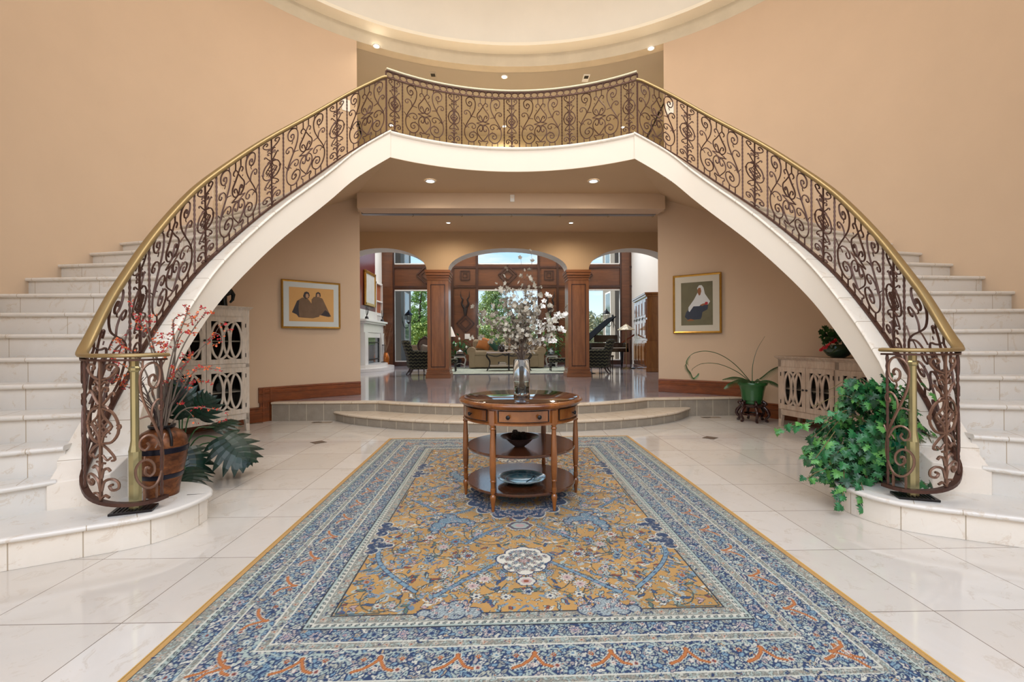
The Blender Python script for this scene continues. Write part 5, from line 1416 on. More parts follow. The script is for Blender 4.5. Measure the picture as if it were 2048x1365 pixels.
def ivyleaf(p, sc=1, tone=None):  # random leaf green unless an index is given
    out = (Vector(p)-ctr); out.z *= .6
    if out.length < .01: out = Vector((0,-1,0))
    out.normalize(); n = (out + Vector((rr.uniform(-.5,.5), -.5+rr.uniform(-.4,.4), .55+rr.uniform(-.3,.3)))).normalized()
    d = Vector((out.x*.6+rr.uniform(-.7,.7), rr.uniform(-.6,.2), -.75+rr.uniform(-.5,.4)))
    lobed(leaves[rr.choice((0,0,1,1,2)) if tone is None else tone], p, d, n, rr.uniform(.044, .076)*sc, rr.uniform(.1, .35))
nL = 0
for k in range(4200):
    a = rr.uniform(0, 2*PI); e = math.asin(rr.uniform(-1, 1)); q = rr.uniform(.55, 1.0)
    p = Vector((.43*q*math.cos(a)*math.cos(e), .27*q*math.sin(a)*math.cos(e), .44*q*math.sin(e)))
    p = ctr + p
    if p.z < -.02 and p.x > -.18: continue
    if p.x > .10 and p.z < .25: continue
    if p.z+R+.08 < .05: continue
    if p.x < -.22 and p.z > .38+(p.x+.22)*.9: continue
    ivyleaf(p); nL += 1
    if nL > 1150: break
for (pts, dens) in (([(-.3,-.05,.45),(-.45,-.08,.42),(-.58,-.05,.36),(-.70,0,.33),(-.78,.05,.30)], 13), ([(-.35,-.05,.2),(-.5,-.1,.05),(-.60,-.1,.0),(-.66,-.1,-.04)], 8), ([(-.4,-.12,.05),(-.45,-.18,-.1),(-.50,-.2,-.2)], 12), ([(-.35,-.2,0),(-.36,-.26,-.12),(-.34,-.28,-.24)], 14), ([(0,0,.5),(.02,-.02,.64),(.0,-.03,.72)], 14), ([(.05,0,.5),(.14,0,.60),(.19,-.02,.58)], 12), ([(-.15,0,.5),(-.22,-.02,.62),(-.28,-.03,.66)], 12), ([(.1,-.1,.4),(.2,-.12,.3),(.22,-.16,.2),(.20,-.2,.1)], 12), ([(.12,.05,.5),(.26,.06,.42),(.33,.05,.30),(.36,.04,.24)], 7), ([(-.1,-.25,.1),(-.05,-.30,0),(.02,-.32,-.02)], 8), ([(-.45,-.1,.3),(-.56,-.14,.2),(-.62,-.14,.12)], 7)):
    P = crom(pts, 5); vines.tube(P, .003, 5)
    for k in range(dens):
        p = Vector(P[int(len(P)*(k+.5)/dens)])+Vector((rr.uniform(-1,1), rr.uniform(-1,1), rr.uniform(-1,1)))*.025; ivyleaf(p, .95)
for k in range(95):
    p = Vector((rr.gauss(-.04,.09), rr.gauss(-.02,.08), .50+rr.random()*.17)); ivyleaf(p, .9)
for k in range(12):
    a = rr.uniform(0, 6.28); tip = ctr+Vector((.36*math.cos(a), .22*math.sin(a), rr.uniform(-.25, .36)))
    vines.tube(crom([(0,0,.27), (tip.x*.5, tip.y*.5, max(tip.z, .3)+.08), tip], 5), .0025, 4)
for nm, mm, c1, c2 in (('leaves', leaves[0], rgb(12,56,30), rgb(24,84,42)), ('leaves', leaves[1], rgb(24,88,50), rgb(52,124,66)), ('pale_leaves', leaves[2], rgb(66,132,54), rgb(104,164,84))):
    mm.build(nm, leafmat('ivy_'+nm, c1, c2, .4), iv)
vines.build('vines', simple('vine_stem', rgb(110,96,60), .8), iv)

# ------------------------------------------------------------------ sago palm on carved stand
PX_, PY_ = 3.63, 1.96
sd = thing('carved_stand', 'dark rosewood carved round plant stand with curled legs on the floor by the stone riser', 'plant stand', (PX_, PY_, 0))
rw = simple('dark_rosewood', rgb(48,18,16), .25, coat=.4)
m = MB(); m.lathe([(0, .22), (.15, .22), (.165, .23), (.17, .25), (.16, .262), (.15, .268), (0, .268)], 36); m.build('top', rw, sd, smooth=50)
m = MB(); m.lathe([(.12, .10), (.16, .105), (.16, .12), (.12, .125)], 28, cap=False); m.build('ring_shelf', rw, sd, smooth=40)
for k in range(6):
    a = k*PI/3+.3; ca, sa = math.cos(a), math.sin(a)
    m = MB(); P = crom([(.15, .30), (.19, .275), (.15, .24), (.20, .18), (.225, .11), (.185, .05), (.19, .015), (.215, .018)], 4)
    m.tube([(r_*ca, r_*sa, z) for r_, z in P], [.022, .022, .024, .026, .022, .018, .016, .018], 8); m.sphere((.15*ca, .15*sa, .30), .02, 10, 6, (1, 1, 1.4)); m.build('leg', rw, sd, smooth=60)
pl = thing('sago_palm', 'sago palm in a green ribbed pot with two long arching fronds on the carved stand', 'plant', (PX_, PY_, .269))
m = MB(); m.lathe([(0, 0), (.12, 0), (.13, .015), (.125, .05), (.14, .055), (.165, .20), (.185, .27), (.205, .285), (.21, .31), (.20, .325), (.18, .315), (.17, .28), (0, .27)], 44); m.build('pot', simple('leaf_green_glaze', rgb(34,92,44), .25, coat=.4, var=.15), pl, smooth=50)
m = MB(); m.lathe([(0, .27), (.18, .275), (.17, .285), (0, .30)], 24); m.build('soil', M['soil'], pl)
fleaf = leafmat('palm_green', rgb(24,62,30), rgb(50,92,44))
def frond(P, w0, w1, i0, droop=.0, step=1, curlx=False, per=1):
    ms = MB(); mf = ms
    P = [Vector(p) for p in P]; n = len(P); ms.tube(P, [.0045*(1-i/n)+.0018 for i in range(n)], 5)
    for i in range(i0, n-1, step):
        t_ = (P[i+1]-P[i]).normalized(); s_ = t_.cross(Vector((0,0,1)))
        if s_.length < .1: s_ = Vector((0,1,0))
        s_.normalize(); u_ = s_.cross(t_)
        f = (i-i0)/max(1, n-1-i0); L = w0+(w1-w0)*f; L *= math.sin(PI*min(1, .15+f*.8))+.25
        for j in range(per):
            b = P[i].lerp(P[i+1], j/per)
            for sg in (-1, 1):
                d = (t_*.45 + s_*sg*.8 - u_*droop*.4 + Vector((0,0,-.25))).normalized(); e = b+d*L
                w_ = t_*(.0045 if per > 1 else .006)
                mf.add([b-w_, b+w_, e], [(0,1,2)])
    ms.build('frond', fleaf, pl)
c0 = (0, 0, .30)
long1 = crom([c0, (-.26,-.02,.58), (-.50,-.04,.74), (-.72,-.05,.80), (-.92,-.05,.77), (-1.03,-.05,.66), (-1.02,-.05,.55), (-.97,-.05,.48), (-.93,-.05,.40), (-.88,-.05,.43), (-.85,-.05,.47)], 9)
frond(long1, .075, .045, 40, 1)
frond(crom([c0, (-.22,.02,.48), (-.5,.03,.60), (-.75,.03,.61), (-.9,.02,.54), (-.92,.02,.50)], 8), .012, .012, 20, 1, 2)
frond(crom([c0, (.01,0,.58), (.08,.0,.82), (.20,0,1.02)], 6), .0, .0, 99)
frond(crom([(0,0,.29), (-.12,-.08,.36), (-.28,-.12,.37), (-.44,-.15,.32), (-.52,-.16,.25)], 8), .13, .07, 5, 1, 1, per=2)
frond(crom([(0,0,.29), (-.10,.04,.37), (-.26,.06,.40), (-.42,.08,.36)], 8), .12, .06, 5, 1, 1, per=2)
frond(crom([(0,0,.29), (.14,-.02,.40), (.30,-.02,.52), (.46,-.02,.58)], 8), .11, .06, 6, 1, 1, per=2)
frond(crom([(0,0,.29), (.12,-.12,.36), (.24,-.18,.33), (.34,-.2,.24)], 8), .12, .06, 5, 1, 1, per=2)
frond(crom([(0,0,.29), (.0,-.14,.38), (-.05,-.28,.36)], 8), .10, .05, 4, 1, 1, per=2)
# ------------------------------------------------------------------ bowl planter on the low sideboard
bx_, by_ = 4.13, .86
bp = thing('planter_bowl', 'dark green glass bowl of red orchids, fern and dark leaves on the low sideboard', 'plant', (bx_, by_, 1.001))
m = MB(); m.lathe([(0, 0), (.07, 0), (.12, .03), (.165, .09), (.17, .13), (.155, .165), (.145, .165), (.15, .13), (.12, .05), (0, .02)], 36); m.build('bowl', simple('green_glass_bowl', rgb(14,48,32), .12, coat=.5), bp, smooth=60)
ml = MB(); rr = random.Random(9); mr2 = MB(); mfn = MB(); mst2 = MB()
for k in range(60):
    p = Vector((rr.gauss(-.05,.08), rr.gauss(0,.07), .20+rr.random()*.17)); lobed(ml, p, (rr.uniform(-1,1), rr.uniform(-1,.3), rr.uniform(-.6,.6)), (rr.uniform(-.6,.6), -1, .5), rr.uniform(.05, .085), .2)
for (x, z) in ((-.26,.33), (-.19,.36), (-.14,.30)):
    mst2.tube([(0,0,.15), (x*.6, -.02, z*.8), (x, -.05, z)], .003, 4)
    for a in range(7): lobed(ml, (x, -.05, z), (math.cos(a), -.2, math.sin(a)*1.0), (0,-1,.2), .045, .1)
for k in range(26):
    f = k/25; c = (-.12-.20*f+rr.uniform(-.012,.012), -.12+rr.uniform(-.012,.012), .22-.12*f+rr.uniform(-.012,.012)); blossom(mr2, c, .022, rr)
P = crom([(-.02,-.1,.17), (-.12,-.14,.13), (-.26,-.17,.03)], 10)
for i in range(2, len(P)-1):
    b = Vector(P[i]); L = .075*math.sin(PI*min(1, i/len(P)+.1))
    for sg in (-1, 1): mfn.add([b+Vector((-.004,0,0)), b+Vector((.004,0,0)), b+Vector((-.03,-.01,sg*L*.6-L*.2))], [(0,1,2)])
mst2.tube(P, .002, 4)
ml.build('leaves', leafmat('deep_leaf', rgb(16,44,24), rgb(40,84,36)), bp); mr2.build('red_blossoms', simple('red_petals', rgb(200,24,36), .5), bp); mfn.build('fern', leafmat('fern_green', rgb(60,84,34), rgb(80,104,44)), bp); mst2.build('stems', simple('dark_stem', rgb(50,56,36), .8), bp)
# ------------------------------------------------------------------ great room beyond the arches
GY = 12.9; GL, GR = -4.7, 5.02; GT = 6.4; gz = ZL
m = MB(); m.bx(GL-.25, GL, 7.42, GY+.3, gz-.1, GT); m.build('wall_great_left', M['white_paint'], kind='structure')
m = MB(); m.bx(GR, GR+.25, 7.42, GY+.3, gz-.1, GT); m.build('wall_great_right', M['white_paint'], kind='structure')
m = MB(); m.bx(GL-.25, GR+.25, 7.4, GY+.3, GT, GT+.15); m.build('ceiling_5', M['cream'], kind='structure')
m = MB(); m.bx(GL-.25, GR+.25, 7.30, 7.45, 4.12, GT); m.build('wall_great_front', M['cream'], kind='structure')
# wooden window wall : openings (x0,x1) with lower and upper lights
op = [(-4.27, -2.35), (-1.04, 1.36), (2.62, 4.60)]
zl0, zl1, zu0, zu1 = .45, 3.25, 4.23, 5.6
m = MB(); xs = [GL] + [v for o in op for v in o] + [GR]
for i in range(0, len(xs), 2): m.bx(xs[i], xs[i+1], GY, GY+.18, gz, GT)
for a, b in op: m.bx(a, b, GY, GY+.18, gz, zl0); m.bx(a, b, GY, GY+.18, zl1, zu0); m.bx(a, b, GY, GY+.18, zu1, GT)
m.build('wall_window_side', M['cherryw'], kind='structure')
k = 1
for a, b in op:
    for z0, z1 in ((zl0, zl1), (zu0, zu1)):
        fr = thing('window_%d' % k, 'window', 'window', ((a+b)/2, GY+.06, z0)); del fr['label']; del fr['category']; fr['kind'] = 'structure'; k += 1
        m = MB(); w = .045
        m.bx(a, a+w, GY-.02, GY+.1, z0, z1); m.bx(b-w, b, GY-.02, GY+.1, z0, z1); m.bx(a, b, GY-.02, GY+.1, z0, z0+w); m.bx(a, b, GY-.02, GY+.1, z1-w, z1)
        f = m.build('window_frame', M['white_paint'], fr, world=True); f['kind'] = 'structure'
        g = MB(); g.bx(a+w, b-w, GY+.05, GY+.056, z0+w, z1-w); f = g.build('window_pane', M['pane'], fr, world=True); f['kind'] = 'structure'
# applied moldings and diamonds
m = MB()
for x in (-4.27, -2.35, -2.0, -1.04, 1.36, 2.10, 2.62, 4.60):
    m.bx(x-.045, x+.045, GY-.05, GY, gz, GT)
for z in (3.36, 4.12): 
    m.bx(GL, GR, GY-.045, GY, z-.04, z+.04)
m.bx(GL, GR, GY-.04, GY, gz, gz+.16)
m.build('trim_9', M['cherryd'], kind='structure')
m = MB()
def diamond(cx, cz, r, w, sq=False):
    P = [(cx-r, cz), (cx, cz-r), (cx+r, cz), (cx, cz+r)] if not sq else [(cx-r, cz-r), (cx+r, cz-r), (cx+r, cz+r), (cx-r, cz+r)]
    for i in range(4): planar_band(m, [P[i], P[(i+1) % 4]], w, GY-.05, GY)
for cx in (-3.0, .16, 3.1): diamond(cx, 3.82, .36, .07); diamond(cx, 3.82, .2, .04)
for cx in (-1.5, 1.77): diamond(cx, 3.80, .17, .06, True); diamond(cx, 3.80, .08, .03, True); diamond(cx, 1.93, .34, .07); diamond(cx, 1.93, .2, .04)
m.build('trim_10', M['cherryd'], kind='structure')
m = MB()
for cx, w in ((-1.5, .40), (1.77, .30)):
    m.bx(cx-w, cx+w, GY-.02, GY-.005, 3.42, 4.06); m.bx(cx-w, cx+w, GY-.02, GY-.005, .5, 3.30)
m.build('trim_11', M['cherryw'], kind='structure')
m = MB(); m.bx(GL, -4.29, GY-.08, GY, gz, GT); m.bx(4.62, GR-.1, GY-.08, GY, gz, GT); m.build('trim_12', M['cherryw'], kind='structure')
for x, nm in ((-1.43, 'left'), (1.66, 'right')):
    if nm == 'left': plate(x, GY-.03, 1.43, .2, .2, 0, 'white square wall plate on the wood panel left of the sofa')
# horned skulls
def skull(cx, side):
    t = thing('mounted_horns', 'dark spiral-horned antelope skull mounted on the wood panel %s of the central window' % side, 'mounted horns', (cx, GY-.03, 2.55), 0, 'antelope skulls on the window wall')
    hm = simple('dark_horn', rgb(34,26,24), .45)
    m = MB(); m.add([(-.10,0,-.02),(.10,0,-.02),(.05,0,-.30),(-.05,0,-.30),(-.09,-.10,-.04),(.09,-.10,-.04),(.035,-.08,-.31),(-.035,-.08,-.31)], [(3,2,1,0),(4,5,6,7),(0,1,5,4),(1,2,6,5),(2,3,7,6),(3,0,4,7)]); m.build('skull', hm, t, bevel=.02)
    for s in (-1, 1):
        m = MB(); m.tube(crom([(s*.04,-.06,-.02),(s*.13,-.09,.14),(s*.09,-.11,.30),(s*.16,-.12,.42),(s*.17,-.12,.62)], 5), [.045,.04,.034,.028,.02,.01], 8); m.build('horn', hm, t, smooth=60)
skull(-1.50, 'left'); skull(1.79, 'right')
# ---- pale patterned rug
m = MB(); m.bx(-2.3, 2.5, 8.08, 11.42, gz, gz+.012)
t = NT('pale_green_rug'); n = t.noise(t.coord(), 3.5, 5, .7, 2); t.base(t.ramp(n, [(.35, rgb(120,134,130)), (.5, rgb(176,182,166)), (.65, rgb(110,128,130))]), .95)
o = m.build('area_rug', t.m); tag(o, 'pale green patterned area rug under the sofa and coffee table', 'rug')
m = MB(); m.bx(-2.34, 2.54, 8.04, 8.09, gz, gz+.014); m.build('edge_binding', M['dark'], o)
zr = gz+.013
# ---- sofa
sf = simple('taupe_upholstery', rgb(146,130,106), .9, var=.08); so_ = thing('sofa', 'rolled-arm taupe skirted sofa in front of the central window', 'sofa', (.05, 10.95, zr))
m = MB(); m.box((0, .02, .24), (2.34, .86, .42), taper=1.04); m.build('skirted_base', sf, so_, bevel=.04)
for s in (-.56, .56):
    m = MB(); m.box((s, -.08, .52), (1.1, .72, .17)); m.build('seat_cushion', sf, so_, bevel=.06)
m = MB(); m.box((0, .38, .66), (2.36, .22, .66)); m.build('back', sf, so_, bevel=.08)
for s in (-.56, .56):
    m = MB(); m.box((s, .22, .78), (1.08, .2, .42)); m.build('back_cushion', sf, so_, bevel=.08)
for s in (-1, 1):
    m = MB(); m.tube([(s*1.19, -.42, .58), (s*1.19, .4, .58)], .15, 18); m.box((s*1.17, 0, .30), (.20, .86, .54)); m.build('arm', sf, so_, smooth=40, bevel=.01)
def pillow(x, y, z, w, c, label, tilt=.3, rz=0, name='throw_pillow', grp='pillows on the sofa'):
    m = MB(); n = 9
    vs = []; 
    for sg in (1, -1):
        for i in range(n+1):
            for j in range(n+1):
                u, v = i/n*2-1, j/n*2-1; th = (1-u**4)*(1-v**4); k = 1-.10*(1-abs(u)**2)*abs(v)**2-.10*(1-abs(v)**2)*abs(u)**2
                vs.append((u*w/2*k, sg*.09*th**.6, v*w/2*k))
    fs = []
    for s0 in (0, (n+1)**2):
        for i in range(n):
            for j in range(n): a = s0+i*(n+1)+j; fs.append((a, a+1, a+n+2, a+n+1))
    m.add(vs, fs); o = m.build(name, simple('pillow_cloth', c, .9, var=.06), smooth=60); o.location = (x, y, z); o.rotation_euler = (-tilt, rz, 0); tag(o, label, 'pillow', grp)
pillow(-.72, 10.80, 1.16, .46, rgb(168,106,56), 'rust brown throw pillow at the left end of the sofa', .3, .3)
pillow(-.30, 10.66, 1.10, .42, rgb(40,76,64), 'dark green throw pillow lying before the rust one on the sofa', .5, .9)
pillow(-.14, 10.84, 1.16, .44, rgb(206,196,170), 'cream throw pillow near the middle of the sofa', .3, .1)
pillow(.78, 10.82, 1.16, .46, rgb(176,150,116), 'tan throw pillow at the right end of the sofa', .3, -.2)
pillow(.30, 10.84, 1.15, .44, rgb(150,120,96), 'brown throw pillow right of the middle of the sofa', .3, .1)
# ---- coffee table
ct = thing('coffee_table', 'stone-topped coffee table with dark scrolled iron legs before the sofa', 'table', (.1, 9.55, zr))
m = MB(); m.box((0, 0, .565), (1.40, .62, .035)); m.build('tabletop', simple('pale_stone', rgb(170,156,150), .25), ct, bevel=.01)
m = MB(); m.box((0, 0, .15), (1.22, .46, .03)); m.build('lower_shelf', simple('pale_wood', rgb(196,184,168), .4), ct, bevel=.005)
for sx in (-1, 0, 1):
    for sy in (-1, 1):
        m = MB(); P = crom([(sx*.66, sy*.27, .55), (sx*.70, sy*.28, .46), (sx*.60, sy*.24, .30), (sx*.62, sy*.25, .12), (sx*.69, sy*.28, 0)], 5); m.tube(P, .017, 7); m.build('leg', M['dark'], ct, smooth=60)
m = MB()
for sy in (-.27, .27): m.tube(crom([(-.66, sy, .5), (-.4, sy, .44), (-.15, sy, .5), (.15, sy, .44), (.4, sy, .5), (.66, sy, .48)], 5), .008, 6); m.tube(crom([(-.2, sy, .53), (-.1, sy, .46), (0, sy, .52), (.1, sy, .46), (.2, sy, .53)], 4), .008, 6)
m.build('scrollwork', M['dark'], ct, smooth=60)
for i, (x, z, w) in enumerate(((-.26, .166, .26), (-.25, .206, .24), (-.27, .243, .2))):
    b = thing('book', ['thick dark blue book, lowest of the stack on the coffee table shelf', 'navy book in the middle of the stack on the coffee table shelf', 'slim dark teal book, topmost of the stack on the coffee table shelf'][i], 'book', (.1+x+.05, 9.5, zr+z), .1*i, 'books on the coffee table shelf')
    m = MB(); h = (.036, .033, .028)[i]; m.box((0, 0, h/2), (w, .17, h)); m.build('cover', simple('book_cover_%d' % i, (rgb(22,34,66), rgb(28,40,80), rgb(20,50,60))[i], .5), b, bevel=.003)
    m = MB(); m.box((.004, -.002, h/2), (w-.01, .172, h*.7)); m.build('pages', simple('pages', rgb(220,212,196), .8), b)
pt = thing('round_pot', 'black spherical pot with green leafy sprigs on the coffee table', 'plant pot', (-.12, 9.6, zr+.584))
m = MB(); m.lathe([(0, 0), (.05, 0), (.11, .05), (.13, .12), (.11, .19), (.06, .225), (.05, .225), (.09, .18), (0, .15)], 26); m.build('pot', M['black'], pt, smooth=60)
rr = random.Random(2); m = MB()
for k in range(60): lobed(m, (rr.gauss(-.02,.09), rr.gauss(0,.06), .26+rr.random()*.22), (rr.uniform(-1,1), rr.uniform(-1,1), rr.uniform(-.4,1)), (rr.uniform(-.5,.5),-1,.4), .07, .2)
m.build('leaves', leafmat('sprig', rgb(70,110,50), rgb(140,166,90)), pt)
# ---- side tables with things on them
def side_table(x, y, label):
    t = thing('side_table', label, 'table', (x, y, gz+.0), 0, 'small white iron side tables by the sofa')
    m = MB(); m.box((0, 0, .425), (.40, .40, .03)); m.build('tabletop', simple('grey_top', rgb(120,116,110), .3), t, bevel=.005)
    m = MB(); m.box((0, 0, .395), (.37, .37, .03)); m.build('apron', M['white_paint'], t)
    for sx in (-1, 1):
        for sy in (-1, 1):
            m = MB(); m.tube(crom([(sx*.16, sy*.16, .39), (sx*.20, sy*.2, .30), (sx*.16, sy*.16, .12), (sx*.18, sy*.18, 0)], 5), .014, 6); m.build('leg', M['white_paint'], t, smooth=60)
    m = MB(); m.tube(crom([(-.17, -.17, .12), (0, 0, .17), (.17, .17, .12)], 5), .009, 6); m.tube(crom([(-.17, .17, .12), (0, 0, .17), (.17, -.17, .12)], 5), .009, 6); m.build('stretcher', M['white_paint'], t, smooth=60)
side_table(-1.56, 11.0, 'small white iron side table left of the sofa'); side_table(1.62, 10.95, 'small white iron side table right of the sofa')
b = thing('silver_box', 'silver lidded box on dark books on the side table left of the sofa', 'box', (-1.56, 11.0, gz+.441))
m = MB(); m.box((0, 0, .02), (.34, .26, .04)); m.build('tray', M['dark'], b)
m = MB(); m.box((0, 0, .10), (.24, .18, .11)); m.build('box_body', simple('silver', rgb(190,196,200), .15, .9), b, bevel=.02)
m = MB(); m.lathe([(.0, .155), (.08, .16), (.05, .19), (.012, .2), (.012, .22), (0, .23)], 16); m.build('lid', simple('silver_lid', rgb(200,204,208), .15, .9), b, smooth=50)
b = thing('silver_pitcher', 'rounded silver and dark pitcher on the side table right of the sofa', 'pitcher', (1.6, 10.95, gz+.441))
m = MB(); m.lathe([(0, 0), (.07, 0), (.12, .06), (.11, .13), (.05, .19), (.045, .23), (.06, .25), (0, .25)], 22); m.build('body', simple('silver_body', rgb(150,164,172), .15, .9), b, smooth=60)
m = MB(); m.tube(crom([(.05,0,.22),(.13,0,.2),(.12,0,.1)], 4), .01, 6); m.build('handle', M['dark'], b, smooth=60)
# leafy plants behind the tables
def leafy(x, y, z, sp, h, n, seed, label, potr=.16, c=(rgb(16,70,24), rgb(40,110,40)), white=0, L=.2, pot=True):
    t = thing('potted_plant', label, 'plant', (x, y, z)); rr = random.Random(seed)
    m = MB(); m.lathe([(0, 0), (potr*.7, 0), (potr, .3), (potr*.9, .3), (0, .27)], 20); m.build('pot', M['dark'], t, smooth=50)
    m = MB(); ms = MB(); mw = MB()
    for k in range(n):
        a = rr.random()*6.28; q = sp*rr.random()**.5; p = Vector((q*math.cos(a), q*math.sin(a)*.7, .35+h*(1-.4*q/sp)*rr.random()+.1*h))
        ms.tube([(0,0,.27), p*.6+Vector((0,0,.1)), p], .004, 4); simpleleaf(m, p, (p.x+rr.uniform(-.2,.2), p.y-.1, rr.uniform(-.3,.4)), L*rr.uniform(.7,1.2), L*.22, .6)
        if rr.random() < white: mw.sphere(tuple(p+Vector((0,-.05,.1))), .05, 8, 6, (.7,.4,1))
    m.build('leaves', leafmat('plant_leaf', *c), t); ms.build('stems', leafmat('plant_stem', rgb(40,80,30), rgb(60,100,40)), t)
    if white: mw.build('white_spathes', simple('white_spathe', rgb(240,240,230), .6), t)
leafy(-1.72, 11.8, gz, .42, .75, 60, 1, 'dark leafy peace lily with white flowers behind the left side table', white=.06)
leafy(1.75, 11.7, gz, .5, .95, 80, 2, 'tall leafy green plant behind the right side table', c=(rgb(26,84,30), rgb(70,134,50)))
# ---- benches
def bench(x, label):
    t = thing('footstool', label, 'footstool', (x, 9.15, zr), 0, 'patterned footstools on the pale rug')
    m = MB(); m.box((0, 0, .33), (.58, .40, .13)); m.build('cushion', M['zig'], t, bevel=.03)
    for sx in (-1, 1):
        for sy in (-1, 1):
            m = MB(); m.lathe([(.012, 0), (.02, .03), (.013, .06), (.024, .14), (.016, .20), (.028, .24), (.028, .27)], 10, (sx*.24, sy*.16, 0)); m.build('leg', M['black'], t, smooth=50)
t = NT('dark_zigzag_weave'); q = t.sep(t.coord()); zz = t.math('PINGPONG', t.math('MULTIPLY', t.math('ADD', q[0], q[1]), 9.0), .5)
r0 = t.math('FRACT', t.math('ADD', t.math('MULTIPLY', q[2], 11.0), t.math('MULTIPLY', zz, .9)))
nn = t.noise(t.coord(), 40, 3); c_ = t.mix(t.ramp(r0, [(.3, 0), (.5, .8), (.7, 0)]), rgb(20,24,22), t.mix(nn, rgb(60,66,48), rgb(150,146,112)))
M['zig'] = t.base(c_, .9)
bench(1.62, 'dark zigzag patterned footstool on turned legs right of the coffee table'); bench(-1.78, 'dark zigzag patterned footstool partly hidden behind the left column')
# ---- armchairs
def armchair(x, y, rz, label):
    t = thing('armchair', label, 'armchair', (x, y, gz), rz, 'dark zigzag armchairs beside the columns')   # faces local +x
    m = MB(); m.box((0, 0, .32), (.66, .64, .30)); m.build('seat', M['zig'], t, bevel=.04)
    m = MB(); Pz = [(-.26, .18), (-.30, .50), (-.38, .78), (-.44, .98)]
    rings = []
    for i, (px_, pz) in enumerate(crom(Pz, 4)):
        w = .36*(1-.10*(i/12)**3); th = .095
        rings.append([(px_-th, -w, pz), (px_+th, -w*.9, pz), (px_+th, w*.9, pz), (px_-th, w, pz)])
    m.sweep(rings); m.build('backrest', M['zig'], t, bevel=.05)
    for s in (-1, 1):
        m = MB(); m.box((.0, s*.31, .52), (.54, .09, .22)); m.tube([(-.26, s*.31, .64), (.26, s*.31, .61)], .055, 12); m.build('arm', M['zig'], t, smooth=40, bevel=.01)
    for sx, lean in ((-1, -.10), (1, .02)):
        for s in (-1, 1):
            m = MB(); m.tube(crom([(sx*.27, s*.26, .20), (sx*.28+lean*.3, s*.265, .10), (sx*.29+lean, s*.27, 0)], 4), [.03, .024, .018], 8); m.build('leg', simple('dark_leg', rgb(46,20,20), .3), t, smooth=60)
armchair(-2.42, 8.15, .30, 'dark zigzag patterned armchair with a grey cushion left of the left column')
armchair(2.60, 8.25, PI-.35, 'dark zigzag patterned armchair seen from behind right of the right column')
pillow(-2.28, 8.13, .98, .34, rgb(150,142,134), 'grey cushion propped on the left armchair', -.0, .2, 'seat_cushion', 'cushions of the armchairs')
bpy.data.objects['seat_cushion' if 'seat_cushion' in bpy.data.objects else 'throw_pillow']
t = thing('carved_chair', 'oval-backed dark carved chair behind the left armchair', 'chair', (-2.55, 9.65, gz), -.4)
m = MB(); rings = []
P = [(.26*math.cos(a), 0, .80+.25*math.sin(a)) for a in [2*PI*k/20 for k in range(20)]]
m.tube(P, .03, 8, closed=True); m.sphere((0, 0, 1.07), .05, 8, 6, (1.6,.6,.8)); m.build('back_frame', simple('carved_walnut', rgb(50,30,24), .35), t, smooth=60)
m = MB(); m.sphere((0, .0, .80), .24, 18, 10, (1, .16, 1)); m.build('back_pad', simple('mauve_velvet', rgb(96,80,74), .8), t, smooth=60)
m = MB(); m.box((0, -.24, .43), (.54, .5, .12)); m.build('seat', simple('mauve_seat', rgb(96,80,74), .8), t, bevel=.03)
for sx in (-1, 1):
    for y in (.0, -.46):
        m = MB(); m.tube([(sx*.23, y, .55 if y == 0 else .40), (sx*.24, y, .2), (sx*.25, y, 0)], .02, 7); m.build('leg', simple('walnut_leg', rgb(50,30,24), .35), t, smooth=60)
# ---- lamps
def floor_lamp(x, y, label, shade_m, r, zs, h, base_m, tiff=False):
    t = thing('floor_lamp', label, 'floor lamp', (x, y, gz)); zz = zs-gz
    m = MB(); m.lathe([(0, 0), (.14, 0), (.14, .02), (.05, .04), (.02, .06), (0, .06)], 24); m.build('base', base_m, t, smooth=50)
    m = MB(); m.tube([(0,0,.05), (0,0,zz+.06)], .013, 8); m.build('pole', base_m, t, smooth=50)
    m = MB(); n = 8 if tiff else 28
    m.lathe([(r, zz), (r*.99, zz+.012), (r*(.12 if tiff else .42), zz+h)], n, cap=False); m.build('lamp_shade', shade_m, t)
    m = MB(); m.sphere((0, 0, zz+h+.02), .022, 8, 6); m.build('finial', base_m, t, smooth=60)
floor_lamp(-1.92, 10.8, 'floor lamp with a white cone shade partly behind the left column', simple('white_shade', rgb(236,232,226), .8), .23, 1.40, .34, M['brass'])
tt = NT('leaded_glass'); n = tt.noise(tt.coord(), 14, 2); tt.base(tt.ramp(n, [(.35, rgb(120,130,140)), (.5, rgb(206,196,160)), (.62, rgb(236,232,214)), (.7, rgb(90,90,90))]), .3)
floor_lamp(4.02, 10.15, 'floor lamp with a faceted leaded glass shade beside the grand piano', tt.m, .30, 1.58, .19, M['brass'], True)
# music stand / tripod beside the lamp
t = thing('music_stand', 'slim black music stand with a wooden desk beside the piano', 'music stand', (4.22, 10.35, gz))
m = MB(); m.tube([(0,0,.05), (0,0,.95)], .012, 6); m.build('pole', M['black'], t)
m = MB(); m.lathe([(0, 0), (.16, 0), (.16, .02), (.02, .05), (0, .05)], 20); m.build('base', M['black'], t, smooth=50)
m = MB(); m.box((-.08, -.02, 1.0), (.42, .02, .06), rz=0); m.v = [(x, y, z + (x+.08)*.6) for x, y, z in m.v]; m.build('desk', simple('reddish_wood', rgb(130,64,36), .4), t)
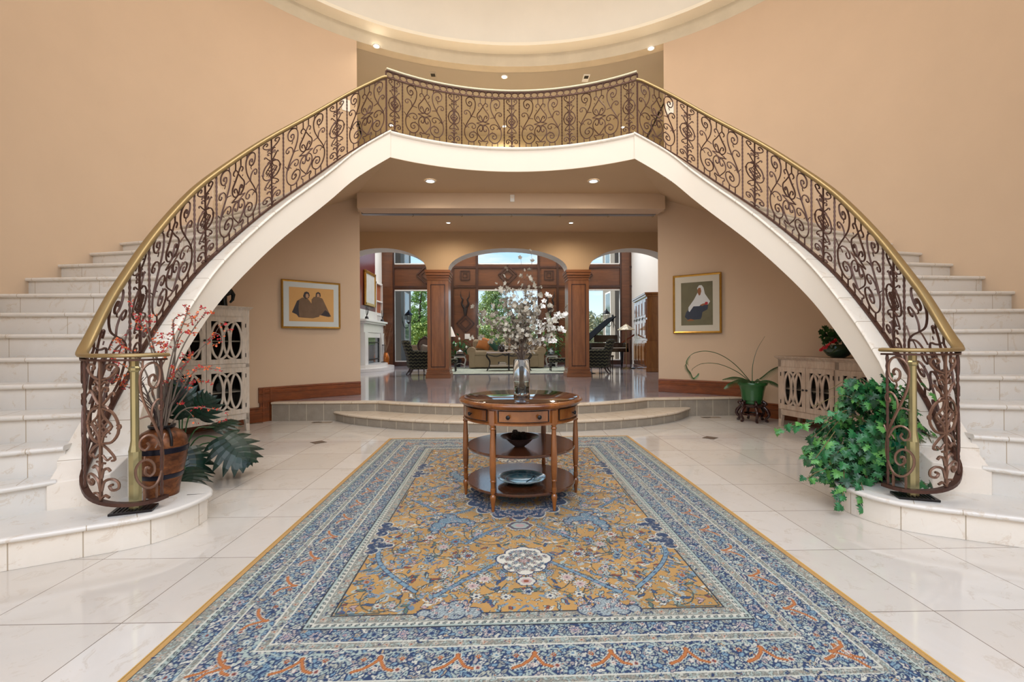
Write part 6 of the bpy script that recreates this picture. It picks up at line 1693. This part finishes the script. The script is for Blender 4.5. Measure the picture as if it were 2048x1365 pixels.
# ---- grand piano
pn = thing('grand_piano', 'black lacquered grand piano with its lid raised by the right window', 'piano', (3.42, 11.0, gz))
def body(o=0): return [(-.62-o, -.60-o), (.66+o, -.60-o), (.66+o, .2), (.60+o, .55), (.35, .78+o), (.0, .80+o), (-.30, .95+o), (-.55, .98+o), (-.62-o, .80)]
m = MB(); m.prism(body(), .60, .86); m.build('case', M['black'], pn, bevel=.01)
m = MB(); m.bx(-.64, .68, -.85, -.58, .56, .68); m.bx(-.64, -.56, -.85, -.58, .56, .84); m.bx(.60, .68, -.85, -.58, .56, .84); m.build('keybed', M['black'], pn, bevel=.008)
m = MB(); m.bx(-.55, .59, -.83, -.70, .68, .70); m.build('white_keys', M['white'], pn)
m = MB()
for k in range(36):
    if k % 7 not in (2, 6): m.bx(-.54+k*.0314, -.528+k*.0314, -.78, -.70, .70, .712)
m.build('black_keys', M['black'], pn)
m = MB(); pr = body(.01); hx = -.62
def lidp(x, y): 
    a = math.radians(42); d = x-hx; return (hx+d*math.cos(a), y, .88+d*math.sin(a))
n = len(pr); q = [lidp(x, y) for x, y in pr]; q2 = [(x-.012, y, z+.018) for x, y, z in q]
m.add(q+q2, [tuple(range(n)), tuple(range(n, 2*n))[::-1]] + [(i, (i+1) % n, n+(i+1) % n, n+i) for i in range(n)]); m.build('lid', simple('satin_black', rgb(12,12,15), .8, spec=.05), pn)
m = MB(); m.tube([(.60, -.3, .86), (.30, -.3, 1.62)], .008, 6); m.build('lid_prop', simple('brown_prop', rgb(80,40,30), .4), pn)
m = MB(); m.bx(-.40, .40, -.52, -.50, .88, 1.12); m.build('music_desk', M['black'], pn, bevel=.004)
for x, y in ((-.5, -.5), (.55, -.5), (-.3, .75)):
    m = MB(); m.lathe([(.02, 0), (.03, .02), (.02, .06), (.035, .10), (.06, .50), (.075, .60)], 8, (x, y, 0)); m.build('leg', M['black'], pn, smooth=40)
m = MB(); m.tube([(0, -.45, .56), (-.05, -.5, .10)], .012, 6); m.tube([(0, -.45, .56), (.05, -.5, .10)], .012, 6); m.box((0, -.5, .10), (.2, .08, .03)); m.build('pedal_lyre', M['brass'], pn)
t = thing('piano_bench', 'small dark piano bench with turned legs before the keyboard', 'bench', (3.28, 9.9, gz))
m = MB(); m.box((0, 0, .43), (.44, .34, .06)); m.build('seat', M['black'], t, bevel=.01)
for sx in (-1, 1):
    for sy in (-1, 1):
        m = MB(); m.lathe([(.016, 0), (.022, .1), (.014, .2), (.024, .4)], 8, (sx*.18, sy*.13, 0)); m.build('leg', M['black'], t, smooth=50)
m = MB(); m.bx(-.18, .18, -.135, -.125, .10, .13); m.bx(-.18, .18, .125, .135, .10, .13); m.build('stretcher', M['black'], t)
# ---- armoire against the right wall
t = thing('armoire', 'tall honey-brown panelled armoire against the right wall of the far room', 'armoire', (4.16, 8.5, gz), math.radians(82))
m = MB(); m.bx(0, 2.4, -.44, 0, .10, .92); m.bx(.04, 2.36, -.42, -.03, .92, 2.34); m.build('carcass', M['armoire'], t, bevel=.006)
m = MB(); m.bx(-.05, 2.45, -.47, .05, 2.30, 2.36); m.bx(-.02, 2.42, -.45, .02, 2.24, 2.30); m.build('cornice', M['armoire'], t, bevel=.012)
m = MB(); m.bx(-.02, 2.42, -.45, .02, .0, .12); m.build('plinth', M['armoire'], t, bevel=.006)
for k in range(4):
    x0 = .12+k*.55
    for z0, z1 in ((.18, .86), (1.0, 1.56), (1.62, 2.18)):
        m = MB(); m.bx(x0, x0+.52, -.03 if z0 > .9 else .0, -.0 if z0 > .9 else .025, z0, z1); d = m.build('door', M['armoire'], t, bevel=.004)
        m = MB(); yy = .0 if z0 > .9 else .025; m.bx(x0+.09, x0+.43, yy, yy+.012, z0+.09, z1-.09); m.build('raised_panel', M['armoire'], d, bevel=.012)
    m = MB(); m.bx(x0+.46, x0+.48, .0, .02, 1.56, 1.64); m.build('handle', M['dark'], t)
# ---- fireplace on the left wall
fm = simple('white_marble_surround', rgb(222,220,218), .2, var=.04)
fp = thing('fireplace', 'white marble fireplace with a stepped mantel on the left wall of the far room', 'fireplace', (GL, 10.9, gz))
K = dict(world=True)
m = MB(); m.bx(GL, GL+.10, 9.35, 12.4, gz, 2.3); m.build('chimney_breast', fm, fp, **K)
m = MB(); m.bx(GL, GL+.10, 9.2, 11.5, 2.3, 4.6); m.build('overmantel_panel', simple('dark_red_wood', rgb(96,40,40), .3), fp, **K)
m = MB(); m.bx(GL+.1, GL+.34, 9.55, 12.3, 1.90, 1.97); m.bx(GL+.1, GL+.30, 9.65, 12.2, 1.84, 1.90); m.bx(GL+.1, GL+.22, 9.7, 12.15, 1.55, 1.84); m.build('mantel', fm, fp, bevel=.008, **K)
m = MB(); m.bx(GL+.1, GL+.26, 9.7, 10.05, gz+.1, 1.55); m.bx(GL+.1, GL+.26, 11.75, 12.1, gz+.1, 1.55); m.bx(GL+.1, GL+.20, 10.05, 11.75, 1.38, 1.55)
m.build('surround', fm, fp, bevel=.008, **K)
m = MB(); m.bx(GL+.1, GL+.14, 10.05, 11.75, gz+.1, 1.38); m.build('firebox_glass', simple('mirror_glass', rgb(150,160,168), .05, .7), fp, **K)
m = MB()
for y in (10.05, 11.73): m.bx(GL+.14, GL+.17, y, y+.03, gz+.1, 1.38)
m.bx(GL+.14, GL+.17, 10.05, 11.75, .62, .66); m.bx(GL+.14, GL+.17, 10.05, 11.75, 1.2, 1.24); m.build('grate_frame', M['dark'], fp, **K)
def halfdisc(m, cx, cy, r, z0, z1, sy=1.3): m.prism([(cx, cy+r*sy)] + [(cx+r*math.sin(a), cy+r*sy*math.cos(a)) for a in [PI*k/20 for k in range(21)]] + [(cx, cy-r*sy)], z0, z1)
m = MB(); halfdisc(m, GL+.02, 10.7, .85, gz, gz+.10, 1.9); halfdisc(m, GL+.02, 10.8, .62, gz+.10, gz+.2, 1.9); m.build('hearth', fm, fp, smooth=30, **K)
tools = thing('fire_tools', 'black fireplace tool set standing on the hearth', 'fire tools', (GL+.35, 11.6, gz+.201))
m = MB(); m.lathe([(0,0),(.09,0),(.09,.015),(.01,.03),(0,.03)], 16); m.build('base', M['dark'], tools)
for dx, dy in ((0,0),(.05,.03),(-.04,.04)):
    m = MB(); m.tube([(dx,dy,.02),(dx,dy,.6)], .008, 6); m.sphere((dx,dy,.62), .02, 8, 6); m.build('tool', M['dark'], tools)
t = thing('framed_mirror', 'tall gold-framed picture hanging over the mantel in the far room', 'picture', (GL+.12, 10.7, 2.45))
m = MB()
for y0, y1, z0, z1 in ((-.62, .62, 0, .09), (-.62, .62, 1.06, 1.15), (-.62, -.53, 0, 1.15), (.53, .62, 0, 1.15)): m.bx(0, .06, y0, y1, z0, z1)
m.build('frame', goldf, t, bevel=.01)
m = MB(); m.bx(0, .03, -.54, .54, .08, 1.07); m.build('canvas', simple('pale_canvas', rgb(190,190,186), .5, var=.2, scale=3), t)
for y, nm in ((9.95, 'near'), (11.9, 'far')):
    t = thing('antler_candelabra', 'dark branching candelabra at the %s end of the mantel' % nm, 'candelabra', (GL+.24, y, 1.971), 0, 'candelabra on the mantel')
    m = MB(); m.lathe([(0,0),(.07,0),(.05,.08),(.015,.10),(0,.12)], 12); m.build('base', M['dark'], t, smooth=50)
    m = MB()
    for a in range(5): m.tube(crom([(0,0,.1),(0.01,.10*math.cos(a*1.3),.2),(.02,.16*math.cos(a*1.3),.32+.03*a)], 4), .008, 5)
    m.build('branches', M['dark'], t)
# niche with shelves
t = thing('wall_niche', 'wood-lined shelf niche in the left wall beyond the fireplace', 'shelves', (GL+.01, 12.05, 1.2)); 
m = MB(); m.bx(0, .03, -.42, .42, 0, 2.2); m.build('back_panel', simple('orange_wood', rgb(150,78,40), .4), t)
m = MB()
for y in (-.44, .40): m.bx(0, .10, y, y+.05, 0, 2.2)
m.bx(0, .1, -.44, .45, 2.15, 2.22); m.build('casing', M['white_paint'], t)
for z in (.5, 1.0, 1.5):
    m = MB(); m.bx(0, .11, -.4, .42, z, z+.04); m.build('shelf', M['white_paint'], t)
# copper vase of twigs in the corner
t = thing('floor_vase', 'tall copper brown floor vase of curly twigs by the left window', 'vase', (-4.42, 12.15, gz))
m = MB(); m.lathe([(0,0),(.10,0),(.15,.2),(.155,.35),(.11,.5),(.09,.53),(.10,.55),(.08,.55),(0,.5)], 26); m.build('vase_body', simple('copper_glaze', rgb(170,96,36), .2, .5, var=.3), t, smooth=60)
m = MB(); rr = random.Random(6)
for k in range(22):
    a = rr.uniform(0, 6.28); h = rr.uniform(.7, 1.15); q = rr.uniform(.05, .28)
    m.tube(crom([(0,0,.5), (q*.3*math.cos(a)+.03, q*.3*math.sin(a), .5+h*.35), (q*.9*math.cos(a)-.04, q*.7*math.sin(a), .5+h*.7), (q*math.cos(a)+.03, q*.6*math.sin(a), .5+h)], 5), .004, 4)
m.build('twigs', simple('curly_twig', rgb(150,122,96), .8), t)

# ------------------------------------------------------------------ outside: terrace, wings, lanterns, trees
m = MB(); m.bx(-30, 30, GY+.2, 60, -.6, -.02)
t = NT('dry_grass'); n = t.noise(t.worldpos(), .8, 6); t.base(t.mix(n, rgb(120,128,80), rgb(168,160,118)), .95); m.build('ground', t.m, kind='structure')
m = MB(); m.bx(-9, 9, GY+.3, 16.6, -.02, .25); m.build('terrace', paint('terrace_stone', rgb(206,184,160), .05), kind='structure')
m = MB(); m.bx(-9, 9, 16.4, 16.6, .25, 1.0); m.bx(-9, 9, 16.35, 16.65, 1.0, 1.08); m.build('terrace_wall', paint('terrace_wall_stone', rgb(196,168,140), .08), kind='structure')
for sx, x0, x1 in ((-1, -6.4, -4.27), (1, 4.70, 6.6)):
    m = MB(); m.bx(x0, x1, 14.2, 16.4, .2, 7); m.build('exterior_wing', paint('exterior_stucco', rgb(116,110,102), .05), kind='structure')
    m = MB(); xx = x1 if sx < 0 else x0
    for z0, z1 in ((1.0, 2.2), (2.4, 3.4), (4.4, 5.4)):
        m.bx(xx-.015, xx+.015, 14.9, 15.9, z0, z1)
    m.build('trim_13', M['white_paint'], kind='structure')
    m = MB()
    for z0, z1 in ((1.06, 2.14), (2.46, 3.34), (4.46, 5.34)): m.bx(xx-.02, xx+.02, 14.98, 15.82, z0, z1)
    m.build('trim_14', simple('dark_glazing', rgb(90,104,108), .08), kind='structure')
def lantern(x, y, z, s, label):
    t = thing('wall_lantern', label, 'lantern', (x, y, z), 0, 'black wall lanterns outside the windows')
    m = MB(); m.lathe([(.0, .36), (.02, .36), (.04, .30), (.10, .25), (.17, .16), (.17, .14)], 6, cap=False); m.build('roof', M['dark'], t)
    m = MB()
    for k in range(6): a = k*PI/3; m.tube([(.135*math.cos(a), .135*math.sin(a), .14), (.09*math.cos(a), .09*math.sin(a), -.16)], .009, 4)
    m.lathe([(.09, -.17), (.095, -.15), (.03, -.22), (0, -.25)], 6); m.build('cage', M['dark'], t)
    m = MB(); m.lathe([(.125, .14), (.085, -.15)], 6, cap=False); m.build('glass', glassmat('lantern_glass', (.9,.9,.88), .2), t)
    m = MB(); m.tube(crom([(0,0,-.22), (s*.02,0,-.36), (s*.14,0,-.40), (s*.22,0,-.28), (s*.24,0,-.1)], 4), .012, 6); m.box((s*.25, 0, -.05), (.03, .12, .3)); m.build('bracket', M['dark'], t)
lantern(-4.02, 14.55, 2.22, -1, 'black six-sided wall lantern outside the left window'); lantern(4.42, 14.55, 2.24, 1, 'black six-sided wall lantern outside the right window')
# trees
def tree(name, label, x, y, z0, h, r, n, seed, c1, c2, kind='pine', trunk=.14, group='trees beyond the terrace'):
    t = thing(name, label, 'tree', (x, y, -.02), 0, group); rr = random.Random(seed); m = MB(); mt = MB()
    mt.tube([(0,0,0), (rr.uniform(-.1,.1), 0, h*.5), (rr.uniform(-.2,.2), 0, h*.95)], [trunk, trunk*.7, trunk*.3], 8)
    clumps = []
    for k in range(n):
        f = rr.random()
        if kind == 'pine': zz = z0+(h-z0)*f; q = r*(1-.75*f**1.6)*rr.uniform(.25, 1)
        elif kind == 'cone': zz = z0+(h-z0)*f; q = r*(1-f)*rr.uniform(.4, 1)
        else: zz = z0+(h-z0)*f; q = r*math.sqrt(max(0, 1-(2*f-1)**2))*rr.uniform(.3, 1)
        a = rr.random()*6.28; c = Vector((q*math.cos(a), q*math.sin(a), zz)); clumps.append(c)
        if k % 4 == 0 and kind != 'bush': mt.tube([(0, 0, zz-.3*q), tuple(c*.6+Vector((0,0,zz*.4-.08))), tuple(c)], .03, 4)
        cr = r*(rr.uniform(.2, .34) if kind == 'bush' else rr.uniform(.10, .2))
        for j in range(46):
            d = Vector((rr.gauss(0,1), rr.gauss(0,1), rr.gauss(0,.8))).normalized(); p = c+d*cr*rr.uniform(.3, 1); s = d.orthogonal().normalized(); e = d.cross(s); L = cr*rr.uniform(.3, .5)
            a2 = rr.random()*6.28; u_ = s*math.cos(a2)+e*math.sin(a2); v_ = d.cross(u_)
            m.add([p-u_*L*.5, p+v_*L*.3+d*L*.4, p+u_*L*.6+d*L*.3, p-v_*L*.3], [(0,1,2,3)])
    m.build('foliage', leafmat('foliage', c1, c2, .7), t, weld=False); mt.build('trunk', simple('bark', rgb(92,78,64), .9), t, smooth=50)
pc1, pc2 = rgb(76,112,58), rgb(136,164,84)
pc1, pc2 = rgb(104,140,72), rgb(170,196,104)
tree('pine_tree', 'green pine tree seen through the left window', -5.5, 26, 1.9, 5.1, 1.35, 150, 1, pc1, pc2)
tree('pine_tree', 'tall pine tree filling the left of the central window', -.55, 25, 1.2, 4.75, 1.7, 200, 2, rgb(124,150,92), rgb(190,204,132))
tree('pine_tree', 'pale green pine tree in the right of the central window', 1.5, 28, .8, 3.7, 1.4, 110, 3, rgb(120,144,90), rgb(180,196,130))
tree('conifer', 'small pointed conifer seen through the right window', 6.3, 32, .5, 3.3, 1.0, 70, 4, rgb(84,104,64), rgb(120,140,84), 'cone')
tree('conifer', 'distant pointed conifer at the right edge of the right window', 9.2, 38, .5, 3.5, 1.3, 70, 5, rgb(84,104,64), rgb(120,140,84), 'cone')
tree('conifer', 'distant round-topped conifer beside the right column', 5.2, 40, .5, 2.9, 1.6, 80, 6, rgb(84,104,64), rgb(120,140,84), 'cone')
rr = random.Random(14)
for k, (x, y, h, r, c1, c2, lb) in enumerate(((-5.8, 26.6, 2.9, 1.7, rgb(110,138,66), rgb(160,178,94), 'larger yellow-green shrub behind the low ones in the left window'), (.1, 24.0, 2.6, 1.5, rgb(128,148,84), rgb(180,192,116), 'larger pale shrub behind the low ones in the central window'), (-6.9, 22, 2.4, 1.15, rgb(116,140,66), rgb(168,184,96), 'yellow-green shrub low in the left window, nearest its left edge'), (-4.6, 22, 2.2, 1.15, rgb(120,146,68), rgb(176,190,100), 'yellow-green shrub low in the middle of the left window'), (-2.3, 23, 2.3, 1.1, rgb(112,140,66), rgb(164,180,92), 'yellow-green shrub beside the left column'),
        (-1.3, 20.3, 1.9, 1.15, rgb(128,148,84), rgb(180,192,116), 'pale shrub low in the left of the central window'), (1.2, 20.3, 1.8, 1.15, rgb(140,150,96), rgb(186,192,130), 'pale shrub low in the right of the central window'), (5.2, 23.5, 2.6, 1.15, rgb(150,146,116), rgb(190,184,150), 'bare greyish bush beside the right column'), (7.6, 23.6, 2.5, 1.15, rgb(154,150,120), rgb(192,186,154), 'bare greyish bush low at the right edge of the right window'), (6.4, 27.5, 3.1, 1.6, rgb(140,140,104), rgb(184,178,140), 'taller bare greyish bush behind the two low ones in the right window'))):
    tree('shrub', lb, x, y, .1, h, r, 90, 20+k, c1, c2, 'bush', .05, 'shrubs beyond the terrace')
# ------------------------------------------------------------------ camera, light, world
cam = bpy.data.cameras.new('camera'); co = bpy.data.objects.new('camera', cam); C.objects.link(co); SC.camera = co
cam.lens = 910/2048*36; cam.sensor_width = 36; cam.clip_end = 400; cam.clip_start = .05
co.matrix_world = Matrix.Translation((-.2255, -4.848, 1.24)) @ Matrix.Rotation(-.03, 4, 'Z') @ Matrix.Rotation(PI/2, 4, 'X') @ Matrix.Rotation(-.006, 4, 'Z')
def area(name, loc, rot, sx, sy, e, col=(1,1,1), spread=None):
    L = bpy.data.lights.new(name, 'AREA'); L.shape = 'RECTANGLE'; L.size = sx; L.size_y = sy; L.energy = e; L.color = col
    if spread: L.spread = spread
    o = bpy.data.objects.new(name, L); C.objects.link(o); o.location = loc; o.rotation_euler = rot; return o
area('entry_fill_light', (0, -6.6, 5.0), (math.radians(68), 0, 0), 8, 3.2, 380, (1, .985, .97))  # added soft fill behind the camera, standing in for unseen front daylight
area('dome_fill_light', (0, -.3, 7.6), (0, 0, 0), 3.2, 3.0, 170, (1, .965, .92))  # added overhead fill above the view, no fixture modelled in the dome
area('great_room_fill_light', (.2, 11.4, 6.1), (math.radians(-32), 0, 0), 8, 2.4, 560, (1, .98, .96))  # added fill above the arches, tilted to brighten soffits, columns and hall floor
S = bpy.data.lights.new('sun', 'SUN'); S.energy = 8; S.angle = math.radians(2); S.color = (1, .95, .86)
so = bpy.data.objects.new('sun', S); C.objects.link(so); so.rotation_euler = Vector((.75, -.16, -.62)).to_track_quat('-Z', 'Y').to_euler()
W = bpy.data.worlds.new('sky'); SC.world = W; W.use_nodes = True; nt = W.node_tree; bg = nt.nodes['Background']
tc = nt.nodes.new('ShaderNodeTexCoord'); sp = nt.nodes.new('ShaderNodeSeparateXYZ'); nt.links.new(tc.outputs['Generated'], sp.inputs[0])
rp = nt.nodes.new('ShaderNodeValToRGB'); e = rp.color_ramp.elements
stops = [(0, (.30,.29,.26)), (.49, (.42,.40,.36)), (.502, (1.0,1.08,1.12)), (.525, (.66,.80,.90)), (.575, rgb(176,212,238)), (.8, rgb(120,176,226)), (1, rgb(70,140,215))]
while len(e) < len(stops): e.new(.5)
for k, (p, c) in enumerate(stops): e[k].position = p; e[k].color = (*c, 1)
mm = nt.nodes.new('ShaderNodeMath'); mm.operation = 'MULTIPLY_ADD'; mm.inputs[1].default_value = .5; mm.inputs[2].default_value = .5
nt.links.new(sp.outputs[2], mm.inputs[0]); nt.links.new(mm.outputs[0], rp.inputs[0])
mp = nt.nodes.new('ShaderNodeMapping'); mp.inputs['Scale'].default_value = (1.6, 1.6, 6); nt.links.new(tc.outputs['Generated'], mp.inputs[0])
nz = nt.nodes.new('ShaderNodeTexNoise'); nz.inputs['Scale'].default_value = 3.2; nz.inputs['Detail'].default_value = 6; nt.links.new(mp.outputs[0], nz.inputs['Vector'])
cr = nt.nodes.new('ShaderNodeValToRGB'); cr.color_ramp.elements[0].position = .52; cr.color_ramp.elements[1].position = .68; nt.links.new(nz.outputs['Fac'], cr.inputs[0])
mx = nt.nodes.new('ShaderNodeMix'); mx.data_type = 'RGBA'; mx.inputs[7].default_value = (.72, .76, .80, 1)
nt.links.new(cr.outputs[0], mx.inputs[0]); nt.links.new(rp.outputs[0], mx.inputs[6]); nt.links.new(mx.outputs[2], bg.inputs[0]); bg.inputs[1].default_value = 1.45
SC.view_settings.view_transform = 'Standard'; SC.view_settings.look = 'None'; SC.view_settings.exposure = 0.0; SC.view_settings.gamma = 1; SC.view_settings.use_curve_mapping = False
cy = SC.cycles; cy.use_denoising = True
cy.max_bounces = 7; cy.diffuse_bounces = 3; cy.glossy_bounces = 3; cy.transmission_bounces = 4; cy.transparent_max_bounces = 10
cy.caustics_reflective = False; cy.caustics_refractive = False; cy.sample_clamp_indirect = 6
